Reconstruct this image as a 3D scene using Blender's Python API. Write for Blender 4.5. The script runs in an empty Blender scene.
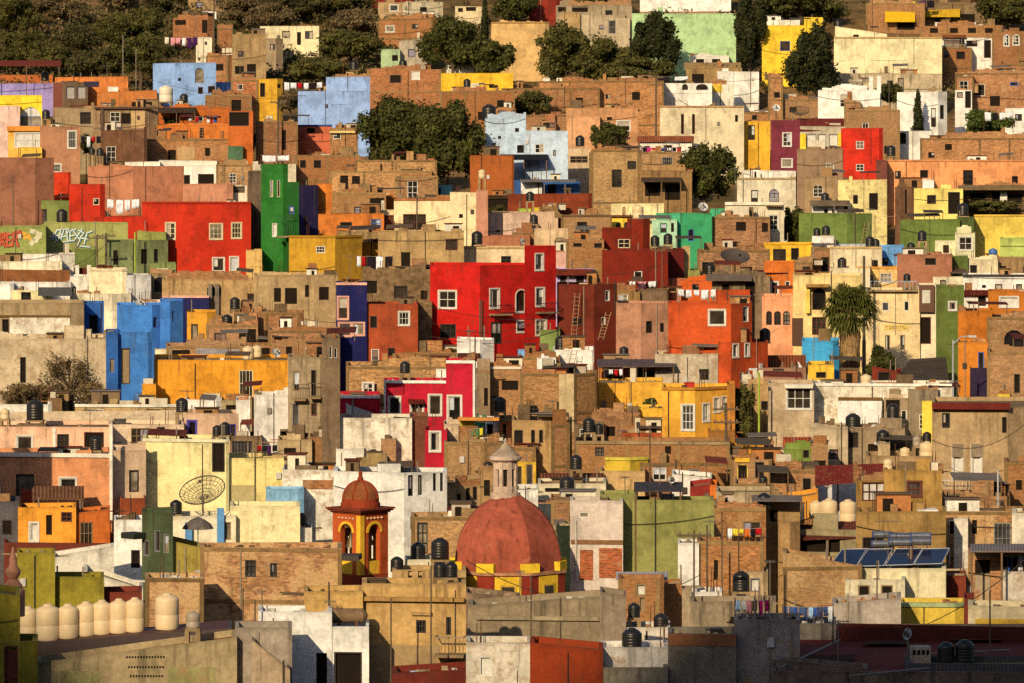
import bpy, math, random
import numpy as np
from mathutils import Vector
R = random.Random(7)
S = bpy.context.scene
COL = S.collection
F, HOR, CX = 4000.0, 190.0, 512.0      # focal length in pixels, row of the horizon, centre column
SUN_AZ, SUN_EL = 20.0, 24.0           # sun behind the viewer, this many degrees to the left
TAB = [(1200, 60), (683, 188), (640, 205), (600, 225), (550, 246), (500, 266), (450, 285), (400, 303), (345, 328), (300, 358),
       (250, 392), (200, 430), (150, 472), (100, 515), (50, 560), (0, 610), (-60, 690), (-140, 820)]
_ys = [a for a, b in TAB][::-1]; _ds = [b for a, b in TAB][::-1]
def D(y): return float(np.interp(y, _ys, _ds))
def Dinv(d): return float(np.interp(d, _ds[::-1], _ys[::-1]))
def terr(d):
    drop = float(np.interp(d, [0, 480, 545, 600], [4.2, 4.0, 2.2, .3]))
    return -(Dinv(d) - HOR) * d / F - drop
def P(px, py, d): return Vector(((px - CX) * d / F, d, -(py - HOR) * d / F))
def Z(py, d): return -(py - HOR) * d / F
def PX(v): return CX + v[0] * F / v[1]

# ---------- meshes ----------
class MB:
    def __init__(s): s.v = []; s.f = []; s.uv = []; s.w = []
    def poly(s, pts, uv=None, w=None):
        n = len(s.v); s.v += [tuple(p) for p in pts]; s.f.append(tuple(range(n, n + len(pts))))
        s.uv += uv if uv else [(p[0] + p[1], p[2]) for p in pts]
        s.w += w if w else [9.0] * len(pts)
    def obox(s, o, a, b, c):
        o = Vector(o); a = Vector(a); b = Vector(b); c = Vector(c)
        p = [o, o + a, o + a + b, o + b, o + c, o + a + c, o + a + b + c, o + b + c]
        if a.cross(b).dot(c) < 0: p = [p[3], p[2], p[1], p[0], p[7], p[6], p[5], p[4]]
        for q in ((3, 2, 1, 0), (4, 5, 6, 7), (0, 1, 5, 4), (1, 2, 6, 5), (2, 3, 7, 6), (3, 0, 4, 7)):
            s.poly([p[i] for i in q])
    def box(s, x0, x1, y0, y1, z0, z1): s.obox((x0, y0, z0), (x1 - x0, 0, 0), (0, y1 - y0, 0), (0, 0, z1 - z0))
    def tube(s, pts, r, n=6, r2=None):
        pts = [Vector(p) for p in pts]; rings = []
        for i, p in enumerate(pts):
            t = (pts[min(i + 1, len(pts) - 1)] - pts[max(i - 1, 0)]).normalized()
            a = t.cross(Vector((0, 0, 1)) if abs(t.z) < .9 else Vector((1, 0, 0))).normalized(); b = t.cross(a)
            rr = r if r2 is None else r + (r2 - r) * i / (len(pts) - 1)
            rings.append([p + (a * math.cos(6.2832 * k / n) + b * math.sin(6.2832 * k / n)) * rr for k in range(n)])
        for A, B in zip(rings, rings[1:]):
            for k in range(n): s.poly([A[k], A[(k + 1) % n], B[(k + 1) % n], B[k]])
        s.poly(rings[0]); s.poly(rings[-1][::-1])
    def lathe(s, c, prof, n=20, rot=0, axis=None):
        c = Vector(c); rings = []
        for r, z in prof:
            rings.append([c + Vector((r * math.cos(6.2832 * k / n + rot), r * math.sin(6.2832 * k / n + rot), z)) for k in range(n)])
        for A, B in zip(rings, rings[1:]):
            for k in range(n): s.poly([A[k], A[(k + 1) % n], B[(k + 1) % n], B[k]])
        if prof[-1][0] > .01: s.poly(rings[-1])
    def build(s, name, mat, parent=None, loc=None, smooth=None):
        o0 = Vector(parent.matrix_basis.translation) if parent and loc is None else Vector(loc or (0, 0, 0))
        if parent and parent.parent: o0 = Vector(parent.parent.matrix_basis.translation) if loc is None else o0
        me = bpy.data.meshes.new(name)
        me.from_pydata([(x - o0.x, y - o0.y, z - o0.z) for x, y, z in s.v], [], s.f)
        ul = me.uv_layers.new(name='UVMap'); ul.data.foreach_set('uv', [c for u in s.uv for c in u])
        wl = me.uv_layers.new(name='wear'); wl.data.foreach_set('uv', [c for u in s.w for c in (0.0, u)])
        if smooth:
            import bmesh
            bm = bmesh.new(); bm.from_mesh(me); bmesh.ops.remove_doubles(bm, verts=bm.verts, dist=1e-4); bm.to_mesh(me); bm.free()
            me.polygons.foreach_set('use_smooth', [True] * len(me.polygons))
            if smooth is not True: me.set_sharp_from_angle(angle=math.radians(smooth))
        me.materials.append(mat)
        ob = bpy.data.objects.new(name, me); COL.objects.link(ob)
        if parent: ob.parent = parent
        else: ob.location = o0
        return ob
def empty(name, loc):
    o = bpy.data.objects.new(name, None); o.location = loc; o.empty_display_size = .3; COL.objects.link(o); return o
def tag(o, label=None, cat=None, group=None, kind=None):
    for k, v in (('label', label), ('category', cat), ('group', group), ('kind', kind)):
        if v: o[k] = v
    return o
REG = []
def reg(o, sing, plur, place, cat, group, px, say=None):
    o['category'] = cat; o['group'] = group; REG.append((o, sing, plur, place, px))
NUM = {2: 'two', 3: 'three', 4: 'four', 5: 'five', 6: 'six', 7: 'seven', 8: 'eight', 9: 'nine', 10: 'ten', 11: 'eleven', 12: 'twelve'}
ORD = ['leftmost', 'second from left', 'third from left', 'fourth from left', 'fifth from left', 'sixth from left', 'seventh from left', 'eighth from left', 'ninth from left', 'tenth from left']
def finish_labels():
    by = {}
    for r in REG: by.setdefault((r[1], r[3]), []).append(r)
    for (sing, place), L in by.items():
        if len(L) == 1:
            L[0][0]['label'] = f'{sing} {place}'; continue
        L.sort(key=lambda r: r[4]); n = len(L)
        for i, r in enumerate(L):
            w = 'rightmost' if i == n - 1 else ('middle one' if n == 3 and i == 1 else ORD[i])
            r[0]['label'] = f'{w} of the {NUM.get(n, n)} {r[2]} {place}'
    for o in list(COL.objects):           # a group of one is no group
        pass

# ---------- materials ----------
SUNC = (1.0, .83, .58)
def lin(h):
    h = h.lstrip('#'); c = [int(h[i:i + 2], 16) / 255 for i in (0, 2, 4)]
    return [x / 12.92 if x <= .04045 else ((x + .055) / 1.055) ** 2.4 for x in c]
def alb(h, k=.76):
    c = [max(.004, x / (s ** .85) * k) for x, s in zip(lin(h), SUNC)]; m = max(c); return [x * min(1, .82 / m) for x in c]
class NT:
    def __init__(s, name):
        s.m = bpy.data.materials.new(name); s.m.use_nodes = True; s.t = s.m.node_tree; s.n = s.t.nodes; s.n.clear()
        s.out = s.n.new('ShaderNodeOutputMaterial'); s.b = s.n.new('ShaderNodeBsdfPrincipled'); s.l(s.b.outputs[0], s.out.inputs[0])
    def l(s, a, b): s.t.links.new(a, b)
    def new(s, t, **k):
        n = s.n.new(t)
        for a, b in k.items(): setattr(n, a, b)
        return n
    def coord(s):
        tc = s.new('ShaderNodeTexCoord'); oi = s.new('ShaderNodeObjectInfo')
        mu = s.new('ShaderNodeMath', operation='MULTIPLY'); mu.inputs[1].default_value = 173.0; s.l(oi.outputs['Random'], mu.inputs[0])
        ad = s.new('ShaderNodeVectorMath', operation='ADD'); s.l(tc.outputs['Object'], ad.inputs[0]); s.l(mu.outputs[0], ad.inputs[1])
        return ad.outputs[0], tc.outputs['UV'], oi.outputs['Random']
    def noise(s, co, scale, det=4, rough=.6, vec=None):
        if vec:
            mp = s.new('ShaderNodeMapping'); mp.inputs['Scale'].default_value = vec; s.l(co, mp.inputs[0]); co = mp.outputs[0]
        n = s.new('ShaderNodeTexNoise'); n.inputs['Scale'].default_value = scale; n.inputs['Detail'].default_value = det; n.inputs['Roughness'].default_value = rough
        s.l(co, n.inputs['Vector']); return n.outputs['Fac']
    def ramp(s, f, a, b, lo=0, hi=1):
        r = s.new('ShaderNodeMapRange'); r.inputs[1].default_value = a; r.inputs[2].default_value = b; r.inputs[3].default_value = lo; r.inputs[4].default_value = hi
        s.l(f, r.inputs[0]); return r.outputs[0]
    def mix(s, f, a, b, mode='MIX'):
        m = s.new('ShaderNodeMix', data_type='RGBA', blend_type=mode)
        for i, x in ((0, f), (6, a), (7, b)):
            if hasattr(x, 'links'): s.l(x, m.inputs[i])
            else: m.inputs[i].default_value = x if i == 0 else (*x[:3], 1)
        return m.outputs[2]
    def wear(s, c, n, dark):      # rain streaks running down from the top edge of a wall
        u = s.new('ShaderNodeUVMap', uv_map='wear'); sp = s.new('ShaderNodeSeparateXYZ'); s.l(u.outputs[0], sp.inputs[0])
        a = s.ramp(sp.outputs[1], 0, 1.9, 1, 0); b = s.ramp(n, .52, .66, 0, .6); m = s.new('ShaderNodeMath', operation='MULTIPLY'); s.l(a, m.inputs[0]); s.l(b, m.inputs[1])
        e = s.ramp(sp.outputs[1], .05, .25, .3, 0); mx = s.new('ShaderNodeMath', operation='MAXIMUM'); s.l(m.outputs[0], mx.inputs[0]); s.l(e, mx.inputs[1])
        return s.mix(mx.outputs[0], c, dark)
    def vary(s, col, f, lo, hi, a=.3, b=.7):     # multiply a colour by a factor read from a noise
        v = s.ramp(f, a, b, lo, hi); h = s.new('ShaderNodeCombineColor')
        for i in range(3): s.l(v, h.inputs[i])
        return s.mix(1.0, col, h.outputs[0], 'MULTIPLY')
    def bump(s, f, st, dist=.05):
        b = s.new('ShaderNodeBump'); b.inputs['Strength'].default_value = st; b.inputs['Distance'].default_value = dist
        s.l(f, b.inputs['Height']); s.l(b.outputs[0], s.b.inputs['Normal'])
    def base(s, c, rough=.9, spec=.2):
        if hasattr(c, 'links'): s.l(c, s.b.inputs['Base Color'])
        else: s.b.inputs['Base Color'].default_value = (*c[:3], 1)
        s.b.inputs['Roughness'].default_value = rough; s.b.inputs['Specular IOR Level'].default_value = spec
        return s.m
MC = {}
def mat(code):
    """p plaster, q badly peeling plaster, b brick, c raw concrete, n smooth paint, s stone rubble, t clay roof tiles, k corrugated sheet, f cloth"""
    if code in MC: return MC[code]
    kind, hx = code[0], code[1:]
    t = NT({'p': 'plaster', 'q': 'peeling_plaster', 'm': 'patched_brick', 'b': 'brick', 'c': 'concrete', 'n': 'paint', 's': 'rubble_stone', 't': 'clay_tile', 'k': 'sheet_metal', 'f': 'cloth'}[kind] + '_' + hx[1:])
    a = alb(hx, {'m': .74, 'b': .74, 'c': .66, 's': .64, 't': .66, 'k': .62, 'p': .70, 'q': .66, 'n': .68, 'f': .74}[kind])
    if kind in 'pq': kk = (.60 + .23 * max(lin(hx))) / .68; wt = min(1, max(0, (min(lin(hx)) / max(lin(hx)) - .5) * 3)) if lin(hx)[0] > lin(hx)[2] else 0; a = [min(.84, x * kk * (1 - wt * q)) for x, q in zip(a, (0, .05, .17))]
    if kind in 'pqn': g_ = .3 * a[0] + .55 * a[1] + .15 * a[2]; a = [x * .93 + g_ * w * .07 for x, w in zip(a, (1.15, .95, .75))]
    co, uv, rnd = t.coord()
    if kind in 'pq':
        n1 = t.noise(co, .55, 6, .62); n2 = t.noise(co, 5.5, 5, .7); n3 = t.noise(co, 1, 5, .6, (2.6, 2.6, .22)); n4 = t.noise(co, 1.5, 9, .74); n6 = t.noise(co, 2.1, 4, .6)
        c = t.vary(a, n1, .82, 1.12); c = t.vary(c, n2, .80, 1.12); c = t.vary(c, n6, .90, 1.06)
        dirt = [x * .42 + y * .1 for x, y in zip(a, (.3, .22, .14))]
        c = t.mix(t.ramp(n3, .60, .70, 0, .5 if kind == 'p' else .85), c, dirt); n7 = t.noise(co, .8, 9, .72); c = t.mix(t.ramp(n7, .58, .63, 0, .42), c, dirt); n8 = t.noise(co, .45, 8, .7); c = t.vary(c, n8, .8, 1.06, .42, .5)
        c = t.mix(t.ramp(n4, *((.66, .74, 0, .5) if kind == 'p' else (.5, .62, 0, .75))), c, (.27, .18, .105))
        c = t.wear(c, n3, [x * .3 + y * .07 for x, y in zip(a, (.3, .2, .12))]); t.bump(n2, .45, .05); m = t.base(c, .92, .15)
    elif kind in 'bm':
        br = t.new('ShaderNodeTexBrick'); t.l(uv, br.inputs['Vector'])
        for k, v in (('Scale', 1.0), ('Mortar Size', .012), ('Brick Width', .27), ('Row Height', .095), ('Bias', -.1), ('Mortar Smooth', .2)): br.inputs[k].default_value = v
        a = [a[0] * 1.06, a[1] * .98, a[2] * .86]; br.inputs['Color1'].default_value = (*[x * 1.3 for x in a], 1); br.inputs['Color2'].default_value = (a[0] * .5, a[1] * .42, a[2] * .42, 1)
        br.inputs['Mortar'].default_value = (.27, .19, .115, 1)
        n1 = t.noise(co, .5, 6, .65); n2 = t.noise(co, 1, 5, .72, (5.5, 5.5, 8)); n4 = t.noise(co, .8, 7, .66); n3 = t.noise(co, 1, 5, .6, (2, 2, .25))
        c = t.vary(br.outputs[0], n1, .7, 1.25); c = t.vary(c, n2, .72, 1.25)
        c = t.mix(t.ramp(n4, .56, .66, 0, .55), c, (.31, .215, .125))
        if kind == 'm': n9 = t.noise(co, .5, 9, .72); c = t.mix(t.ramp(n9, .47, .51, 0, .92), c, t.vary((.42, .285, .155), n2, .6, 1.3))
        c = t.mix(t.ramp(n3, .57, .73, 0, .7), c, (.07, .045, .028))
        c = t.mix(t.ramp(rnd, 0, .5, .5, 0), c, t.vary((.38, .17, .065), n2, .55, 1.4)); c = t.vary(c, rnd, .75, 1.2, 0, 1); rs = t.new('ShaderNodeMath', operation='FRACT'); rm = t.new('ShaderNodeMath', operation='MULTIPLY'); rm.inputs[1].default_value = 7.31; t.l(rnd, rm.inputs[0]); t.l(rm.outputs[0], rs.inputs[0]); c = t.mix(t.ramp(rs.outputs[0], .5, 1, 0, .5), c, t.vary((.30, .215, .125), n2, .6, 1.4)); t.bump(br.outputs['Fac'], -.4, .03); m = t.base(c, .95, .1)
    elif kind == 'c':
        n1 = t.noise(co, .6, 7, .68); n2 = t.noise(co, 4, 6, .72); n3 = t.noise(co, 1, 6, .65, (2.2, 2.2, .2)); n4 = t.noise(co, 1.6, 6, .7)
        a = [a[0] * 1.04, a[1] * .92, a[2] * .72]; c = t.vary(a, n1, .66, 1.28); c = t.vary(c, n2, .74, 1.22)
        c = t.mix(t.ramp(n3, .53, .7, 0, .65), c, [x * .3 for x in a]); c = t.mix(t.ramp(n4, .6, .7, 0, .45), c, (.38, .27, .16))
        c = t.wear(c, n3, [x * .25 for x in a]); c = t.vary(c, rnd, .78, 1.22, 0, 1); t.bump(n2, .5, .05); m = t.base(c, .95, .1)
    elif kind == 's':
        vo = t.new('ShaderNodeTexVoronoi'); vo.inputs['Scale'].default_value = 3.2; t.l(co, vo.inputs['Vector'])
        n1 = t.noise(co, .7, 6, .7); n2 = t.noise(co, 5, 5, .7)
        hs = t.vary(a, n1, .6, 1.35); se = t.new('ShaderNodeSeparateColor'); t.l(vo.outputs['Color'], se.inputs[0])
        c = t.vary(hs, se.outputs[0], .68, 1.25, 0, 1); c = t.vary(c, n2, .75, 1.2); t.bump(vo.outputs['Distance'], -.35, .06); m = t.base(c, .96, .1)
    elif kind == 't':
        w = t.new('ShaderNodeTexWave', wave_type='BANDS', bands_direction='X'); w.inputs['Scale'].default_value = 1.35; w.inputs['Distortion'].default_value = .6; t.l(uv, w.inputs['Vector'])
        n1 = t.noise(co, 1.1, 6, .7); n2 = t.noise(co, 6, 4, .7)
        c = t.vary(a, w.outputs['Fac'], .55, 1.2, 0, 1); c = t.vary(c, n1, .6, 1.3); c = t.vary(c, n2, .75, 1.2)
        t.bump(w.outputs['Fac'], .7, .08); m = t.base(c, .9, .15)
    elif kind == 'k':
        w = t.new('ShaderNodeTexWave', wave_type='BANDS', bands_direction='X'); w.inputs['Scale'].default_value = 1.9; t.l(uv, w.inputs['Vector'])
        n1 = t.noise(co, .9, 6, .68); n2 = t.noise(co, 4, 5, .7)
        c = t.vary(a, n1, .7, 1.2); c = t.mix(t.ramp(n2, .52, .66, 0, .6), c, (.17, .09, .05)); c = t.vary(c, w.outputs['Fac'], .8, 1.1, 0, 1)
        t.bump(w.outputs['Fac'], .6, .05); m = t.base(c, .85, .12)
    elif kind == 'f':
        n1 = t.noise(co, 2.5, 4, .6); n2 = t.noise(co, 1, 3, .5, (6, 6, .7)); c = t.vary(a, n1, .8, 1.15); c = t.vary(c, n2, .8, 1.15); t.bump(n2, .6, .08); m = t.base(c, .95, .1)
    else:
        n1 = t.noise(co, 2.2, 5, .65); n2 = t.noise(co, 9, 3, .6); c = t.vary(a, n1, .78, 1.15); c = t.vary(c, n2, .88, 1.1); m = t.base(c, .6, .35)
    MC[code] = m; return m
def glass_mat(i):
    k = 'glass%d' % i
    if k in MC: return MC[k]
    t = NT('window_glass'); co, uv, rnd = t.coord()
    n = t.noise(co, 1.2, 3, .5); a = [(.012, .011, .012), (.03, .024, .02), (.05, .05, .055), (.16, .14, .11)][i]
    c = t.vary(a, n, .4, 1.7); m = t.base(c, .12 if i < 3 else .35, .5); MC[k] = m; return m
def simple(name, c, rough=.8, spec=.3, lo=.8, hi=1.15, metal=0):
    if name in MC: return MC[name]
    t = NT(name); co, uv, r = t.coord(); n = t.noise(co, 3, 5, .65); m = t.base(t.vary(c, n, lo, hi), rough, spec); t.b.inputs['Metallic'].default_value = metal
    MC[name] = m; return m
FRC = {'w': 'n#e6d9bf', 'c': 'n#e6cf9c', 'k': 'n#2a2422', 'y': 'n#f0c840', 'b': 'n#3566b0', 'g': 'n#8a8478', 'r': 'n#6a2a18', 'o': 'n#e08a30', 'p': 'n#e8a484', 'v': 'n#4a36a0', 'e': 'n#2e9a70', 'l': 'n#9a7a50'}
FRCC = {'w': 'white', 'r': 'red'}

# ---------- houses ----------
VOLS = []; HOUSES = []; DFIX = {}    # distances corrected so that lower roofs stand before taller neighbours
def inset(poly, t):
    n = len(poly); c = Vector((sum(p[0] for p in poly) / n, sum(p[1] for p in poly) / n)); out = []
    for p in poly:
        v = Vector((p[0], p[1])) - c; out.append(c + v * max(.3, 1 - 1.35 * t / max(v.length, .3)))
    return out
class Vol: pass
ROOFM = {'g': 'c#94805f', 'r': 'c#8a3a28', 'w': 'c#d8ccb4', 'b': 'c#a87a54', 'd': 'c#6a5a4a'}
class H:
    def __init__(s, label, short, *a, cat='house', name='house', **k):
        s.label = label; s.short = short; s.root = None; s.vols = []; s.cat = cat; s.name = name; HOUSES.append(s)
        s.V(*a, **k)
    def V(s, x0, x1, yt, yb, m, w='', xc=None, aL=24, aR=30, a=None, dep=7.0, dd=0.0, roof='g', par=.28, yr=None, fr=None, m2=None, zb=None, top=None, nb=False):
        if dep < 12: dep = min(dep, 2.8 if yb > 575 else (3.6 if yb > 530 else (5.0 if yb > 430 else dep)))
        near = yb > 575
        if x1 >= 1029 and (xc is None or aR < 26): x1 += R.uniform(60, 170)      # rows run on past the edges of the picture
        if x0 <= -5 and x1 < 300: x0 -= R.uniform(60, 170)
        v = Vol(); v.near = near; d = D(yb) + dd + R.uniform(.02, .25); d = DFIX.get((s.short, len(s.vols)), d); v.d = d; v.flo = zb is not None or dep < 1.1; v.x0, v.x1, v.yt, v.house, v.dep = x0, x1, yt, s, dep; v.yb = yb
        X = lambda px, dd_: Vector(((px - CX) * dd_ / F, dd_))
        def solve(px, C, ang, sgn):      # point on the plane through C turned back by ang, seen in column px
            k = (px - CX) / F; ta = math.tan(math.radians(ang)) * sgn
            y = (C.y - ta * C.x) / (1 - ta * k) if abs(1 - ta * k) > .01 else C.y
            return Vector((k * y, y))
        if xc is None:
            a = R.uniform(-11, 7) if a is None else a
            C = X((x0 + x1) / 2, d); A = solve(x0, C, a, 1); B = solve(x1, C, a, 1); front = [A, B]; v.A, v.B, v.C = A, B, C
        else:
            C = X(xc, d); aR = aR + 12 if aR > 12 else aR; A = solve(x0, C, aL, -1); B = solve(x1, C, aR, 1); front = [A, C, B]; v.A, v.B, v.C = A, B, C
        dmax = max(p.y for p in front)
        bk = lambda p: p * ((dmax + dep) / p.y)
        foot = front + [bk(B), bk(A)]
        if yr is None and not nb and not top and x1 - x0 > 12: yr = yt + R.uniform(-.9, .9) * min(1, (x1 - x0) / 45)
        zt0 = Z(yt, C.y); zt1 = zt0 if yr is None else Z(yr, B.y)
        v.xl, v.xr = A.x, B.x
        zt = (lambda p: zt0) if yr is None else (lambda p: zt0 + (zt1 - zt0) * min(1.05, max(-.05, (p.x - A.x) / max(.1, B.x - A.x))))
        bot = min(terr(d), terr(dmax)) - .6 if zb is None else Z(zb, C.y)
        v.zt = zt0; v.par = par; v.bot = bot
        if s.root is None: s.root = tag(empty(s.name, (C.x, C.y, bot + .6)), s.label, s.cat, 'houses stacked up the hillside' if s.cat == 'house' else None)
        # openings
        v.faces = [(front[i], front[i + 1]) for i in range(len(front) - 1)]; v.pieces = []
        wl = []
        for wspec in [x.split() for x in w.split(';') if x.strip()]:
            q = [float(t) for t in wspec[:4]]; wl.append((q, wspec[4] if len(wspec) > 4 else 'kp'))
        if m[0] in 'bcsm' and not nb and yb - yt > 15 and x1 - x0 > 14 and yb < 575:
            pm = F / d; N = int((x1 - x0) / 24) - len(wl) + R.choice([0, 0, 1])
            for _ in range(max(0, N)):
                ww, hh = R.uniform(.6, 1.3) * pm, R.choice([.7, .9, 1.1, 1.9]) * pm; xx = R.uniform(x0 + 2, x1 - ww - 2); yy = R.uniform(yt + 4, max(yt + 5, yb - hh - 2))
                if xx < x0 + 1 or (xc and xx < xc < xx + ww) or any(q[0] - 3 < xx + ww and xx < q[2] + 3 for q, _ in wl): continue
                wl.append(([xx, yy, xx + ww, yy + hh], R.choice(['kh', 'nh', 'nh', 'kp', 'w4', 'k4', 'rp', 'gg', 'lp'])))
        b = MB(); openings = {}
        for q, code in wl:
            mx = (q[0] + q[2]) / 2; fi = 0 if xc is None or mx < xc else 1
            p0, p1 = v.faces[fi]; u0, y0 = s.hit(p0, p1, q[0]); u1, y1 = s.hit(p0, p1, q[2]); ym = (y0 + y1) / 2; L = (p1 - p0).length
            u0 = max(.08, u0); u1 = min(L - .08, u1)
            if u1 - u0 < .12: continue
            z1 = Z(q[1], ym); z0 = Z(q[3], ym); z1 = min(z1, min(zt(p0), zt(p1)) - .06)
            if z1 - z0 < .1: continue
            openings.setdefault(fi, []).append((u0, u1, z0, z1, code))
        RV = .17
        for fi, (p0, p1) in enumerate(v.faces):
            L = (p1 - p0).length; e = (p1 - p0) / L; nn = Vector((e.y, -e.x)); ops = openings.get(fi, [])
            us = sorted({0, L, *[o[0] for o in ops], *[o[1] for o in ops]}); vs = sorted({bot, *[o[2] for o in ops], *[o[3] for o in ops]}) + [None]
            pt = lambda u, z, dn=0: (p0.x + e.x * u - nn.x * dn, p0.y + e.y * u - nn.y * dn, z)
            topz = lambda u: zt(p0 + e * u)
            for i in range(len(us) - 1):
                for j in range(len(vs) - 1):
                    um = (us[i] + us[i + 1]) / 2; za = vs[j]; zb_ = vs[j + 1]
                    if zb_ is not None and any(o[0] < um < o[1] and o[2] < (za + zb_) / 2 < o[3] for o in ops): continue
                    t0 = topz(us[i]) if zb_ is None else zb_; t1 = topz(us[i + 1]) if zb_ is None else zb_
                    b.poly([pt(us[i], za), pt(us[i + 1], za), pt(us[i + 1], t1), pt(us[i], t0)], [(us[i], za), (us[i + 1], za), (us[i + 1], t1), (us[i], t0)], [topz(us[i]) - za, topz(us[i + 1]) - za, topz(us[i + 1]) - t1, topz(us[i]) - t0])
            for (u0, u1, z0, z1, code) in ops:
                for qa, qb in (((u0, z0), (u0, z1)), ((u0, z1), (u1, z1)), ((u1, z1), (u1, z0)), ((u1, z0), (u0, z0))):
                    b.poly([pt(*qa), pt(*qb), pt(qb[0], qb[1], RV), pt(qa[0], qa[1], RV)])
                if code[1] in 'ab':      # arched head: wall fills the corners above the arc
                    r = (u1 - u0) / 2; h = min(r, (z1 - z0) * .6); um = (u0 + u1) / 2; N = 8
                    arc = [(um - r * math.cos(math.pi * k / N), z1 - h + h * math.sin(math.pi * k / N)) for k in range(N + 1)]
                    for k in range(N):
                        (ua, za), (ub, zb2) = arc[k], arc[k + 1]
                        b.poly([pt(ua, za), pt(ub, zb2), pt(ub, z1 + .001), pt(ua, z1 + .001)]); b.poly([pt(ua, za), pt(ua, za, RV), pt(ub, zb2, RV), pt(ub, zb2)])
                v.pieces.append((fi, u0, u1, z0, z1, code))
        # sides, back, parapet
        n = len(foot); nf = len(front)
        for i in range(nf - 1, n):
            p, q = foot[i], foot[(i + 1) % n]; L = (q - p).length
            b.poly([(p.x, p.y, bot), (q.x, q.y, bot), (q.x, q.y, zt(q)), (p.x, p.y, zt(p))], [(0, bot), (L, bot), (L, zt(q)), (0, zt(p))])
        inn = inset(foot, .2)
        for i in range(n):
            j = (i + 1) % n; p, q, p2, q2 = foot[i], foot[j], inn[i], inn[j]
            b.poly([(p.x, p.y, zt(p)), (q.x, q.y, zt(q)), (q2.x, q2.y, zt(q2)), (p2.x, p2.y, zt(p2))])
            b.poly([(p2.x, p2.y, zt(p2)), (q2.x, q2.y, zt(q2)), (q2.x, q2.y, zt(q2) - par - .05), (p2.x, p2.y, zt(p2) - par - .05)])
        v.foot = foot; v.front = front
        wall = b.build('wall', mat(m), s.root); v.m = m
        rb = MB(); rb.poly([(p.x, p.y, zt(p) - par) for p in inn]); rb.build('roof', mat(ROOFM.get(roof, roof)), s.root)
        for (fi, u0, u1, z0, z1, code) in v.pieces: s.window(v, fi, u0, u1, z0, z1, code, RV)
        if fr is None: fr = m[0] in 'bm'
        if fr: s.frame(v, zt)
        s.vols.append(v); VOLS.append(v); v.ztf = zt
        if top: s.coping(v, top)
        if not nb: s.bits(v)
        return s
    def hit(s, p0, p1, px):
        k = (px - CX) / F; dx, dy = p1.x - p0.x, p1.y - p0.y
        t = (k * p0.y - p0.x) / (dx - k * dy); return t * (p1 - p0).length, p0.y + dy * t
    def window(s, v, fi, u0, u1, z0, z1, code, RV):
        p0, p1 = v.faces[fi]; e = (p1 - p0).normalized(); nn = Vector((e.y, -e.x)); E = Vector((e.x, e.y, 0)); N3 = Vector((nn.x, nn.y, 0)); Zv = Vector((0, 0, 1))
        pt = lambda u, z, out: Vector((p0.x + e.x * u + nn.x * out, p0.y + e.y * u + nn.y * out, z))
        fc, ty = code[0], code[1]; w, h = u1 - u0, z1 - z0
        door = ty in 'dD'
        b = MB(); b.poly([pt(u0, z0, -RV + .003), pt(u1, z0, -RV + .003), pt(u1, z1, -RV + .003), pt(u0, z1, -RV + .003)])
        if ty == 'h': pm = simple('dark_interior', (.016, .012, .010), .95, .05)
        elif ty in 'dD': pm = mat(FRC.get(code[2] if len(code) > 2 else 'r', 'n#5a3018'))
        elif ty == '9': pm = mat('n#e0d4bc')
        elif ty == 's': pm = mat(FRC.get(code[2] if len(code) > 2 else 'w'))
        else: pm = glass_mat(R.choice([0, 0, 1, 1, 2, 3]) if ty != 'v' else 2)
        win = b.build('door' if door else 'window', pm, s.root)
        fcol = fc.lower()
        if ty in 'p46a' and not door and R.random() < .42:     # curtains, half drawn
            q = MB(); k = R.choice([(0, .45), (.55, 1), (0, 1)]); zz = z0 + (z1 - z0) * R.choice([0, 0, .35, .5]); o_ = -RV + .02; N = 6
            for i in range(N):
                ua, ub = [u0 + (u1 - u0) * (k[0] + (k[1] - k[0]) * j / N) for j in (i, i + 1)]; q.poly([pt(ua, zz, o_ + .015 * (i % 2)), pt(ub, zz, o_ + .015 * ((i + 1) % 2)), pt(ub, z1 - .02, o_ + .015 * ((i + 1) % 2)), pt(ua, z1 - .02, o_ + .015 * (i % 2))])
            q.build('curtain', mat(R.choice(['f#d8ccb4', 'f#b8a488', 'f#8a6a5a', 'f#c8c4bc', 'f#9a8c90'])), win)
        if fcol == 'n': return
        f = MB(); t = min(.075, w * .16)
        def bar(ua, ub, za, zb, o0=-RV + .01, o1=-.03): f.obox(pt(ua, za, o0), E * (ub - ua), N3 * (o1 - o0), Zv * (zb - za))
        bar(u0, u0 + t, z0, z1); bar(u1 - t, u1, z0, z1); bar(u0 + t, u1 - t, z1 - t, z1); bar(u0 + t, u1 - t, z0, z0 + t)
        mu = min(.05, w * .1)
        if ty in '46a9':
            k = 2 if ty == '4' else (3 if ty == '6' else (4 if ty == '9' else 2))
            for i in range(1, k): uu = u0 + w * i / k; bar(uu - mu / 2, uu + mu / 2, z0 + t, z1 - t, -RV + .03, -.06)
            for i in range(1, (2 if h < 1.1 * w else 3)): zz = z0 + h * i / (2 if h < 1.1 * w else 3); bar(u0 + t, u1 - t, zz - mu / 2, zz + mu / 2, -RV + .035, -.065)
        if ty == 'g':
            k = max(3, int(w / .22))
            for i in range(1, k): uu = u0 + w * i / k; bar(uu - .018, uu + .018, z0 + t, z1 - t, -.06, -.03)
            bar(u0 + t, u1 - t, (z0 + z1) / 2 - .02, (z0 + z1) / 2 + .02, -.065, -.035)
        f.build('frame', mat(FRC[fcol]), win)
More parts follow.
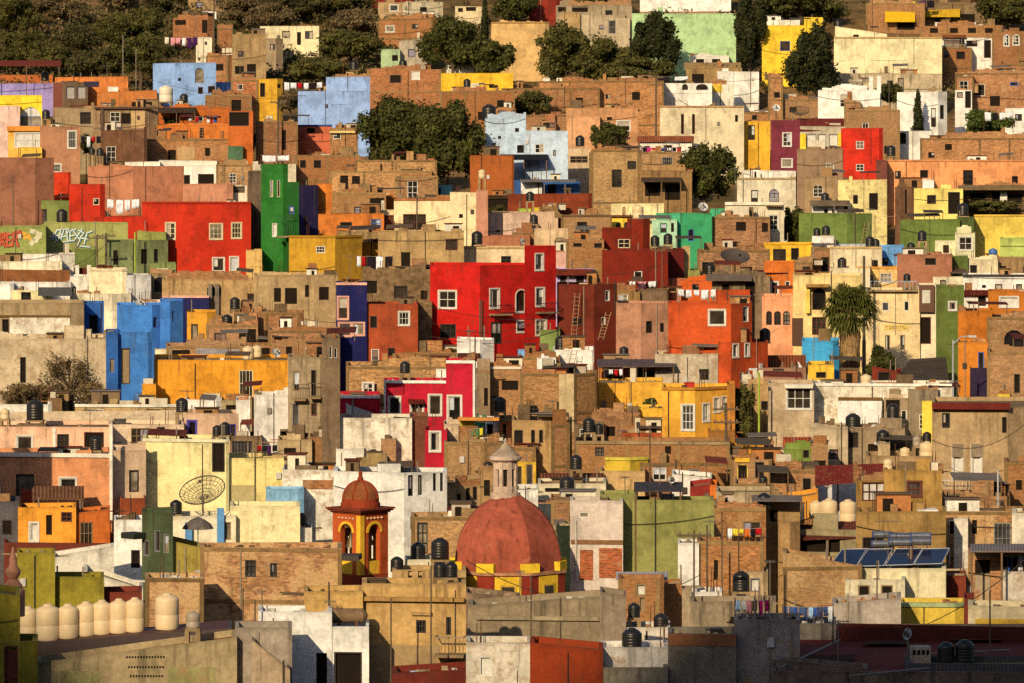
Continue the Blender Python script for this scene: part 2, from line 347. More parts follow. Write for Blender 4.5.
        if fc.isupper():
            g = MB(); q = .095
            def ob(ua, ub, za, zb): g.obox(pt(ua, za, -.01), E * (ub - ua), N3 * .055, Zv * (zb - za))
            if ty in 'ab':
                r = w / 2; hh = min(r, h * .6); um = (u0 + u1) / 2; NN = 10
                ob(u0 - q, u0, z0, z1 - hh); ob(u1, u1 + q, z0, z1 - hh)
                for k in range(NN):
                    a0, a1 = math.pi * k / NN, math.pi * (k + 1) / NN
                    c = [(um - rr * math.cos(a), z1 - hh + (hh if rr == r else hh + q) * math.sin(a)) for a, rr in ((a0, r), (a1, r), (a1, r + q), (a0, r + q))]
                    fr_ = [pt(u, z, .045) for u, z in c]; bk_ = [pt(u, z, -.01) for u, z in c]
                    g.poly(fr_[::-1])
                    for i in range(4): g.poly([fr_[i], fr_[(i + 1) % 4], bk_[(i + 1) % 4], bk_[i]])
            else:
                ob(u0 - q, u0, z0, z1); ob(u1, u1 + q, z0, z1); ob(u0 - q, u1 + q, z1, z1 + q)
            if not door: g.obox(pt(u0 - q, z0 - q, -.01), E * (w + 2 * q), N3 * .09, Zv * q)
            g.build('surround', mat(FRC[fcol]), win)
    def frame(s, v, zt):       # cast concrete columns and ring beams of a brick house
        b = MB()
        for p0, p1 in v.faces:
            L = (p1 - p0).length
            if L < 1.2: continue
            e = (p1 - p0) / L; nn = Vector((e.y, -e.x)); E = Vector((e.x, e.y, 0)); N3 = Vector((nn.x, nn.y, 0))
            pcs = [(u0, u1, z0, z1) for (fi, u0, u1, z0, z1, c) in v.pieces if v.faces[fi] == (p0, p1)]
            k = max(1, round(L / 3.6)); mz = min(zt(p0), zt(p1))
            for i in range(k + 1):
                u = min(max(L * i / k, .12), L - .12)
                if any(a - .2 < u < c + .2 for a, c, _, _ in pcs): continue
                b.obox((p0.x + e.x * (u - .11) - nn.x * .02, p0.y + e.y * (u - .11) - nn.y * .02, v.bot), E * .22, N3 * .045, Vector((0, 0, mz - v.bot - .003)))
            z = mz - .2
            while z > v.bot:
                if not any(c_ - .25 < z < d_ + .1 for _, _, c_, d_ in pcs):
                    b.obox((p0.x - nn.x * .02, p0.y - nn.y * .02, z), E * L, N3 * .05, Vector((0, 0, .19)))
                z -= 2.75
        if b.f: b.build('concrete_frame', mat('c#967a54'), s.root)
    def coping(s, v, m):
        b = MB()
        for p0, p1 in v.faces:
            L = (p1 - p0).length; e = (p1 - p0) / L; nn = Vector((e.y, -e.x))
            b.obox((p0.x + nn.x * .09, p0.y + nn.y * .09, v.zt - .16), (e.x * L, e.y * L, 0), (-nn.x * .32, -nn.y * .32, 0), (0, 0, .2))
        b.build('coping', mat(m), s.root)
    def bits(s, v):            # what unfinished roofs and walls carry: low blocks, pipes, bare rods, conduits, meter boxes
        W = v.x1 - v.x0
        if W < 12: return
        rough = v.m[0] in 'bcqsm' and not v.near; A, B = v.faces[0][0], v.faces[-1][1]
        for k in range(0 if v.near and R.random() < .6 else R.choice([0, 1, 1, 2]) + (W > 50)):
            p = A.lerp(B, R.uniform(.06, .94)); p = p * ((p.y + R.uniform(1.0, 2.4)) / p.y); z = v.ztf(p) - v.par; b = MB(); hgt = R.uniform(.6, 1.3)
            if rough or R.random() < .35:
                for q in range(4): b.tube([(p.x + (q % 2) * .16, p.y + (q // 2) * .16, z - .05), (p.x + (q % 2) * .2, p.y + (q // 2) * .18, z + hgt * R.uniform(.7, 1.4))], .02, 4)
                b.build('rebar', simple('rust_iron', (.10, .045, .025), .8), s.root)
            else:
                b.tube([(p.x, p.y, z - .05), (p.x, p.y, z + hgt)], .05, 6); b.build('vent_pipe', simple('grey_pipe', (.2, .17, .14), .6), s.root)
        if rough and R.random() < .6 or R.random() < .12 and not v.near:
            b = MB(); L = (v.faces[-1][1] - v.faces[-1][0]).length; p0, p1 = R.choice(v.faces); L = (p1 - p0).length; e = (p1 - p0) / L; u = R.uniform(0, .3) * L; end = R.uniform(.6, 1) * L; hh = R.uniform(.1, .4)
            while u < end:
                w = R.uniform(.2, .7); hh = min(.75, max(.04, hh + R.uniform(-.2, .2))); w = min(w, L - u - .01)
                if w > .08: c = p0 + e * u; b.obox((c.x - e.y * .02, c.y + e.x * .02, v.ztf(c) - .03), (e.x * w, e.y * w, 0), (-e.y * .15, e.x * .15, 0), (0, 0, hh + .03))
                u += max(w, .15)
            if b.f: b.build('broken_parapet', mat(v.m if R.random() < .6 else 'b#a06840'), s.root)
        for p0, p1 in v.faces:
            L = (p1 - p0).length
            if L < 4 or R.random() < .5: continue
            e = (p1 - p0) / L; nn = Vector((e.y, -e.x)); za = v.zt - R.uniform(.2, 3.5); zb_ = za + R.uniform(-.8, .8); b = MB(); sg = R.uniform(.1, .5)
            b.tube([(p0.x + e.x * L * i / 8 + nn.x * .12, p0.y + e.y * L * i / 8 + nn.y * .12, za + (zb_ - za) * i / 8 - sg * 4 * i / 8 * (1 - i / 8)) for i in range(9)], .02, 4); b.build('wall_cable', simple('black_cable', (.03, .026, .022), .7), s.root)
        if v.yb > 380 and R.random() < (.65 if v.m[0] in 'bcqsm' else .35):     # rubble, planks and scraps left lying on the roof
            b = MB()
            for k in range(R.randint(8, 26)):
                p = A.lerp(B, R.uniform(.05, .95)); p = p * ((p.y + R.uniform(.4, max(.6, v.dep - .5))) / p.y); z = v.ztf(p) - v.par; w_ = R.choice([.12, .2, .3, .3, .9, 1.4]); an = R.uniform(0, 3.14); h_ = R.uniform(.06, .3) if w_ < .5 else .06
                b.obox((p.x, p.y, z - .01), (w_ * math.cos(an), w_ * math.sin(an) * .6, 0), (-.16 * math.sin(an), .16 * math.cos(an), 0), (0, 0, h_))
            q = b.build('rubble', mat(R.choice(['c#7a6650', 'b#a06840', 'c#5a4a3c', 'c#a89478', 'p#d8ccb8'])), s.root); q['kind'] = 'stuff'
        n = R.choice([1, 2, 3]) + (W > 40) * R.choice([1, 2]) if rough else (0 if v.near else R.choice([0, 0, 0, 1]))
        for k in range(n):
            w = R.uniform(.3, 1.6); t = R.uniform(.05, .9); h = R.choice([.18, .3, .45, .7, 1.0]); p = A.lerp(B, t); e = (B - A).normalized(); q = p * ((p.y + R.uniform(.25, 1.8)) / p.y)
            if t * (B - A).length + w > (B - A).length: continue
            b = MB(); b.obox((q.x, q.y, v.ztf(q) - v.par - .05), (e.x * w, e.y * w, 0), (-e.y * R.uniform(.16, .6), e.x * R.uniform(.16, .6), 0), (0, 0, h + v.par)); b.build('parapet_block', mat(v.m if R.random() < .4 else R.choice(['b#a8703f', 'c#a08460', 'c#7a6650', 'b#8c5434', 'p#d8c4a0'])), s.root)
        nh = W / 20 * R.uniform(.4, 1.3) if rough else W / 42 * R.uniform(0, 1.2)
        for _ in range(0 if v.near else min(4, int(nh + R.random() * .7))):
            p = A.lerp(B, R.uniform(.04, .85)); p = p * ((p.y + R.uniform(.35, 2.6)) / p.y); z = v.ztf(p) - v.par - .03; w, h, dp = R.uniform(.6, 2.2), R.choice([.35, .5, .6, .8, 1.0, 1.25]), R.uniform(.6, 1.6); b = MB(); kind = R.random()
            if kind < .55:
                b.box(p.x, p.x + w, p.y, p.y + dp, z, z + h); hut = b.build('roof_hut', mat(R.choice(['b#a8703f', 'b#94603a', 'c#a08460', 'p#e8d8b4', 'p#c87c40', 'c#85705a', 'q#d8c0a0', 'p#efe4cf', 'm#a0683c'])), s.root)
                if h > .45:
                    g = MB(); g.box(p.x - .1, p.x + w + .1, p.y - .16, p.y + dp + .1, z + h + .002, z + h + .07); g.build('hut_roof', mat(R.choice(['c#8a7458', 'k#7a6048', 'k#8a7c70', 'k#7a3426', 'c#5a4a3c'])), hut)
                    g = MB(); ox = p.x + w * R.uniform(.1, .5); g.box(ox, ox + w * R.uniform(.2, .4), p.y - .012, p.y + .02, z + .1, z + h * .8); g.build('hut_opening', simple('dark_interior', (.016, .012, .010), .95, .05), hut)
            elif kind < .8:
                b.obox((p.x, p.y, z + h), (w * 1.5, 0, R.uniform(-.12, .12)), (0, dp * 1.6, R.uniform(.1, .35)), (0, 0, .05)); sh = b.build('shelter_roof', mat(R.choice(['k#7a6048', 'k#5a4a40', 'k#8a3a28', 'k#8a7c6c', 'f#5a4c3c', 'k#6a2c22'])), s.root)
                for qx in (.05, w * 1.45):
                    g = MB(); g.tube([(p.x + qx, p.y + .1, z), (p.x + qx, p.y + .1, z + h)], .04, 5); g.build('shelter_post', simple('post_wood', (.16, .10, .06), .8), sh)
            else:     # a flight of concrete steps up to the roof
                n_ = R.choice([3, 4, 5]); sg = R.choice([1, -1])
                for q in range(n_): b.box(p.x + sg * .26 * q - .13, p.x + sg * .26 * q + .13, p.y, p.y + .8, z, z + (q + 1) * h / n_)
                b.build('steps', mat(R.choice(['c#a08460', 'c#8a7458', 'b#a06840'])), s.root)
        for p0, p1 in v.faces:
            L = (p1 - p0).length
            if L < 1.5 or R.random() < .35: continue
            e = (p1 - p0) / L; nn = Vector((e.y, -e.x)); u = R.uniform(.1, .9) * L; c = p0 + e * u + nn * .05; zt = v.ztf(c); b = MB()
            if any(a_ - .15 < u < c_ + .15 for fi, a_, c_, _, _, _ in v.pieces): continue
            b.tube([(c.x, c.y, zt - R.uniform(2.5, 7)), (c.x, c.y, zt + R.uniform(-.3, .5))], R.choice([.03, .045]), 5); b.build('conduit', mat(R.choice(['n#3a2c22', 'n#5a4636', 'n#a08c70', 'n#2a2422'])), s.root)
            if R.random() < .5:
                u2 = min(L - .4, max(.2, u + R.uniform(-1.5, 1.5))); c = p0 + e * u2
                if not any(a_ - .5 < u2 < c_ + .2 for fi, a_, c_, _, _, _ in v.pieces):
                    b = MB(); b.obox((c.x - nn.x * .02, c.y - nn.y * .02, zt - R.uniform(1, 2.6)), (e.x * .32, e.y * .32, 0), (nn.x * .16, nn.y * .16, 0), (0, 0, .42)); b.build('meter_box', mat(R.choice(['n#8a7c6c', 'n#cfc4b0', 'n#3c322a'])), s.root)
    # fittings placed by where they are seen on the last volume
    def _f(s, px, vi=-1):
        v = s.vols[vi]; fi = 0
        if len(v.faces) > 1 and px > PX((v.C.x, v.C.y)): fi = 1
        return v, v.faces[fi]
    def band(s, x0, x1, y0, y1, m, out=.06, name='trim', vi=-1, y2=None):
        v, (p0, p1) = s._f((x0 + x1) / 2, vi); e = (p1 - p0).normalized(); nn = Vector((e.y, -e.x))
        u0, d0 = s.hit(p0, p1, x0); u1, d1 = s.hit(p0, p1, x1); dm = (d0 + d1) / 2; z1, z0 = Z(y0, dm), Z(y1, dm); b = MB()
        b.obox((p0.x + e.x * u0 - nn.x * .02, p0.y + e.y * u0 - nn.y * .02, z0), (e.x * (u1 - u0), e.y * (u1 - u0), 0), (nn.x * (out + .02), nn.y * (out + .02), 0), (0, 0, z1 - z0))
        o = b.build(name, mat(m), s.root); return s
    def rail(s, x0, x1, y0, y1, m='n#2a2422', out=.8, slab=True, vi=-1, step=.16, name='balcony'):
        v, (p0, p1) = s._f((x0 + x1) / 2, vi); e = (p1 - p0).normalized(); nn = Vector((e.y, -e.x)); E = Vector((e.x, e.y, 0)); N3 = Vector((nn.x, nn.y, 0))
        u0, d0 = s.hit(p0, p1, x0); u1, d1 = s.hit(p0, p1, x1); dm = (d0 + d1) / 2 - out; z1, z0 = Z(y0, dm), Z(y1, dm)
        o = Vector((p0.x + e.x * u0, p0.y + e.y * u0, z0)); W = E * (u1 - u0); b = MB(); b.obox(o - Vector((0, 0, .14)), W, N3 * out, Vector((0, 0, .14)))
        bal = b.build(name, mat('c#a08868'), s.root); r = MB()
        r.obox(o + N3 * (out - .05) + Vector((0, 0, z1 - z0 - .05)), W, N3 * .05, Vector((0, 0, .05)))
        n = max(2, int((u1 - u0) / step))
        for i in range(n + 1): r.obox(o + N3 * (out - .04) + W * (i / n * .985), E * .022, N3 * .022, Vector((0, 0, z1 - z0)))
        for t in (0, 1): r.obox(o + W * (t * .985) + Vector((0, 0, z1 - z0 - .05)), E * .03, N3 * out, Vector((0, 0, .05)))
        r.build('railing', mat(m), bal); return s
    def awn(s, x0, x1, yf, yk, m, out=2.0, posts=True, vi=-1, name='awning', back=0.0, th=.07, ends=None):
        v = s.vols[vi]; dk = v.d + back; df = dk - out
        A, B_, C, Dd = P(x0, yf, df), P(x1, yf, df), P(x1, yk, dk), P(x0, yk, dk)
        if ends: B_ = P(x1, ends[0], df); C = P(x1, ends[1], dk)
        up = Vector((0, 0, th)); b = MB(); L = (B_ - A).length; S_ = (C - B_).length
        b.poly([A + up, B_ + up, C + up, Dd + up], [(0, 0), (L, 0), (L, S_), (0, S_)]); b.poly([A, Dd, C, B_])
        for p, q in ((A, B_), (B_, C), (C, Dd), (Dd, A)): b.poly([p, q, q + up, p + up])
        o = b.build(name, mat(m), s.root)
        if posts:
            q = MB(); zb_ = v.bot
            for t in (.03, .5, .97) if (x1 - x0) > 30 else (.04, .96):
                p = A.lerp(B_, t); q.tube([(p.x, p.y + .1, zb_), (p.x, p.y + .1, p.z)], .06, 6)
            q.build('posts' if False else 'post_frame', simple('post_wood', (.16, .10, .06), .8), s.root)
        return s
    def pipe(s, x, y0, y1, vi=-1, c='n#5a4636'):
        v, (p0, p1) = s._f(x, vi); u, d = s.hit(p0, p1, x); e = (p1 - p0).normalized(); nn = Vector((e.y, -e.x)); b = MB()
        p = p0 + e * u + nn * .07; b.tube([(p.x, p.y, Z(y1, d)), (p.x, p.y, Z(y0, d))], .05, 6); b.build('downpipe', mat(c), s.root); return s

def support(px, y):
    best = None
    for v in VOLS:
        if v.x0 + 1 <= px <= v.x1 - 1:
            e = (y - v.yt); c = abs(e) + (8 if e > 6 else 0)
            # skip supports hidden behind a taller nearer block
            if best is None or c < best[0]: best = (c, v)
    return best[1] if best else None
def on_roof(px, y, marg=.8, v=None):
    v = v or support(px, y); zr = v.zt - v.par
    t = (y - HOR); d = -zr * F / t if t > 12 and zr < 0 else v.d + 1.6
    fx = min(max(px, v.x0), v.x1)
    p0, p1 = v.faces[0] if len(v.faces) == 1 or px < PX(v.C) else v.faces[1]
    dx, dy = p1.x - p0.x, p1.y - p0.y; k = (px - CX) / F; tt = (k * p0.y - p0.x) / (dx - k * dy); df = p0.y + dy * min(1, max(0, tt))
    d = min(max(d, df + marg), df + max(marg, v.dep - marg))
    p = P(px, y, d); p.z = v.ztf(Vector((p.x, p.y))) - v.par; return p, v
BLACK = lambda: simple('black_plastic', (.012, .012, .014), .38, .5, .7, 1.4)
def tank(px, y, w=9, kind='black', h=None, v=None, lift=0):
    p, v = on_roof(px, y, .9, v); lift = lift or min(1.5, max(0, Z(y, p.y) - p.z)); p.z += lift; r = w / 2 * p.y / F; r = min(max(r, .3), 1.25); h = h * p.y / F if h else r * 2.35
    o = empty('water_tank', p); b = MB(); pr = [(r * .93, 0), (r * .97, .05)]
    nr = 5 if kind == 'black' else 0
    for i in range(nr): z0 = h * (.06 + .66 * i / nr); z1 = h * (.06 + .66 * (i + .72) / nr); pr += [(r, z0), (r, z1), (r * .985, z1 + .02), (r * .985, h * (.06 + .66 * (i + 1) / nr) - .02)]
    pr += [(r, h * .73), (r * .97, h * .79), (r * .62, h * .93), (r * .36, h * .95)] if kind == 'black' else [(r, h * .08), (r, h * .40), (r * .985, h * .41), (r, h * .42), (r, h * .80), (r * .97, h * .845), (r * .86, h * .89), (r * .45, h * .95), (r * .4, h * .955)]
    mt = BLACK() if kind == 'black' else simple({'beige': 'cream_plastic', 'white': 'white_plastic', 'blue': 'blue_plastic', 'grey': 'weathered_fibre'}[kind], {'beige': (.62, .5, .33), 'white': (.62, .58, .5), 'blue': (.05, .14, .4), 'grey': (.3, .26, .22)}[kind], .5, .4, .92, 1.06)
    b.lathe(p, pr, 24); b.build('body', mt, o, smooth=35)
    c = MB(); c.lathe(p + Vector((0, 0, h * .94)), [(r * .40, 0), (r * .40, h * .045), (r * .25, h * .07), (0.0, h * .075)], 14); c.build('lid', mt, o, smooth=35)
    if lift or kind == 'beige' and False: pass
    if lift > .15:
        s_ = MB(); s_.box(p.x - r * 1.05, p.x + r * 1.05, p.y - r * 1.05, p.y + r * 1.05, p.z - .12, p.z - .004)
        for sx in (-1, 1):
            for sy in (-1, 1): s_.box(p.x + sx * r * .8 - .1, p.x + sx * r * .8 + .1, p.y + sy * r * .8 - .1, p.y + sy * r * .8 + .1, p.z - lift - .02, p.z - .12)
        s_.build('stand', mat('c#a08868'), o)
    cn = {'black': 'black', 'beige': 'cream', 'white': 'white', 'blue': 'blue', 'grey': 'weathered grey'}[kind]
    reg(o, f'{cn} water tank', f'{cn} water tanks', f'on the {v.house.short}', 'water tank', 'rooftop water tanks', px); return o
def antenna(px, yt, yb, w=12, v=None):
    p, v = on_roof(px, yb, .7, v); z1 = Z(yt, p.y); b = MB(); o = empty('television_antenna', p); b.tube([p, (p.x, p.y, z1)], .028, 5)
    b.build('mast', simple('grey_metal', (.12, .105, .09), .5, .5), o); c = MB(); W = w * p.y / F; an = R.uniform(-.5, .5); dx, dy = math.cos(an), math.sin(an)
    zb_ = z1 - .08; c.tube([(p.x - W / 2 * dx, p.y - W / 2 * dy, zb_), (p.x + W / 2 * dx, p.y + W / 2 * dy, zb_)], .018, 4)
    for i in range(7):
        t = -.48 + .96 * i / 6; l = .42 - .035 * i; q = Vector((p.x + W * t * dx, p.y + W * t * dy, zb_)); c.tube([q + Vector((-dy * l, dx * l, l * .15)), q - Vector((-dy * l, dx * l, l * .15))], .013, 4)
    c.build('boom', simple('grey_metal', (.12, .105, .09), .5, .5), o)
    reg(o, 'thin television antenna', 'thin television antennas', f'on the {v.house.short}', 'antenna', 'rooftop antennas', px)
def dish(px, py, r, kind='mesh', tilt=35, az=20, yb=None, v=None):
    p, v = on_roof(px, yb or py + r, .9, v); d = p.y; c = Vector(P(px, py, d)); rr = r * d / F; o = empty('satellite_dish', p)
    ta, aa = math.radians(tilt), math.radians(az); n = Vector((math.sin(aa) * math.cos(ta), -math.cos(aa) * math.cos(ta), math.sin(ta)))
    a = n.cross(Vector((0, 0, 1))).normalized(); b_ = n.cross(a); dp = rr * .42
    f = lambda t, k: c + (a * math.cos(k) + b_ * math.sin(k)) * rr * t + n * dp * (t * t - .6)
    m = MB()
    if kind == 'mesh':
        for k in range(26): m.tube([f(t, 6.2832 * k / 26) for t in (.08, .4, .7, 1)], .015, 4)
        for t in (.2, .36, .52, .68, .84, 1): m.tube([f(t, 6.2832 * k / 32) for k in range(33)], .016 if t < 1 else .04, 4)
        mm = simple('dark_wire', (.07, .06, .05), .6)
        w = MB()
        for k in range(64):
            for t0, t1 in ((.1, .4), (.4, .7), (.7, 1)): pass
        m.build('wire_bowl', mm, o)
    else:
        ts = [.02, .3, .6, .85, 1]
        for t0, t1 in zip(ts, ts[1:]):
            for k in range(24): m.poly([f(t0, 6.2832 * k / 24), f(t1, 6.2832 * k / 24), f(t1, 6.2832 * (k + 1) / 24), f(t0, 6.2832 * (k + 1) / 24)])
        m.build('bowl', mat('n#cfc8ba' if kind == 'grey' else ('n#55483e' if kind == 'dark' else 'n#e8e0cc')), o, smooth=True)
    g = MB(); foc = c + n * dp * 1.5
    for k in range(3): g.tube([f(.95, 6.2832 * k / 3 + .5), foc], .018, 4)
    g.obox(foc - Vector((.09, .09, .09)), (.18, 0, 0), (0, .18, 0), (0, 0, .2)); g.build('feed_arm', simple('dark_wire', (.035, .03, .026), .6), o)
    s_ = MB(); s_.tube([p, (p.x, p.y, c.z - rr * .2), c - n * dp * .6], .06, 6); s_.build('mount', simple('grey_metal', (.12, .105, .09), .5, .5), o)
    t = {'mesh': 'large wire mesh satellite dish', 'grey': 'small grey satellite dish', 'dark': 'large dark satellite dish', 'white': 'white satellite dish'}[kind]
    reg(o, t, t + 'es', f'on the {v.house.short}', 'satellite dish', 'satellite dishes', px)
CLO = {'w': ('#f2ece0', 'white'), 'p': ('#e89a98', 'pink'), 'v': ('#4a2050', 'purple'), 'r': ('#b81c20', 'red'), 'k': ('#241c20', 'black'), 'b': ('#3a5a96', 'blue'), 'j': ('#46587a', 'denim blue'), 'y': ('#ecd23a', 'yellow'), 'g': ('#2f8a58', 'green'), 'm': ('#d02a7a', 'magenta'), 'c': ('#e8d8b0', 'cream'), 'o': ('#d8702a', 'orange'), 'l': ('#a8c4d8', 'pale blue')}
def laundry(x0, x1, y, hp, seq, v=None, d=None):
    xm = (x0 + x1) / 2; p, v = on_roof(xm, y + hp + 2, 1.0, v); d = d or p.y
    zr = v.zt - v.par; z = max(Z(y, d), zr + .3); b = MB(); A = P(x0 - 1, y, d); B = P(x1 + 1, y, d); A.z = B.z = z; sag = (B - A).length * .025
    ln = lambda t: A.lerp(B, t) - Vector((0, 0, sag * 4 * t * (1 - t)))
    o = empty('clothesline', (A.x, A.y, zr)); b.tube([ln(i / 10) for i in range(11)], .012, 4); b.build('rope', simple('rope', (.4, .35, .28), .9), o)
    for q in (A, B):
        c = MB(); c.tube([(q.x, q.y, zr - .1), (q.x, q.y, q.z + .1)], .03, 5); c.build('post', simple('rust_iron', (.13, .06, .035), .8), o)
    reg(o, 'clothesline', 'clotheslines', f'strung over the {v.house.short}', 'clothesline', 'clotheslines', xm)
    n = len(seq)
    for i, ch in enumerate(seq):
        if ch == ' ': continue
        hx, cn = CLO[ch]; t0, t1 = (i + R.uniform(.02, .25)) / n, (i + R.uniform(.8, 1.02)) / n; L = hp * d / F * R.uniform(.5, 1.15); m = MB(); K = 5
        g = [[None] * (K + 1) for _ in range(4)]
        for k in range(K + 1):
            q = ln(t0 + (t1 - t0) * k / K)
            for j in range(4):
                f_ = j / 3; g[j][k] = q + Vector((R.uniform(-.03, .03) * f_, R.uniform(-.10, .10) * (f_ + .2) + .05 * math.sin(k * 2.1), -L * f_ * R.uniform(.94, 1.04)))
        for j in range(3):
            for k in range(K): m.poly([g[j + 1][k], g[j + 1][k + 1], g[j][k + 1], g[j][k]])
        pos = g[0][0]; ob = m.build('laundry', mat('f' + hx), loc=tuple(pos), smooth=True)
        sol = ob.modifiers.new('thickness', 'SOLIDIFY'); sol.thickness = .012
        reg(ob, f'{cn} laundry', f'{cn} pieces of laundry', f'over the {v.house.short}', 'laundry', 'laundry drying on lines', x0 + (x1 - x0) * i / n)
def pole(px, yt, yb, label, arms=1, dd=0, m=None, r=.13, lamp=None, d=None):
    d = d or D(yb) + dd; z0 = terr(d); z1 = Z(yt, d); x = (px - CX) * d / F; o = tag(empty('utility_pole' if not lamp else 'street_lamp', (x, d, z0)), label, 'utility pole' if not lamp else 'street lamp', 'utility poles' if not lamp else None)
    b = MB(); b.tube([(x, d, z0 - .3), (x, d, z1)], r, 8, r * .75); mm = m or simple('pole_wood', (.10, .075, .055), .85); b.build('post', mm, o)
    for k in range(arms):
        a = MB(); z = z1 - .35 - k * .9; a.box(x - .9, x + .9, d - r - .1, d - r + .02, z, z + .12)
        c = a.build('crossarm', mm, o); s_ = MB()
        for q in (-.75, -.3, .3, .75): s_.lathe((x + q, d - r - .04, z + .12), [(.05, 0), (.06, .08), (.03, .14), (0, .16)], 8)
        s_.build('insulator', mat('n#8a6a50'), c)
    if lamp:
        a = MB(); dx = lamp; a.tube([(x, d, z1 - .3), (x + dx * .5, d - .2, z1 + .25), (x + dx, d - .3, z1 + .3)], .05, 6); c = a.build('arm', mm, o)
        h = MB(); h.obox((x + dx - .1 if dx > 0 else x + dx - .5, d - .42, z1 + .2), (.6, 0, 0), (0, .26, 0), (0, 0, .16)); h.build('lamp_head', mat('n#cfcabc'), o)
    return o
CAB = [0]
def cable(x0, y0, x1, y1, d, label, sag=1.0, r=.022, d1=None):
    A = P(x0, y0, d); B = P(x1, y1, d1 or d); b = MB(); N = 14
    b.tube([A.lerp(B, i / N) - Vector((0, 0, sag * 4 * (i / N) * (1 - i / N))) for i in range(N + 1)], r, 4)
    tag(b.build('overhead_cable', simple('black_cable', (.03, .026, .022), .7), loc=tuple(A)), label, 'cable', 'overhead cables')
def ladder(px0, px1, y0, y1, label, d, lean=.6):
    A0, A1 = P(px0, y1, d - lean), P(px1, y0, d); w = Vector((.42, 0, 0)); b = MB(); b.tube([A0, A1], .03, 5); b.tube([A0 + w, A1 + w], .03, 5)
    o = empty('ladder', A0); b.build('side_rails', simple('ladder_wood', (.3, .2, .12), .8), o); n = max(4, int((A1 - A0).length / .32)); c = MB()
    for i in range(1, n): q = A0.lerp(A1, i / n); c.tube([q, q + w], .022, 5)
    c.build('rungs', simple('ladder_wood', (.3, .2, .12), .8), o); tag(o, label, 'ladder')

# ---------- plants ----------
def leaf_mat(name, a, b):
    if name in MC: return MC[name]
    t = NT(name); g = t.new('ShaderNodeNewGeometry'); co, uv, rnd = t.coord(); n = t.noise(co, .55, 4, .6)
    c = t.mix(g.outputs['Random Per Island'], a, b); c = t.vary(c, n, .55, 1.4); m = t.base(c, .75, .2)
    tr = t.new('ShaderNodeBsdfTranslucent'); t.l(c, tr.inputs[0]); ms = t.new('ShaderNodeMixShader'); ms.inputs[0].default_value = .22
    t.l(t.b.outputs[0], ms.inputs[1]); t.l(tr.outputs[0], ms.inputs[2]); t.l(ms.outputs[0], t.out.inputs[0]); MC[name] = m; return m
def LM(k):
    return {'dark': lambda: leaf_mat('dark_foliage', (.034, .043, .011), (.088, .092, .023)), 'olive': lambda: leaf_mat('olive_foliage', (.050, .056, .016), (.12, .11, .03)),
            'scrub': lambda: leaf_mat('scrub_foliage', (.040, .044, .015), (.10, .088, .032)), 'dry': lambda: leaf_mat('dry_foliage', (.11, .08, .04), (.2, .15, .08)), 'green': lambda: leaf_mat('green_foliage', (.045, .075, .014), (.10, .13, .03)), 'conifer': lambda: leaf_mat('conifer_foliage', (.018, .024, .010), (.048, .055, .018)),
            'palm': lambda: leaf_mat('palm_foliage', (.05, .065, .012), (.11, .12, .025))}[k]()
def leaf_cloud(centers, radii, n, size, seed, flat=1.0):
    g = np.random.default_rng(seed); C = np.array(centers); Rr = np.array(radii); w = Rr[:, 0] * Rr[:, 2]; w = w / w.sum()
    i = g.choice(len(C), n, p=w); u = g.normal(size=(n, 3)); u /= np.linalg.norm(u, axis=1, keepdims=True); rad = g.uniform(.05, 1.0, n) ** .45 * g.choice([1.0, 1.0, 1.0, 1.25, 1.45], n)
    pos = C[i] + u * Rr[i] * rad[:, None]
    nrm = u + g.normal(size=(n, 3)) * .55; nrm /= np.linalg.norm(nrm, axis=1, keepdims=True)
    t = np.cross(nrm, g.normal(size=(n, 3))); t /= np.linalg.norm(t, axis=1, keepdims=True); b = np.cross(nrm, t)
    s = (size * g.uniform(.6, 1.35, n))[:, None]
    V = np.stack([pos - t * s, pos - b * s * .55, pos + t * s, pos + b * s * .55], 1).reshape(-1, 3)
    return V
def quads(name, V, m, parent=None, loc=(0, 0, 0)):
    V = V - np.array(loc); n = len(V) // 4; me = bpy.data.meshes.new(name); me.vertices.add(4 * n); me.vertices.foreach_set('co', V.ravel().astype(np.float32))
    me.loops.add(4 * n); me.loops.foreach_set('vertex_index', np.arange(4 * n, dtype=np.int32)); me.polygons.add(n); me.polygons.foreach_set('loop_start', np.arange(0, 4 * n, 4, dtype=np.int32)); me.polygons.foreach_set('loop_total', np.full(n, 4, dtype=np.int32))
    me.update(); me.validate(); me.materials.append(m); o = bpy.data.objects.new(name, me); COL.objects.link(o)
    if parent: o.parent = parent
    else: o.location = loc
    return o
SEED = [11]
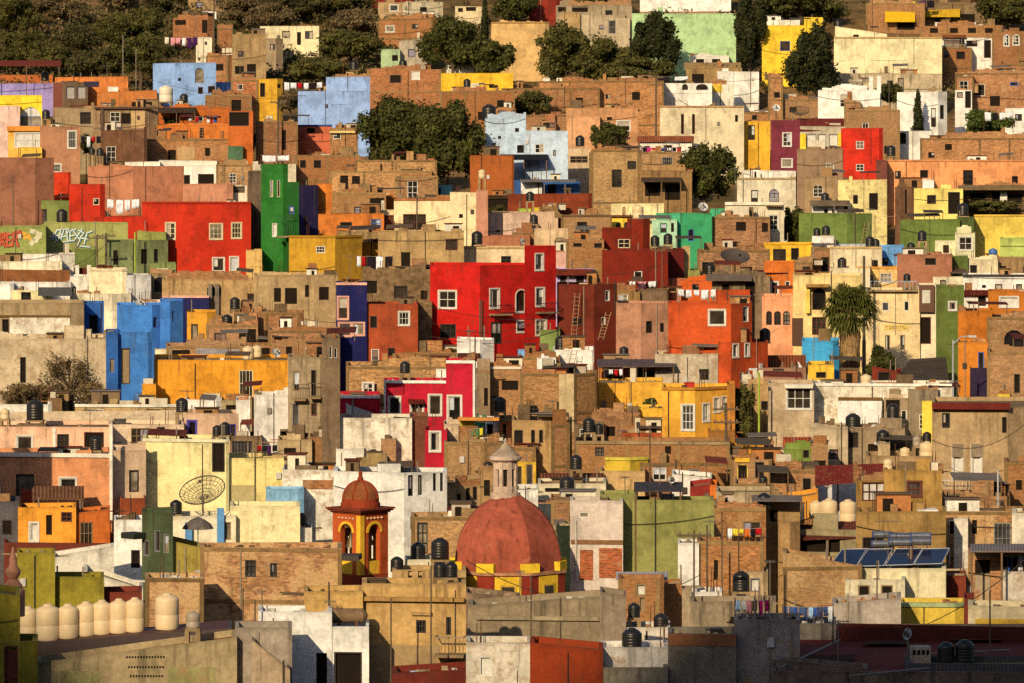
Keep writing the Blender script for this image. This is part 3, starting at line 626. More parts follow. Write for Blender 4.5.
def tree(px, yt, yb, w, label, kind='dark', dd=0, n=3000, shape='round', cat='tree', name='tree', leaf=.3, ground=None, group='trees among the houses', d=None):
    SEED[0] += 1; g = random.Random(SEED[0]); d = d or D(yb) + dd; x = (px - CX) * d / F; zc1 = Z(yt, d); zc0 = Z(yb, d); z0 = min(terr(d), zc0) if ground is None else ground
    W = w * d / F / 2; Hh = (zc1 - zc0) / 2; zc = (zc0 + zc1) / 2; o = tag(empty(name, (x, d, z0)), label, cat, group)
    cs, rs = [], []
    if shape == 'cone':
        K = 26
        for i in range(K):
            t = (i + .5) / K; rr = W * (1 - t) ** .75 * g.uniform(.8, 1.15); an = g.uniform(0, 6.28); q = rr * .45
            cs.append((x + math.cos(an) * q, d + math.sin(an) * q, zc0 + 2 * Hh * t * .97)); rs.append((rr * .62 + .12, rr * .62 + .12, Hh * .14 + .15))
    else:
        K = 38
        for i in range(K):
            an = g.uniform(0, 6.28); el = g.uniform(-.85, 1.05); rr = math.sqrt(max(0, 1 - el * el * .8)) * g.uniform(.3, 1.05)
            q = g.uniform(.14, .33); cs.append((x + math.cos(an) * rr * W, d + math.sin(an) * rr * W * .85, zc + el * Hh * .68)); rs.append((W * q, W * q, Hh * q * 1.05))
    n = int(n * 2.5); leaf *= .6; crown = quads('crown', leaf_cloud(cs, rs, n, leaf, SEED[0]), LM(kind), o, (x, d, z0))
    b = MB(); tr = max(.06, W * .07); top = Vector((x, d, zc)); b.tube([(x, d, z0 - .2), (x + W * .04, d, (z0 + zc) / 2), top], tr, 8, tr * .55)
    for i in range(0, K, 2):
        c = Vector(cs[i]); b.tube([(x, d, min(zc, c.z) - Hh * .35 if c.z > zc0 + .3 else zc0), ((x + c.x) / 2, (d + c.y) / 2, (zc + c.z) / 2 - Hh * .05), c], tr * .4, 5, tr * .12)
    b.build('trunk', simple('bark', (.09, .065, .045), .95, .1, .6, 1.4), o); return o
DFIX.update({('yellow pergola house', 1): 490.6,('patched low brick house', 1): 456.9,('long white garden wall', 0): 452.4,('large light blue house', 0): 492.4,('pale aqua house', 2): 483.8,('brick house with broken props', 1): 488.1,('grey porch house', 1): 568.8,('low brick house with cream patch', 0): 503.6,('peach plaster house', 1): 471.0,('white chimney post house', 1): 519.3,('stepped parapet brick house', 1): 495.1,('sprawling brick house', 1): 502.4,('sprawling brick house', 2): 503.6,('grey green narrow doorway house', 1): 376.1,('navy wall with pink edge', 0): 346.2,('unplastered brick row house', 0): 429.0,('unplastered brick row house', 1): 427.8,('mustard cube house', 1): 380.3,('lilac balcony house', 0): 363.8,('white shed blue panel house', 1): 430.7,('cream parapet yellow arcade house', 1): 404.7,('bright blue block', 1): 389.6,('lemon yellow porch house', 2): 437.2,('small green wall house', 1): 370.6,('olive cream parapet house', 1): 365.1,('long ochre house', 1): 299.9,('low dish roof house', 0): 313.8,('crimson white trim house', 4): 293.8,('low brick window house', 3): 301.3,('long stained cream house', 2): 277.1,('yellow green balcony house', 1): 276.4,('yellow green balcony house', 4): 276.4,('grille corner house', 3): 311.6,('grille corner house', 4): 323.9,('paired slot brick house', 1): 273.3,('paired slot brick house', 2): 273.3,('red rubble parapet house', 1): 287.5,('small yellow block house', 0): 272.6,('low tan timber house', 1): 272.6,('red brick panel house', 2): 232.2,('long white parapet house', 1): 287.6,('long white parapet house', 3): 287.6,('yellow stub wall house', 0): 286.4,('yellow stub wall house', 1): 298.4,('bright white doorway house', 3): 178.0,('low rust red house', 2): 195.3,('low grey wall house', 0): 178.7,('towel deck house', 2): 224.0,('brick house under cream tanks', 1): 243.2,('yellow green trim house', 2): 221.5,('wide maroon roof house', 0): 174.7,('tan stone niche house', 1): 240.6,('tan stone niche house', 2): 240.6})
# ================= houses, from the top of the slope downwards (columns and rows as seen in the photograph) =================
# ---- top, west
H('pale concrete house with a shaded porch above the highest brick house', 'topmost concrete house', 188, 232, -14, 13, 'c#b89a70', '196 2 203 8 kp;216 0 222 6 kh')
H('two storey brick house with dark window and doorway below the scrub slope', 'highest brick house', 173, 214, 17, 40, 'b#a8653e', '175 20 186 25 nh;202 20 208 33 nh;205 38 211 45 wp', xc=208, fr=False).V(196, 212, 37, 52, 'p#e8d4ac', dd=-1)
H('plain brick block beside a wooden utility pole on the upper slope', 'brick block by the pole', 217, 233, 28, 49, 'b#a06038')
H('half built concrete house with open dark ground floor bays near scrub trees', 'half built concrete house', 232, 266, 34, 82, 'c#b0946c', '235 66 244 74 nh;247 64 256 77 nh;238 51 244 57 kp', a=-6).V(222, 236, 48, 60, 'p#e4cfa6', dd=-2).band(232, 266, 60, 62, 'c#8a7458')
H('sky blue house with an arched brick coloured opening and small red windows', 'sky blue hillside house', 153, 216, 63, 106, 'p#98bcf6', '195 68 204 83 nb;198 87 203 94 rh;208 86 215 93 rh;178 78 181 81 nh', xc=174, aL=30, aR=8).V(215, 232, 82, 96, 'p#8cb0f0', dd=-1)
H('narrow brick house stepping up beside the sky blue house', 'narrow stepped brick house', 206, 236, 55, 82, 'b#a4683e', xc=228).V(205, 252, 95, 112, 'b#8a5434', dd=-2)
H('brick house with one pale window facing the yellow corner house', 'brick house with pale window', 231, 258, 80, 112, 'b#a45c34', '237 84 243 90 wp')
H('long orange wall house with a flat roof behind the weathered shack', 'long orange wall house', 55, 128, 77, 101, 'p#dc7a34', a=-10).V(97, 157, 92, 111, 'p#c87434', '132 102 138 107 nh', yr=90, dd=-2)
h = H('yellow house with a roof terrace under a red pergola and arched window', 'yellow pergola house', -6, 42, 95, 127, 'p#f4c81c', '20 107 41 126 ba', a=-8, dep=10)
h.V(-6, 20, 106, 127, 'p#e4b8a0', dd=-1.2, nb=True).V(-6, 53, 84, 98, 'p#a894c8', dd=3.2, par=.9, dep=6).V(-6, 53, 74, 86, 'p#c0642c', dd=10)
h.awn(-8, 61, 66, 61, 'k#8a3424', out=4, vi=2, back=2, name='pergola_roof')
h = H('orange and pink house with barred windows below the yellow pergola house', 'orange and pink barred house', 8, 80, 126, 175, 'p#f0a840', '15 133 40 147 W6', xc=58, aL=14, aR=20)
h.V(40, 80, 126, 176, 'p#b87c56', '68 131 76 148 Wg;53 164 61 172 Wg', dd=-1.5, a=-14).band(8, 58, 126, 131, 'p#e8902c', .35, 'eave', vi=0).V(19, 42, 147, 176, 'p#f4bc3c', dd=-2)
H('weathered panel shack with a dark red side and sagging canopy', 'weathered panel shack', 53, 88, 82, 108, 'c#a48a70', '66 86 75 99 gs;77 86 86 99 gs', xc=63, aL=10, m2=None).awn(84, 99, 87, 82, 'k#403a4a', out=1.5, posts=False).band(53.5, 62.5, 83, 107, 'n#7c2c1c', .05, 'door')
H('pale mud plaster house with a grille window under the shack', 'mud plaster house', 55, 98, 108, 141, 'q#b09468', '80 112 91 124 k6')
H('grey brown house with paired windows and dark corner posts', 'grey brown paired window house', 93, 158, 107, 142, 'c#947c62', '110 112 120 126 w4;121 113 131 124 kh;100 113 103 124 nh', xc=145, aL=6, aR=25).band(95, 157, 107, 109, 'c#5a463a', .4, 'eave').band(101, 104, 109, 131, 'c#6a5648', .3, 'post').band(131, 145, 111, 128, 'p#c8a068', .02, 'plaster_panel')
H('plain reddish brown blockwork wall house below the grey brown house', 'reddish brown blockwork house', 101, 147, 130, 172, 'c#86604a', xc=144)
h = H('long burnt orange house with dark canopies and rooftop laundry', 'burnt orange canopy house', 157, 230, 108, 128, 'p#c86420', '164 118 180 124 kh;196 116 204 123 kp', a=-5)
h.V(157, 252, 125, 146, 'p#d87428', '200 128 204 138 nh', a=-6, dd=-2).V(228, 253, 111, 162, 'p#cc6422', '229 112 249 126 kh', dd=-4, a=-8).awn(157, 196, 113, 108, 'k#4a3a2c', out=1.8, vi=0)
H('low brick house with several wall patches below the burnt orange house', 'patched low brick house', 145, 242, 139, 165, 'b#a06a40', '168 150 176 160 nh;205 148 210 156 nh', a=-4).band(177, 195, 147, 160, 'p#c49a64', .04, 'plaster_patch').V(228, 243, 146, 162, 'p#5c7a54', dd=-1.5)
H('long white garden wall in front of the patched brick house', 'long white garden wall', 125, 160, 162, 172, 'p#f0e4cc', name='garden_wall', cat='wall').V(159, 217, 160, 172, 'p#f0e2c8', dd=-.5)
# ---- top, centre
H('small cream house with two dark windows and a door under scrub hill', 'small cream hill house', 260, 319, 26, 50, 'p#ecd49c', '282 31 290 38 kp;305 31 313 39 kp;297 32 301 45 nh', a=-8, nb=True).V(268, 276, 21, 27, 'p#e4cc98', dd=2)
H('bare concrete shed tucked among bushes below the cream hill house', 'bare concrete shed', 252, 283, 38, 62, 'c#a8947a', '256 46 261 56 nh;270 44 275 50 kp', xc=276)
h = H('tall peach brick house with grey upper storey and small windows', 'tall peach brick house', 378, 443, 18, 47, 'b#c48654', '386 26 394 32 Wp;412 24 418 29 kp', xc=432, aR=20)
h.V(378, 404, 2, 20, 'c#b89c78', '390 5 398 11 Wp', dd=.3).V(403, 443, 2, 20, 'c#c8bca4', '420 7 427 17 kh', dd=-.6).rail(405, 438, 12, 19, 'n#c8bca4', .6).band(366, 380, 22, 30, 'p#c49868', .3, 'plaster_patch')
H('dark red house top peeping above the tall peach brick house', 'dark red house top', 372, 414, -12, 5, 'p#8a2418')
H('cream hut with one long dark window between conifers', 'cream hut', 455, 482, 6, 22, 'p#dcc08c', '458 8 463 12 nh;466 7 476 11 nh')
H('tall blank tan house beside the cypress on the upper slope', 'blank tan house', 491, 549, 22, 66, 'p#dcac66', xc=545, aL=6, aR=20, top='c#b08a58')
h = H('pale gabled shed with a sloping roof and two dark windows', 'pale gabled shed', 399, 427, 41, 62, 'c#c8bca8', '408 49 415 57 kp;418 48 425 57 kp', yr=38)
H('small light green wall house beside the pale gabled shed', 'small light green house', 381, 400, 49, 64, 'p#b4c88c', '392 55 398 61 kh')
H('long brick house with a laundry window and a white panel', 'long brick house with white panel', 367, 441, 69, 108, 'b#b06c40', '390 75 401 83 kh;411 71 420 80 ws', a=-5)
h = H('long bright yellow house with a white rooftop room', 'long bright yellow house', 440, 513, 73, 90, 'p#f0b81c', '489 85 498 88 nh', a=-5)
h.V(446, 473, 65, 75, 'p#f0e6d0', '449 66 454 69 kp', dd=4)
H('large light blue blank wall house stepped at its roof beside a big tree', 'large light blue house', 298, 370, 91, 124, 'p#a2c0fa', a=-6, dep=9).V(326, 370, 77, 124, 'p#a4c2fb', a=-6, dd=-.8)
H('small deep yellow house with a dark doorway beside brush', 'small deep yellow house', 254, 283, 79, 113, 'p#dca020', '260 83 265 97 kh;277 84 281 88 kp', xc=277, aR=40)
H('coral red house with a blue roof strip and a leaning beam', 'coral red house', 296, 332, 125, 156, 'p#d46844', '307 128 315 133 nh', a=-8, top='k#3c5a94').V(256, 298, 121, 165, 'b#946042', '282 130 286 150 nh', dd=1.0, a=-5)
H('narrow brick house with a dark porch beside the big dark tree', 'narrow brick porch house', 330, 358, 128, 168, 'b#a87448', '333 133 341 139 wp;347 150 352 165 nh', a=-8).band(330, 357, 131, 133, 'p#e0c070', .4, 'eave')
h = H('pale aqua house with small dark windows and a shade awning', 'pale aqua house', 485, 526, 118, 182, 'p#c6d6ea', '515 128 519 132 kh;517 145 524 153 kp;492 143 496 149 kp;498 136 501 139 nh', a=-7)
h.V(524, 568, 130, 184, 'p#cedcf0', '535 144 544 153 w4;553 150 556 156 kp', dd=-.3, a=-7).awn(500, 548, 160, 155, 'f#1c1c22', out=2.5)
h.V(540, 556, 122, 133, 'b#b0704a', '543 121 555 128 kp', dd=4)
H('long brick house under the bright yellow house with broken roof props', 'brick house with broken props', 440, 515, 91, 130, 'b#a8683e', '478 112 490 120 nh;497 100 505 108 kh', a=-4, dep=9).V(484, 513, 110, 125, 'b#9a6440', '498 108 505 113 kp', dd=-3)
H('small plain brick house half hidden below the big dark tree', 'half hidden brick house', 295, 360, 155, 178, 'b#a46a44', '300 160 306 168 kh', a=-3)
H('tan brick terrace wall house under the big dark tree', 'tan brick terrace house', 355, 437, 160, 200, 'b#b08450', '', a=-5).V(366, 400, 156, 163, 'p#e8d098', '372 158 378 162 nh;386 158 391 162 nh', dd=2)
# ---- top, east
H('dark red flat roofed house on the skyline beside trees', 'dark red skyline house', 529, 562, -12, 20, 'p#a03020', xc=556, aL=10)
H('grey stone house with an open porch below the skyline', 'grey porch house', 556, 632, 5, 40, 'c#a09078', '558 7 566 12 nh;572 6 588 12 nh', a=-5).V(562, 580, 13, 32, 'c#b0946a', dd=-2).V(578, 630, 13, 40, 'c#c0b096', dd=-1.5, yr=18)
H('pale green wall with a white upper storey behind conifers', 'pale green and white house', 632, 736, 13, 64, 'p#b4d08c', a=-7, dep=12).V(640, 731, -14, 13.5, 'p#f2ecdf', a=-7, dd=-.2, nb=True).band(640, 731, 11.5, 13, 'c#c08c70', .1, 'trim')
H('low white house with a shallow tiled roof at the foot of the green wall', 'low white tiled house', 690, 729, 56, 68, 'p#eadfc8', '696 59 704 63 nh;712 59 720 63 nh', a=-4, roof='t#9a7048').awn(690, 727, 56, 49, 't#9c7048', out=1, posts=False, back=4, name='tiled_roof')
H('tan roof sheds stepping down below the low white tiled house', 'tan roof sheds', 686, 742, 68, 88, 'c#a88a60', '692 74 704 84 nh', a=-3).awn(684, 741, 70, 63, 'c#b09468', out=2, posts=False, back=3, name='shed_roof')
H('bright white blank wall beside the tan roof sheds', 'bright white blank wall', 717, 759, 71, 90, 'p#f0e6d4', name='white_wall', cat='wall', a=-8)
H('white house with two small arched windows above bushes', 'white house above bushes', 662, 712, 83, 108, 'p#f0e8d8', '682 84 688 90 kb;696 84 708 90 kb', a=-9).V(709, 734, 84, 100, 'p#e8dcc0', dd=-1).band(709, 722, 84, 92, 'p#f0c030', .08, 'panel')
H('long unfinished brick house with many bays and roof rods', 'long unfinished brick house', 538, 664, 81, 112, 'b#a8703f', '555 95 561 104 nh;590 90 600 96 kh;632 92 640 100 nh', a=-5, dep=10).band(560, 573, 91, 108, 'p#d8b870', .05, 'plaster_patch').V(607, 650, 79, 104, 'c#a88458', dd=-1)
H('cream tank base wall on top of the long unfinished brick house', 'low brick house with cream patch', 512, 600, 88, 112, 'b#a06a42', a=-4).V(543, 550, 78, 90, 'p#ece0c8', dd=-1)
H('peach plaster house with a small white framed window behind a bush', 'peach plaster house', 566, 638, 108, 150, 'q#d8955e', '617 121 630 131 Wp;607 117 612 120 nh', a=-6).V(567, 600, 116, 150, 'p#dc9c66', dd=-1, a=-12)
H('narrow brown brick slot house with window beside the aqua house', 'brown brick slot house', 524, 568, 115, 135, 'b#985c38', '542 120 556 128 kh')
H('cream house with two tall slit windows crossed by overhead cables', 'cream slit window house', 660, 744, 106, 150, 'p#e4cc9c', '681 114 684 134 rh;692 114 695 134 rh;735 115 738 122 kh', xc=666, aL=30, aR=6, top='c#b8946c')
H('amber house with one dark window beside the cream slit window house', 'amber house', 742, 770, 121, 147, 'p#e8a824', '748 125 755 140 k4', a=-5).V(735, 770, 112, 124, 'b#a87448', '752 115 757 120 kh', dd=3)
H('yellow house with one blue window beside the large evergreen', 'yellow house with blue window', 762, 822, 25, 70, 'p#f4c422', '780 41 790 51 bp', a=-8).V(804, 823, 17, 40, 'p#f2c020', dd=.6, a=-8).V(762, 800, 20, 27, 'p#f4ead0', dd=-.3)
h = H('large cream house with a blank facade and grey lower wall', 'large blank cream house', 834, 942, 37, 76, 'p#f2dca0', xc=838, aL=30, aR=6, dep=10, top='c#c8ac78')
h.V(835, 887, 26, 40, 'p#f2dca4', '853 31 859 37 kh', dd=2.5, yr=34).V(838, 942, 73, 94, 'c#c4b498', dd=.05, a=-6)
H('white house with a barred window and tall chimney posts', 'white chimney post house', 818, 880, 90, 122, 'p#f2ecdf', '840 94 850 107 w4', a=-8).V(829, 862, 82, 91, 'c#c0b4a0', '834 86 841 90 kp;844 86 852 90 kp', dd=3).V(869, 873, 76, 112, 'p#f2ecdf', dd=-.6, dep=1).V(877, 881, 76, 112, 'p#f2ecdf', dd=-.6, dep=1).V(866, 884, 73, 79, 'c#a08c70', dd=-.8, dep=1.5, zb=79, nb=True)
H('white house with tall narrow windows behind a cypress', 'white cypress house', 897, 947, 92, 134, 'p#f0e8da', '931 108 936 127 kp;940 105 944 119 kp', xc=938, aL=8, aR=30)
H('brick house with stepped parapet beside the scarlet house', 'stepped parapet brick house', 844, 900, 110, 152, 'b#a06a42', '884 146 892 154 kh', a=-4).V(844, 861, 98, 114, 'b#a4683e', dd=.5, yr=102)
h = H('brick terrace house with yellow fringed awnings near the skyline', 'yellow awning terrace house', 920, 1002, 26, 46, 'b#b08454', '930 28 938 33 nh;950 28 958 33 nh;968 28 976 33 nh;985 28 993 33 nh', a=-5)
h.V(866, 925, 3, 30, 'b#a87a50', '897 18 915 30 kh', dd=2).V(925, 1000, 4, 28, 'c#8a7458', '935 14 950 24 kh;958 14 975 24 kh', dd=5)
h.awn(885, 915, 22, 12, 'f#e8b020', out=1.5, posts=False, vi=1).awn(912, 960, 17, 9, 'f#d8a428', out=2, posts=False, vi=2)
H('white house front with pale windows under a brown roof edge', 'white front with brown roof', 942, 993, 37, 62, 'p#efe6d6', '944 40 960 47 kp;966 40 978 47 wp;984 40 991 58 kh', a=-5).band(942, 966, 35, 38, 'c#7a4a30', .5, 'eave').V(942, 972, 47, 64, 'b#a06c44', dd=-1)
H('brick house with two white arched windows at the slope top', 'white arch window brick house', 992, 1030, 32, 68, 'b#98633f', '1004 35 1009 46 Wa;1013 35 1019 45 Wa', a=-4)
H('tall stone tower house block near the skyline trees', 'skyline stone block', 960, 982, -8, 20, 'c#8a6a50')
h = H('sprawling brick house with rubble roof and a small white annex', 'sprawling brick house', 955, 1030, 72, 112, 'b#a4704a', '972 84 985 96 wp;1010 82 1018 86 bp;990 96 1000 106 nh', a=-5)
h.V(955, 972, 90, 110, 'p#ece2cf', '957 92 963 98 kp;965 91 971 108 kh', dd=-1).V(955, 974, 76, 92, 'b#a87048', dd=.4).V(1000, 1030, 64, 90, 'b#a4683f', dd=.6).V(1005, 1030, 108, 124, 'p#efe6d8', '1015 114 1022 121 kp', dd=-1)
H('long low brick wall house above the long orange house', 'low brick wall house', 920, 1030, 138, 162, 'b#b07a4c', '945 144 952 150 nh', a=-4).V(896, 935, 131, 150, 'p#efe8da', '900 133 906 144 nh', dd=2)
H('maroon house with two white framed windows beside a yellow columned balcony', 'maroon house', 771, 800, 120, 176, 'p#8a3440', '783 133 791 146 W4;782 159 792 167 Wp', a=-3)
h = H('house with a dark red roof and yellow columned balcony', 'yellow columned balcony house', 797, 846, 126, 152, 'p#c8b490', '806 134 816 148 gs;818 134 826 148 gs;829 134 838 148 gs', a=-5)
h.band(799, 806, 134, 150, 'p#f0c81c', .5, 'column').band(838, 842, 133, 148, 'p#f0c81c', .5, 'column').awn(797, 846, 131, 119, 'k#7a2c28', out=2, posts=False, back=2).V(797, 843, 149, 178, 'q#a88460', '826 163 834 170 wp', dd=-1)
H('scarlet house with two small white framed windows', 'scarlet house', 841, 883, 128, 180, 'p#d82812', '856 141 864 149 w4;856 164 864 171 w4', xc=879, aL=8, aR=30)
H('tan brick corner house beside the big evergreen and scarlet house', 'tan brick corner house', 768, 783, 77, 122, 'b#a87448', '774 92 780 98 kh').V(782, 820, 99, 122, 'b#a06c44', dd=1)
# ---- second band, west
H('tall plain terracotta wall house below the orange and pink house', 'plain terracotta house', -6, 54, 157, 226, 'p#a4684a', xc=35, aL=8, aR=18)
h = H('salmon house with a white rooftop block and dark square openings', 'salmon white block house', 88, 184, 166, 202, 'p#cc8058', '', xc=133, aL=6, aR=16)
h.V(183, 233, 184, 204, 'p#cf8862', dd=-1, a=-5).V(183, 217, 165, 186, 'p#f0e6d2', '184 175 190 184 nh;198 174 214 185 nh', a=-5, dd=.5).V(216, 252, 164, 186, 'b#ac8658', dd=.3).V(231, 247, 185, 202, 'p#e8d4b0', '233 186 245 193 lg', dd=-1.3)
h = H('vermilion house with white framed windows and a stepped side wing', 'stepped vermilion house', 142, 251, 202, 282, 'p#d02a0e', '166 223 175 239 C4;210 224 222 239 C6;232 223 241 238 C6;213 258 224 271 Wp;230 257 238 271 Wp', xc=200, aL=14, aR=10, dep=9, dd=7, top='p#b82a10')
h.V(53, 71, 172, 204, 'p#d83410', xc=68, aL=8).V(69, 105, 184, 226, 'p#cc2a10', '93 198 100 205 cp', xc=100, aL=8, dd=-.5).V(90, 144, 217, 234, 'p#c82810', dd=-1, a=-8)
h = H('olive green flat roofed house with a barred dark opening', 'olive barred opening house', 20, 90, 200, 226, 'p#8c9448', '22 209 47 224 kg', xc=73, aL=6, aR=22)
h = H('olive wall house painted with white, teal and orange graffiti', 'olive graffiti wall house', 44, 128, 222, 256, 'p#a8a658', a=-6)
GRAF = h
h.V(-6, 46, 227, 262, 'p#9ca050', a=-6, dd=-.3)
GRAF2 = h
h = H('grey green house with three narrow dark doorways', 'grey green narrow doorway house', 107, 168, 240, 276, 'p#8a9058', '113 250 118 265 kh;141 249 147 264 kh;154 249 158 263 kh', xc=137, aL=5, aR=18)
h.V(137, 166, 231, 244, 'p#a0a04c', dd=3, yr=232).V(75, 98, 250, 270, 'p#76803c', dd=-1).V(150, 176, 263, 282, 'p#8c9650', dd=-1.5)
H('plain white block wall under the graffiti wall', 'plain white block', 18, 79, 254, 272, 'p#efe2cc', xc=60, aL=6, aR=25).V(-6, 20, 255, 268, 'p#a07850', dd=-.4).V(-6, 62, 262, 275, 'p#f0dcae', dd=-2, a=-9, roof='b')
H('white house under a long brown lean to roof', 'white lean to roof house', -6, 71, 281, 300, 'p#ece4da', '', xc=56, aL=5, aR=20).awn(-8, 70, 282, 270, 'c#8a5a38', out=.6, posts=False, back=8, name='lean_to_roof', ends=(282, 271))
h = H('cream house edged with small terracotta tiles and white posts', 'cream tile edged house', 89, 127, 269, 300, 'p#f0d8a4', xc=122, aL=5, aR=20, top='p#e8d0a0')
h.V(70, 90, 276, 298, 'p#ece0ce', '72 287 76 293 kh', dd=.5).V(126, 151, 275, 302, 'p#d4d0cc', dd=.3, a=8).V(74, 152, 268, 277, 't#7a3020', dd=2.5, nb=True)
for x in (69, 75, 87, 114, 135, 147): h.V(x, x + 4, 265, 277, 'p#f0e6d4', dd=2.2, dep=.5, nb=True, zb=278)
H('pale yellow shed with a crossed dark window frame and grey tarp', 'pale yellow shed', -6, 14, 284, 306, 'p#efe8dc', xc=10).V(12, 52, 290, 308, 'p#ecd896', '21 292 31 303 k4', a=-5).awn(38, 72, 296, 288, 'f#5a564e', out=1.5, posts=False, name='tarpaulin').V(70, 131, 293, 308, 'p#f0dcb0', xc=112, aL=5, aR=20)
h = H('long tan house with a patchy whitewashed front and dark opening', 'patchy whitewashed house', -6, 84, 303, 350, 'q#b89a6c', '2 319 9 338 kh', xc=70, aL=5, aR=18, dep=9, nb=True)
h.band(10, 70, 317, 337, 'q#f0e2c4', .05, 'whitewash').band(-6, 70, 315, 317, 'c#7a5c3c', .15, 'trim')
H('ruined beige house with peeling walls behind dry brush', 'ruined beige house', -6, 106, 339, 408, 'q#d8bc90', '20 357 26 383 kh;66 361 71 369 nh', xc=60, aL=8, aR=10, dep=9)
h = H('cobalt blue house of stepped blocks with slit windows', 'stepped cobalt blue house', 117, 162, 305, 350, 'p#3c84cc', '153 317 158 328 bp', xc=152, aL=6, aR=34)
h.V(83, 104, 303, 344, 'p#2f6fb4', '89 315 98 333 kh', a=12, dd=.5).V(160, 183, 301, 352, 'p#3a80c8', '172 311 175 322 bp', xc=170, aL=18, aR=30, dd=1).V(106, 118, 332, 404, 'p#2a68ac', '109 358 115 373 bp', dd=-1, a=6).V(117, 152, 332, 404, 'p#3a80c4', '121 348 130 384 kDl', xc=148, aL=5, dd=-.6).V(133, 170, 302, 320, 'p#efe4d4', dd=4)
H('navy blue wall house with a pink top edge', 'navy wall with pink edge', 163, 209, 296, 314, 'p#26285c', top='p#e8a890')
H('small ochre house with one dark window beside water tanks', 'small ochre house', 187, 216, 312, 350, 'p#e49a24', '191 324 198 340 kp', xc=207, aL=5, aR=26)
H('long tan retaining wall house with an arched brick end', 'long tan retaining house', 162, 258, 279, 316, 'c#bc9c70', a=-5, dep=8).V(148, 176, 273, 296, 'c#a8906c', '154 277 165 292 kb', dd=-1).V(208, 212, 284, 314, 'c#8a8078', dd=-2, dep=.6).V(215, 219, 284, 314, 'c#8a8078', dd=-2, dep=.6)
H('red brick house with a wide dark opening under black tanks', 'brick house under black tanks', 206, 258, 324, 356, 'b#a87048', '239 329 256 342 nh', a=-4, dep=8).V(236, 258, 312, 330, 'b#a47048', dd=.6)
h = H('tall emerald green tower house with slit windows and a balcony', 'emerald green tower house', 261, 288, 164, 276, 'p#2c7c2a', '270 180 273 197 cp;277 180 280 197 cp;289 206 294 214 kh;272 223 277 237 wdw', xc=283, aL=8, aR=25)
h.V(286, 299, 182, 278, 'p#256a26', '289 206 294 214 bp', dd=.4, a=10).rail(276, 292, 216, 236, 'n#1e5a38', .9).V(283, 296, 164, 184, 'p#e8d4a8', dd=2, a=5)
H('slim grey brown house squeezed beside the emerald tower', 'slim grey brown house', 248, 262, 171, 262, 'c#7c6a5e', '251 211 256 222 kp;251 238 256 249 kp', a=8).V(246, 262, 250, 278, 'p#e0b060', '250 225 256 235 kp', dd=-1, a=4)
H('dark navy wall house between the green tower and an orange house', 'dark navy wall house', 298, 318, 185, 240, 'p#261e44', '304 215 307 228 kh', a=12)
h = H('orange house with a long low front and blue framed window', 'long low orange house', 316, 384, 214, 240, 'p#dc7828', '340 222 352 226 kh;371 219 381 228 b4', a=-6)
h.V(316, 332, 184, 238, 'p#e47c26', xc=329, aL=6, dd=.5, aR=12).V(330, 386, 192, 218, 'b#b08858', '370 198 384 210 nh', a=-5, dd=3).V(383, 396, 198, 212, 'p#c8641c', dd=2.6)
H('row of unplastered brick walls under the big dark tree', 'unplastered brick row house', 330, 432, 171, 196, 'b#b08252', '352 176 360 184 nh', a=-5).V(395, 438, 176, 196, 'b#a47a50', dd=-1)
h = H('cream house with a wide brown framed doorway and plain right block', 'cream brown doorway house', 394, 452, 199, 238, 'p#f0d29a', '403 214 426 230 r4', a=-6, top='c#c07c50')
h.V(450, 477, 192, 240, 'p#f0d49c', '459 214 463 218 kh', a=-6, dd=-.8).V(380, 396, 210, 236, 'p#e4c890', '382 215 394 230 rDr', dd=-.2).V(430, 452, 185, 200, 'p#68b0b0', '438 188 441 197 kh', dd=4)
H('slim pink plaster block beside a shaded terrace', 'slim pink block', 476, 488, 190, 246, 'p#cc8a68', a=-5).V(486, 530, 213, 240, 'p#dcb494', '496 230 500 232 nh', a=-4, dd=-.5).V(486, 516, 195, 216, 'c#4a3a2c', '488 199 512 212 nh', dd=2).V(481, 530, 236, 252, 'p#b8704a', dd=-2)  # the dark brown block carries the terrace's shade in its colour
H('rust brown house with a black tank and shaded roof shelters', 'rust brown house', 470, 514, 155, 198, 'p#b05a22', xc=512, dep=8).V(508, 592, 194, 222, 'p#943c1e', xc=588, aL=6, aR=30, dd=-2)
h = H('mustard cube house with one small white barred window', 'mustard cube house', 289, 362, 236, 280, 'p#d0961e', '316 246 325 253 wg', xc=335, aL=12, aR=36, dep=5, top='p#b88018')
h.V(358, 384, 242, 268, 'p#c88c1c', '', dd=2, a=8)
H('long tan stone retaining wall behind the mustard cube', 'tan stone retaining wall', 378, 464, 231, 276, 'c#bc9e70', a=-5, name='retaining_wall', cat='wall').V(338, 402, 231, 268, 'c#b4986c', dd=1.5, yr=233, a=-5)
H('cream house with a narrow window peeping over the tall red house', 'cream house behind red', 455, 528, 247, 272, 'p#ecc894', '501 256 511 264 k4', a=-6, top='c#d0b080', nb=True)
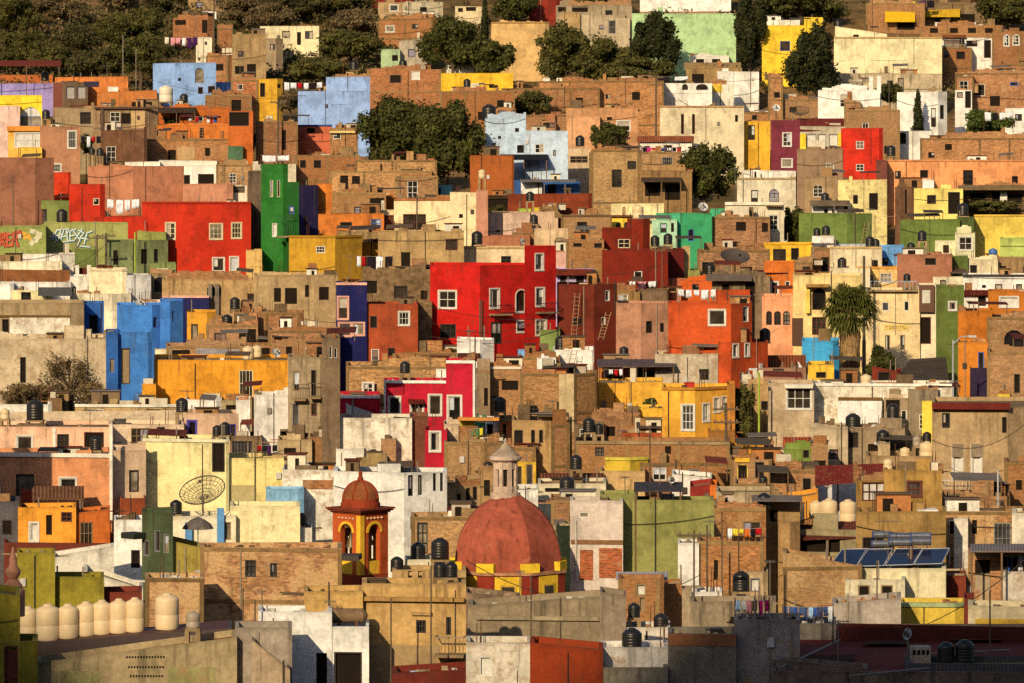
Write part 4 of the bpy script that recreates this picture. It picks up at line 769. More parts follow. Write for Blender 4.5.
# ---- second band, centre
h = H('tall bright red house with cream framed windows and iron balconies', 'tall bright red house', 430, 556, 265, 352, 'p#d40808', '439 291 456 308 W4;440 324 456 338 k6;490 289 499 308 Wp;516 290 526 312 Wb;536 288 544 306 Wp;517 321 527 332 Wp;536 320 546 335 W4;491 322 502 344 kp', xc=480, aL=14, aR=27, dep=8)
h.V(524.5, 556, 246, 352, 'p#d00808', '535.5 254 543 270 Wp;536 320 546 335 W4;536 288 544 306 Wp', a=39, dd=3.75, dep=3, nb=True).rail(489, 507, 305, 314, vi=0).rail(534, 553, 303, 312, vi=0).pipe(481.5, 300, 346, vi=0)
h = H('dark red house with a stepped tower and small square windows', 'dark red stepped house', 602, 668, 250, 296, 'p#8c2614', '634 271 644 279 wp', xc=643, aL=5, aR=10, dep=6)
h.V(602, 631, 228, 280, 'p#8c2614', '618 239 630 248 c4', a=-5, dd=.5).V(627, 650, 219, 262, 'p#902814', xc=643, aL=5, aR=32, dd=.2).V(643, 684, 249, 288, 'p#74201c', dd=1.5, a=9).V(682, 690, 247, 285, 'p#cca468', dd=1.2, a=9)
H('maroon house with a wooden ladder on its front wall', 'maroon ladder house', 557, 617, 284, 342, 'p#80301e', '573 318 582 325 kh;605 290 610 301 wp;601 317 606 325 wp', xc=594, aL=6, aR=28, dep=6)
H('house with a lilac balcony under a dark red beam', 'lilac balcony house', 555, 594, 269, 288, 'p#c0aac8', '560 276 566 282 kp;576 276 584 283 kp', a=-4).band(555, 593, 269, 275, 'p#7c2c1c', .9, 'beam')
H('brick house with two small windows behind a black tank', 'brick two window house', 566, 604, 240, 290, 'b#a87c50', '573 243 582 247 kh;594 243 602 248 kh', a=-5).V(553, 568, 252, 272, 'p#e0a890', dd=-1)
H('tall blank tan brick tower house above the green house', 'blank tan brick tower', 591, 642, 150, 208, 'b#b48e58', xc=637, aL=5, aR=25)
h = H('house with a sagging porch roof on thin posts beside a tree', 'sagging porch house', 640, 692, 170, 210, 'c#b08c60', '645 182 660 196 nh;665 184 680 200 nh', a=-4, dep=8).awn(641, 682, 182, 178, 'k#5a4636', out=2.2)
H('long brick house with laundry under a scalloped roof edge', 'scalloped roof laundry house', 589, 682, 152, 178, 'b#ac8054', '600 156 606 164 nh', a=-4).V(640, 692, 140, 154, 'p#ece2cc', '644 146 650 153 kh;664 145 672 152 kh', a=-5, dd=2).band(637, 694, 136, 142, 't#a05a3c', .4, 'tiled_eave').V(568, 590, 148, 166, 'p#d8b484', '570 156 588 163 l6', dd=.5)
H('dim terrace house with a white shed and blue panels', 'white shed blue panel house', 512, 580, 180, 198, 'p#2f5f94', '548 184 556 194 nh', a=-4).V(521, 542, 182, 196, 'p#efe8dc', dd=-.6).awn(520, 576, 182, 180, 'k#8a8078', out=1.5, posts=False)
H('beige house with cluttered roof of barrels and green sheet', 'beige cluttered roof house', 490, 558, 212, 236, 'p#d4ac84', a=-5).V(539, 558, 207, 228, 'b#a88054', '540 214 548 222 nh', dd=-.5)
H('tan house with a pale sunlit block above the red facade', 'pale sunlit block house', 534, 568, 229, 260, 'p#dcb684', a=-6).V(512, 536, 232, 250, 'b#a8704c', dd=.6)
H('low brick house with one dark window and a black tank', 'low brick dark window house', 561, 612, 215, 245, 'b#a47c52', '577 222 587 230 nh', a=-4, top='c#6a5444')
H('house with a cream parapet and small yellow arcade', 'cream parapet yellow arcade house', 611, 664, 204, 232, 'p#f0d894', '618 223 626 228 kh', a=-6).V(612, 634, 216, 232, 'p#f0c434', '616 222 621 228 kb;624 222 629 228 kb', dd=-1).band(611, 656, 215, 217, 't#8a4a2c', .3, 'tiled_eave')
h = H('mint green house with a small blue arched window', 'mint green house', 656, 684, 213, 234, 'p#48b87c', '663 223 667 232 edw', xc=680, aL=5)
h.V(681, 712, 213, 256, 'p#36a868', '688 229 694 241 bb', a=10, dd=-1).V(652, 677, 220, 238, 'p#b8dcae', '660 223 667 233 ep;671 223 674 232 kh', dd=-.5).V(710, 733, 209, 217, 'p#40b074', dd=2)
H('brick house with two square dark windows and a cable roof', 'brick square window house', 711, 770, 217, 256, 'b#a47452', '736 222 746 231 nh;762 223 768 232 nh', a=-5, top='c#9a7c5c')
H('brick house behind the large mesh satellite dish', 'brick house behind mesh dish', 697, 770, 250, 284, 'b#a07450', '702 262 714 274 kh;740 267 752 275 nh', a=-4).V(688, 700, 270, 285, 'p#a4a050', dd=-1)
h = H('orange house with a white framed window and lower dark red wing', 'orange dark red house', 668, 752, 303, 386, 'p#d4501a', '709 310 725 325 Wp;743 306 749 322 wp;', xc=731, aL=6, aR=38, dep=5)
h.V(715, 750, 290, 305, 'p#cc4a16', dd=.3, a=3).V(718, 768, 342, 392, 'p#d04c18', '733 341 738 357 Wp;745 340 749 356 Wp;740 372 744 381 wp;746 371 750 380 wp', xc=731, aL=14, aR=34, dd=.4)
H('small salmon house with two narrow dark openings', 'small salmon house', 616, 669, 303, 348, 'p#c88a64', '646 321 652 333 kh;660 323 664 332 kh', xc=641, aL=6, aR=14).V(614, 640, 290, 306, 'c#c09a68', dd=2, yr=292).V(636, 668, 290, 304, 'c#7a6450', dd=1.5)
H('bright orange rooftop room with one window behind white laundry', 'orange rooftop room', 681, 712, 280, 296, 'p#d85a1c', '692 284 699 290 kp', a=-4).V(655, 690, 278, 292, 'p#c87048', dd=.4, a=-3)
H('grey shed cluster with corrugated roofs above the orange house', 'grey corrugated shed cluster', 712, 770, 276, 302, 'c#8a7660', '722 284 730 294 nh;745 282 755 294 nh', a=-3).awn(706, 752, 281, 275, 'k#7a6a58', out=1, posts=False)
# ---- second band, east
h = H('cream concrete house with balconies and an arched doorway', 'cream arched balcony house', 737, 796, 178, 210, 'p#e0cca4', '751 190 758 202 kp;769 189 779 202 ka', a=-5, top='c#c0a880')
h.V(725, 784, 202, 250, 'p#dcc8a0', '769 215 778 230 W4;748 212 754 222 kp', a=-6, dd=-.8).rail(766, 783, 198, 205, 'n#d0c0a0', .8).band(725, 784, 202, 205, 'p#ecdcb8', .2, 'cornice').V(742, 796, 170, 181, 'p#efe4cf', '755 174 762 178 kp', dd=3)
H('weathered concrete house with a bright arched window', 'weathered arched window house', 805, 836, 177, 214, 'c#a88e6c', '813 185 823 197 wa', a=-4)
H('pale yellow ruin with a dark doorway beneath the scarlet house', 'pale yellow doorway house', 838, 887, 180, 216, 'q#ecd484', '853 195 858 204 kh;869 193 878 210 kh', a=-6)
H('low whitewashed hut with a sloping roof and black tank', 'low whitewashed hut', 812, 851, 203, 218, 'p#ece6da', '824 209 828 214 kh;832 209 835 214 kh;843 204 848 213 kp', xc=843, aL=4).awn(810, 850, 206, 201, 'c#8a7a64', out=1, posts=False)
H('green cube house with blank walls and tanks on a white ledge', 'green cube house', 799, 872, 213, 252, 'p#7c8c3e', xc=847, aL=6, aR=18).V(812, 834, 236, 254, 'p#f0e8da', dd=-2.5, dep=2)
h = H('bright yellow house with a large barred window', 'bright yellow barred house', 764, 814, 243, 266, 'p#f4b820', '773 249 786 262 k4;791 248 799 260 kh', a=-6, top='p#e8a818')
H('rough brick house with one dark door beside the bright yellow house', 'rough brick door house', 811, 834, 248, 280, 'b#a07654', '821 257 829 272 kh', a=-4).V(793, 813, 262, 282, 'b#a07654', dd=-.4)
H('cream flat roofed house with a black tank and pole', 'cream flat roof house', 830, 882, 247, 282, 'p#e4cc9c', '872 260 878 270 kh', a=-6, top='c#c8ac7c')
H('bright blue house block beside a salmon wall', 'bright blue block', 876, 904, 246, 270, 'p#6ca8e0', '881 258 888 265 kp', a=-5).V(832, 880, 244, 255, 'p#d4d4d4', dd=2)
h = H('orange house with a salmon base and small arched openings', 'orange salmon base house', 764, 794, 262, 300, 'p#e07022', '771 282 778 297 Wp;785 281 790 288 wp', a=-5, nb=True)
h.V(762, 794, 296, 345, 'p#f09a66', '766 311 772 325 ka;774 311 781 325 ka;783 311 790 325 ka', a=-6, dd=-1)
h = H('cream yellow house with an arched brown window behind the palm', 'cream house behind palm', 793, 862, 275, 350, 'p#ecc87c', '812 288 826 310 rb;812 317 826 335 r6', a=-5, dep=8)
h.band(806, 829, 284, 287, 'c#a8844c', .9, 'canopy').band(806, 810, 287, 313, 'p#f0c850', .5, 'column').band(792, 803, 318, 346, 'n#5a3018', .05, 'door').V(830, 870, 268, 300, 'p#e8d0a0', '850 274 855 282 kh', dd=3)
h = H('cream terrace house with a blue and white railing above a sign', 'cream railing terrace house', 866, 920, 290, 352, 'p#ecc98a', '882 302 889 311 wp;904 301 909 311 wp;885 335 890 350 lp;900 335 905 350 lp', a=-5, dep=9)
SIGNH = h
h.rail(867, 917, 281, 290, 'n#a8b8c0', .4, step=.3, name='terrace').V(855, 902, 267, 292, 'p#e8b868', '858 275 863 284 kp;868 275 873 284 kp;880 273 892 283 w6', dd=3.5, a=-5, top='p#e89a38')
h = H('narrow house with a brown timber bay above a pale doorway', 'brown timber bay house', 918, 936, 285, 352, 'p#e8d0a4', '919 317 931 344 rh', a=-4).band(919, 934, 285, 312, 'n#6a4028', .4, 'timber_bay').band(922, 930, 290, 303, 'n#d8ccb0', .42, 'bay_window')
H('long apricot orange house with small dark windows and iron balcony', 'long apricot house', 885, 1032, 160, 190, 'p#f09a5a', '895 171 901 179 kp;920 170 928 178 kh;963 170 973 185 k4;1012 176 1018 184 kh', xc=990, aL=5, aR=9, dep=9, top='p#d88a50').V(876, 887, 160, 192, 'p#8c4c3c', dd=-.5).rail(962, 974, 178, 185)
h = H('lemon yellow house with a square window and open porch door', 'lemon yellow porch house', 914, 963, 188, 222, 'p#f2d46a', '927 195 936 204 kp;948 192 960 214 kh', a=-5)
h.V(895, 915, 187, 222, 'c#7c5c48', '905 190 907 214 nh', dd=.3).V(915, 934, 178, 190, 'p#ece6de', dd=-.3, yr=180)
H('dark olive green house with a flat front and black tanks', 'dark olive flat house', 900, 960, 220, 248, 'p#78883a', a=-5).V(957, 974, 217, 244, 'p#5c6a34', dd=.6, a=8)
h = H('row of shaded patios with white piers and planting', 'shaded patio row house', 960, 1032, 187, 214, 'c#7a6248', '970 193 985 204 nh;992 192 1000 206 nh;1006 194 1022 204 nh', a=-4)
h.band(1000, 1007, 192, 208, 'p#efe6d6', .3, 'pier').awn(958, 1030, 190, 186, 'c#a08660', out=1.5, posts=False)
H('golden yellow long wall house below the patio row', 'golden yellow long house', 974, 1032, 215, 238, 'p#eec84c', a=-5, top='p#e0b040').V(1000, 1032, 238, 256, 'p#c8d064', dd=-1)
h = H('small cream house with a green door frame', 'small cream green door house', 955, 975, 233, 268, 'p#dcd098', '959 237 972 250 W4', a=-4).V(935, 960, 241, 260, 'p#ecdca8', '943 245 949 253 kh', dd=-1)
H('salmon brick house with a grey railing terrace', 'salmon brick terrace house', 897, 952, 254, 288, 'p#b47250', '925 258 936 265 kh', a=-4).V(917, 952, 254, 266, 'c#a89a88', '925 256 936 264 kp', dd=-1)
H('small green wall house beside a rooftop plant', 'small green wall house', 948, 968, 257, 282, 'p#6c7a34', a=-3).V(965, 998, 259, 279, 'p#ecd4a0', '970 265 977 273 kp', dd=-.4)
H('tan brown house with a sloping stone roof', 'tan stone roof house', 978, 1032, 258, 280, 'c#a88a64', '1000 266 1006 272 nh', a=-4).awn(990, 1032, 272, 258, 's#8a7050', out=1, posts=False, back=4, name='stone_roof')
H('white house with a black roof line and two square windows', 'white black roofline house', 963, 1032, 275, 298, 'p#f0e9dd', '995 284 1002 291 kp;1016 284 1022 291 kp;982 285 986 288 nh', a=-5, top='n#2a2626')
h = H('burnt orange house with a white framed opening and brick arch', 'burnt orange brick arch house', 988, 1032, 291, 322, 'p#c8701c', '1000 297 1018 307 Ws', a=-5)
h.V(958, 992, 311, 352, 'p#cc701a', xc=966, aL=25, aR=8, dd=-.3).V(963, 990, 294, 314, 'p#efe6da', '978 296 986 306 kh', dd=1).band(962, 990, 290, 295, 'k#6a2420', .5, 'eave').V(987, 1032, 317, 350, 'b#a88058', '1004 330 1024 350 kb', dd=-2)
h = H('olive green house front with a cream parapet and white window', 'olive cream parapet house', 936, 964, 286, 352, 'p#6e7c34', '949 302 956 310 Wp', a=6, dep=6).V(933, 963, 277, 288, 'p#ecd8a8', '940 280 946 285 kp', dd=.6)
# ================= third band, west =================
H('low whitewashed house with a cream tank and dark dome tank', 'low whitewashed house', -6, 52, 405, 424, 'p#ece2cf', '', xc=48, aL=5, dep=8).V(48, 62, 398, 424, 'c#9a7a58', dd=.3)
H('low beige parapet house beside a blue barrel', 'low beige parapet house', 75, 178, 405, 422, 'c#c8ac80', xc=140, aL=6, aR=12, top='p#ece0c6', dep=8)
h = H('long ochre orange house with a cream barred window and black tanks', 'long ochre house', 154, 289, 360, 404, 'p#e8961a', '239 370 253 397 cg', a=-7, dep=10)
h.V(142, 156, 384, 404, 'p#e8961a', dd=-.2, a=-7).V(155, 168, 349, 364, 'p#efd8a8', dd=3).V(220, 224, 358, 402, 'p#efe4d0', dd=-.5, dep=.5, nb=True, a=-7)
H('low brick shed with a pale corrugated roof behind the ochre house', 'pale corrugated shed', 166, 246, 346, 366, 'b#a47a58', '172 350 190 356 nh', a=-4).awn(196, 246, 360, 349, 'k#b8aca0', out=1.5, posts=False)
H('plain white block under the long ochre house', 'white block under ochre', 186, 222, 400, 420, 'p#f0e8dc', xc=216).V(221, 252, 400, 420, 'c#c8b48c', '226 405 240 412 nh', dd=.5)
h = H('tan house with purple framed windows and rooftop black tanks', 'purple window house', 183, 242, 413, 446, 'p#d8ac84', '188 421 196 438 Vp;230 424 236 436 vp', xc=203, aL=14, aR=6, dep=6)
h.V(236, 250, 400, 446, 'p#efe6d8', dd=.4)
h = H('pink and orange house with white trim and a recessed upper porch', 'pink orange porch house', -6, 112, 455, 520, 'p#e0905a', '60 478 76 489 Wp;16 474 34 496 kp', a=-9, dep=8)
h.V(-6, 112, 427, 457, 'p#f2b88c', '17 436 32 452 Wp;57 434 69 447 kg;84 432 104 448 rh', a=-9, dd=.18).V(110, 184, 424, 454, 'p#f2ccA0', '131 428 149 444 l6;157 427 165 439 k4', a=12, dd=.1)
h.V(112, 146, 450, 520, 'p#dcb48a', '129 470 139 492 kp', a=22, dd=.4).band(-6, 112, 453, 457, 'p#f0dcc0', .12, 'cornice', vi=0).band(53, 56, 428, 455, 'p#f4e2c8', .1, 'pilaster', vi=1).band(110, 113, 424, 520, 'p#f4e2c8', .14, 'pilaster', vi=0)
h.rail(57, 109, 447, 454, 'c#b8946c', .5, vi=1, name='porch_ledge', step=9).rail(113, 150, 442, 453, 'n#5a4636', .7, vi=2)
h.awn(-8, 184, 427, 413, 'c#c8b498', out=.9, posts=False, vi=1, back=9, name='sloping_roof', ends=(422, 411)).V(120, 145, 498, 524, 'p#b8542c', dd=-.8, a=22)
h = H('orange patio house under a brown tiled canopy with red wall', 'orange tiled canopy house', 18, 76, 508, 546, 'p#f09a26', '30 523 38 541 Ws;46 515 52 535 nh;61 512 72 522 r4', a=-9)
h.V(21, 32, 488, 512, 'p#b04424', dd=-6.5, yr=492, nb=True).awn(32, 84, 500, 487, 't#8a5c3c', out=2.2, posts=True, vi=0, back=7.5, name='tiled_canopy').V(74, 110, 513, 546, 'p#d86c24', '80 522 93 545 lg', a=18, dd=.2, yr=509)
h.V(-6, 19, 502, 546, 'c#5c5a60', '2 520 12 535 kh', dd=1.5)
h = H('large cream yellow house with one tall dark window and grilles', 'large cream yellow house', 143, 229, 440, 516, 'p#f2dc94', '212 443 225 472 kh', xc=226, aL=10, dep=9, top='p#e8d8a8')
h.V(228, 284, 458, 516, 'p#f0d480', '', a=4, dd=.6).V(230, 262, 436, 462, 'c#8a745c', '232 441 252 458 kg', dd=2.6).band(228, 256, 485, 506, 'n#c8b070', .05, 'slatted_gate', vi=1)
h = H('grey plaster tower house with cracked walls and shuttered windows', 'grey plaster tower', 288, 340, 357, 456, 'c#bca88c', '293 371 300 391 lp;311 370 316 396 kh;292 403 299 443 gp;311 403 317 416 rp;328 366 331 374 kp', xc=320, aL=10, aR=26, dep=8)
h.rail(294, 308, 384, 399, 'n#6a5a4a', .7).rail(311, 323, 383, 397, 'n#5a4a3a', .7)
h = H('tall white blank walled house under the ochre house', 'tall white blank house', 254, 290, 395, 452, 'p#e4dcd2', '280 430 288 440 nh', xc=264, aL=20, aR=5)
h.V(322, 340, 338, 396, 'c#84705c', '329 346 332 358 wp;334 348 337 358 wp', dd=-27, a=8).band(280, 288, 429, 431, 'c#7a6a58', .4, 'canopy', vi=0)
# ---- third band, centre
h = H('navy blue house with pink framed windows and a cream door', 'navy pink window house', 336, 367, 283, 368, 'p#22245e', '338 297 348 319 Pp;339 323 351 336 Pp;353 323 364 335 Pp', a=-5, top='p#e8a88c')
H('rust orange house with a white grille window', 'rust orange house', 364, 418, 304, 368, 'p#b44c26', '370 316 377 328 kh;399 312 409 325 Wg;371 349 379 361 wp;388 348 395 356 kp', xc=380, aL=14, aR=6)
H('rubble stone walled house with bricked posts behind the rust house', 'rubble stone house', 362, 432, 270, 312, 's#8c6c48', a=-4).V(416, 432, 302, 350, 's#96744c', dd=-1)
h = H('unfinished grey concrete house with three glassless windows', 'unfinished concrete house', 254, 338, 275, 330, 'c#c4a880', '274 288 281 302 nh;285 288 297 304 nh;305 285 309 297 nh;319 287 329 300 nh', xc=314, aL=5, aR=12, dep=8)
h = H('brick shop house with a yellow painted sign and an open window', 'brick sign house', 234, 304, 312, 352, 'b#b07c52', '279 320 292 330 nh;305 335 309 342 rh', xc=300, aL=5, aR=30)
SIGN2 = h
h.V(268, 338, 330, 372, 'b#a47250', '318 320 330 325 kp', dd=-1)
H('low roof house with a dish and tanks above the grey tower', 'low dish roof house', 240, 334, 346, 376, 'b#946848', '262 348 270 356 nh;286 346 292 356 nh', a=-5, dep=7)
h = H('crimson house with white corner trim and tall white framed windows', 'crimson white trim house', 384, 447, 381, 440, 'p#cc0c30', '389 397 400 414 Wp;411 403 423 418 W4;429 395 441 415 Wp', a=-6, dep=6, top='p#f2e8dc')
h.V(446, 475, 361, 470, 'p#cc0c30', '448 396 461 424 Wp', a=-6, dd=.12, top='p#f2e8dc').V(425, 447, 430, 478, 'p#c40c2c', '430 432 440 451 Wp', a=-6, dd=-.2).band(384, 386, 382, 418, 'p#f2e8dc', .08, 'corner_trim', vi=0).band(473, 475, 362, 430, 'p#f2e8dc', .08, 'corner_trim', vi=1)
h.V(334, 380, 396, 424, 'p#c40e2e', dd=.6, a=-5, top='p#f2e8dc').awn(408, 424, 404, 400, 't#7a2c20', out=.7, posts=False, vi=0, name='tiled_hood').V(346, 384, 404, 424, 'p#efe6d8', dd=-.4, yr=417)
h = H('square white rooftop block above the crimson house', 'square white rooftop block', 457, 494, 339, 372, 'p#f2ece2', xc=480, aL=8, aR=30, dep=4).band(458, 480, 353, 359, 'k#5a2c24', .4, 'hood')
H('low brick house with one white framed window behind the crimson house', 'low brick window house', 346, 458, 366, 402, 'b#b08450', '363 383 373 394 W4;374 384 377 394 nh', a=-5, dep=8).V(400, 458, 353, 372, 'b#a87c4c', dd=2).V(365, 374, 364, 372, 'p#d88a48', dd=-.5).V(436, 446, 369, 386, 'p#efe4d2', dd=-1)
h = H('cream house with a long stained wall and brown painted end', 'long stained cream house', 330, 412, 418, 468, 'q#f2e2c4', '', a=-7, dep=7, nb=True).V(410, 428, 416, 468, 'p#8c543a', a=20, dd=.3)
h.V(381, 396, 439, 462, 'b#a0724e', dd=-2)
h = H('white house with narrow barred windows above the bell tower', 'white barred window house', 334, 447, 472, 540, 'p#ece6dc', '408 475 413 496 kp;418 475 422 495 kp;433 471 436 491 kp;440 470 443 491 kp;410 516 415 530 wp', xc=404, aL=9, aR=20, dep=8)
h.V(355, 405, 468, 478, 'c#ac9468', dd=-.5, a=-9).V(282, 336, 470, 522, 'q#efe2c8', '342 476 350 484 nh', dd=.3, a=-8).band(303, 333, 480, 489, 'b#a8683e', .05, 'brick_patch').V(284, 338, 462, 473, 'p#efe6d8', dd=2)
h = H('brick rooftop room with a black arched hood beside cream walls', 'black hooded rooftop room', 336, 364, 449, 472, 'p#e8dcc8', '', a=-4).V(310, 332, 437, 466, 'c#a87c58', dd=-1, xc=325).V(278, 312, 440, 472, 'c#c8b088', '284 448 296 460 nh', dd=1)
h = H('laundry balcony house with yellow and green painted walls', 'yellow green balcony house', 444, 502, 442, 484, 'b#a8784c', '', xc=484, aL=6, aR=20, dep=6)
h.V(459, 474, 419, 446, 'p#f0d030', dd=1.2, a=-5).V(473, 486, 419, 446, 'p#2f8a5c', dd=1.3, a=-5).V(485, 501, 420, 446, 'p#e8e0cc', '487 424 493 440 nh', dd=1.0).V(444, 460, 424, 446, 'q#d8b890', dd=.7).band(459, 500, 417, 420, 'n#e08a28', .8, 'eave')
H('corrugated roof shed with open arches above the church dome', 'corrugated arch shed', 446, 480, 486, 524, 'c#c4a478', '457 494 461 510 nh;466 488 470 510 nh;473 486 477 500 kh', a=12).awn(446, 480, 492, 482, 'k#a8947c', out=1, posts=False, back=3, ends=(484, 478))
H('narrow orange slatted house wall beside the yellow green balcony', 'orange slatted wall house', 499, 520, 419, 450, 'b#d06c28', '503 424 506 440 nh', a=-4).V(478, 520, 470, 494, 'c#ac8c64', '484 480 490 496 nh', dd=1).V(490, 522, 450, 470, 'b#a4784c', dd=2)
H('broad brown brick house with a pale ledge above the balcony house', 'brown brick ledge house', 484, 524, 367, 412, 'b#a86e40', '490 396 496 404 kp', a=-5, top='p#e0cca8').V(476, 490, 372, 416, 'c#a08a70', '484 388 488 406 nh', dd=-.4)
# ---- third band, middle right
h = H('brick and concrete corner house with a tall grille window and white roof room', 'grille corner house', 520, 597, 373, 438, 'b#ac8454', '528 405 539 418 ka;562 394 572 428 wg;557 402 559 412 kp', xc=574, aL=7, aR=32, dep=7)
h.V(519, 560, 357, 380, 'b#a4703e', xc=556, aL=7, dd=.5).V(553, 594, 350, 375, 'p#f2ece0', '543 359 554 372 wp', xc=592, aL=8, dd=1.2).V(537, 556, 358, 374, 'p#ece8e0', '553 360 558 372 kh', dd=-.3, a=-8).band(559, 574, 374, 432, 'c#d0bc94', .05, 'plaster_pier', vi=0)
h.V(540, 560, 330, 356, 'p#8a9a4c', dd=3, a=-4)
h = H('brick house with paired slot windows and an arched side door', 'paired slot brick house', 512, 572, 420, 478, 'c#b49468', '514 430 523 448 kp;531 430 535 443 kh;539 430 543 443 kh;568 436 572 456 ka', xc=551, aL=6, aR=30, dep=7)
h.V(512, 536, 448, 480, 'b#a87c50', dd=-.3, a=-4).V(551, 570, 424, 462, 'b#a46c40', dd=-.2, a=26)
h = H('mustard porch house with dark columns behind the dome lantern', 'mustard porch house', 514, 536, 462, 492, 'p#dca828', '517 466 522 488 lp;526 464 533 488 lp', a=-5)
h = H('golden yellow house with a carved wooden door and white framed windows', 'golden carved door house', 662, 731, 388, 452, 'p#f2aa2e', '682 405 695 430 W6;703 404 709 421 W4;714 398 719 412 W4;722 397 727 410 W4', xc=695, aL=8, aR=26, dep=7, top='p#c88428')
h.V(598, 626, 383, 416, 'p#f0a82c', dd=-.2, a=-6, par=.1).V(625, 663, 382, 420, 'p#f0ac2e', dd=.1, a=-6).V(636, 664, 408, 432, 'p#f0b42c', dd=-1.5, a=-6).V(727, 735, 384, 452, 'p#c87c2c', dd=.2)
h.V(708, 735, 430, 456, 'p#b87834', '706 444 711 454 wp', dd=-.5, a=26)
h = H('patio house under a dark plank roof with a green tarpaulin', 'dark plank roof patio', 598, 672, 368, 386, 'p#c8702a', '602 371 612 382 nh;614 371 624 382 nh', a=-5, dep=8).awn(597, 676, 367, 360, 'k#6a5a58', out=3).awn(637, 673, 385, 368, 'f#1f5a44', out=.5, posts=False, name='tarpaulin')
H('peeling white stone house with one old wooden window', 'peeling white stone house', 655, 718, 354, 390, 'q#d4bc98', '699 369 709 380 kg;718 375 722 382 wp', a=-5)
H('brick house with a rough stone roof edge and black pipes', 'rough edged brick house', 592, 640, 412, 440, 's#a4744c', '', a=-4, dep=7).V(574, 604, 424, 440, 'c#8c745c', dd=-1)
H('bright red rubble brick parapet house under the golden house', 'red rubble parapet house', 622, 700, 433, 450, 's#b0542c', a=-4).V(628, 640, 428, 436, 'c#c0a07c', dd=1)
h = H('long brick house with one barred window under the rubble parapet', 'long brick barred house', 576, 730, 442, 480, 'b#b0794a', '595 447 604 456 kg;665 446 671 454 nh', a=-6, dep=7, top='c#b8a07c', nb=True)
h = H('small yellow block house with a flat cream roof slab', 'small yellow block house', 605, 648, 458, 474, 'p#d8b02c', xc=630, aL=8, aR=20, roof='p#d8cc50', top='p#d8c040')
H('low tan wall house with leaning roof timbers', 'low tan timber house', 600, 645, 471, 492, 'c#c8a878', '', a=-5, nb=True).V(640, 730, 463, 482, 'b#a4744a', dd=.6).V(672, 712, 474, 496, 'p#ece4d6', dd=-.5, a=-5, yr=478)
H('tan wall house with a window behind a tall green lamp post', 'tan house behind lamp post', 741, 772, 384, 432, 'c#bc9c70', '761 401 768 410 kh', a=-5).V(728, 772, 443, 462, 'p#e0961e', dd=-1, a=-5)
h = H('brick house with a yellow painted archway and water pipes', 'yellow archway brick house', 730, 772, 460, 496, 'b#a87448', '737 464 748 484 yb;755 462 764 480 kh', a=-5).band(735, 750, 458, 462, 'p#e8b02a', .1, 'arch_trim')
h = H('lime green house with a blank stained wall and solar roof awning', 'lime green blank house', 608, 714, 500, 582, 'p#a09a50', '', a=-4, dep=8)
h.V(600, 638, 494, 580, 'p#a09a52', dd=-.2, a=-4).awn(634, 682, 492, 483, 'k#4a4648', out=3.0, vi=0, back=3, name='panel_awning').V(690, 712, 487, 516, 'p#a43028', dd=1.8, a=-4, yr=484).V(710, 717, 485, 516, 'p#e0701f', dd=1.5, a=-4).V(556, 574, 526, 572, 'p#96985c', dd=3, a=-4)
h = H('low house with a scalloped tile roof and cream fascia', 'scalloped tile roof house', 538, 606, 484, 508, 'p#dcc89c', '545 488 560 492 nh', a=-5, dep=8).awn(540, 604, 484, 474, 't#7a4630', out=1.2, posts=False, back=6, name='tiled_roof').V(512, 538, 490, 522, 'p#ece6da', '538 503 545 512 nh', dd=-1)
h = H('tall pinkish house with red brick panels in its lower wall', 'red brick panel house', 570, 623, 500, 585, 'p#dcc6b0', '579 512 589 518 wp', a=-5, dep=7)
h.band(580, 593, 550, 580, 'b#a84c28', .04, 'brick_panel', vi=0).band(599, 622, 548, 578, 'b#a84c28', .04, 'brick_panel', vi=0).band(571, 623, 540, 544, 'c#9c7454', .08, 'ledge', vi=0).V(551, 572, 500, 530, 'b#8c5838', dd=1).V(600, 608, 498, 524, 'c#8c7864', dd=-.4, dep=2).pipe(576, 520, 582, vi=0, c='n#d8c8b0')
# ---- third band, east
h = H('rust red hip roofed house with a white gable wall', 'rust hip roof house', 760, 806, 368, 386, 'p#b08060', '773 363 784 376 kg', a=-5, dep=8).awn(760, 806, 370, 356, 't#8c4a2c', out=1, posts=False, back=5, name='tiled_roof').V(798, 810, 361, 384, 'p#f0e8da', dd=-.6, yr=378)
h = H('turquoise house shaded by palm fronds above a yellow base', 'turquoise shaded house', 802, 839, 341, 370, 'p#34a8d8', '', xc=833, aL=8, aR=30)
h.V(808, 834, 365, 388, 'p#f0b82c', '816 372 826 378 kh', dd=-.5, a=-6)
H('dark red gabled shed at the foot of the steep street', 'dark red gabled shed', 872, 901, 366, 392, 'p#8c3420', '878 370 890 382 kh', xc=897, yr=372, aL=6)
H('orange walled house in shadow at the top of the steep street', 'orange street house', 958, 988, 342, 388, 'p#d87c1c', '978 352 984 376 bp', a=-5).V(970, 990, 368, 392, 'p#3a2c44', dd=-1)
H('tall brick house with dark openings beside the steep street', 'tall brick street house', 987, 1032, 352, 410, 'b#a87850', '1004 345 1022 350 nh;1014 374 1020 393 kh', a=-5, dep=8)
h = H('long white wall house with a stained parapet under the street', 'long white parapet house', 813, 952, 384, 440, 'q#efe0c0', '858 398 866 414 nh', a=-6, dep=7, top='p#f2e6d0')
h.V(838, 882, 398, 436, 'p#f2ece2', dd=-1.0, a=-6, top='c#7a5c3c').V(908, 938, 389, 440, 'c#b4a48c', dd=-1.2, a=-5).V(884, 908, 398, 440, 'c#c0a888', '886 400 900 412 nh;901 410 908 420 wp', dd=-.4)
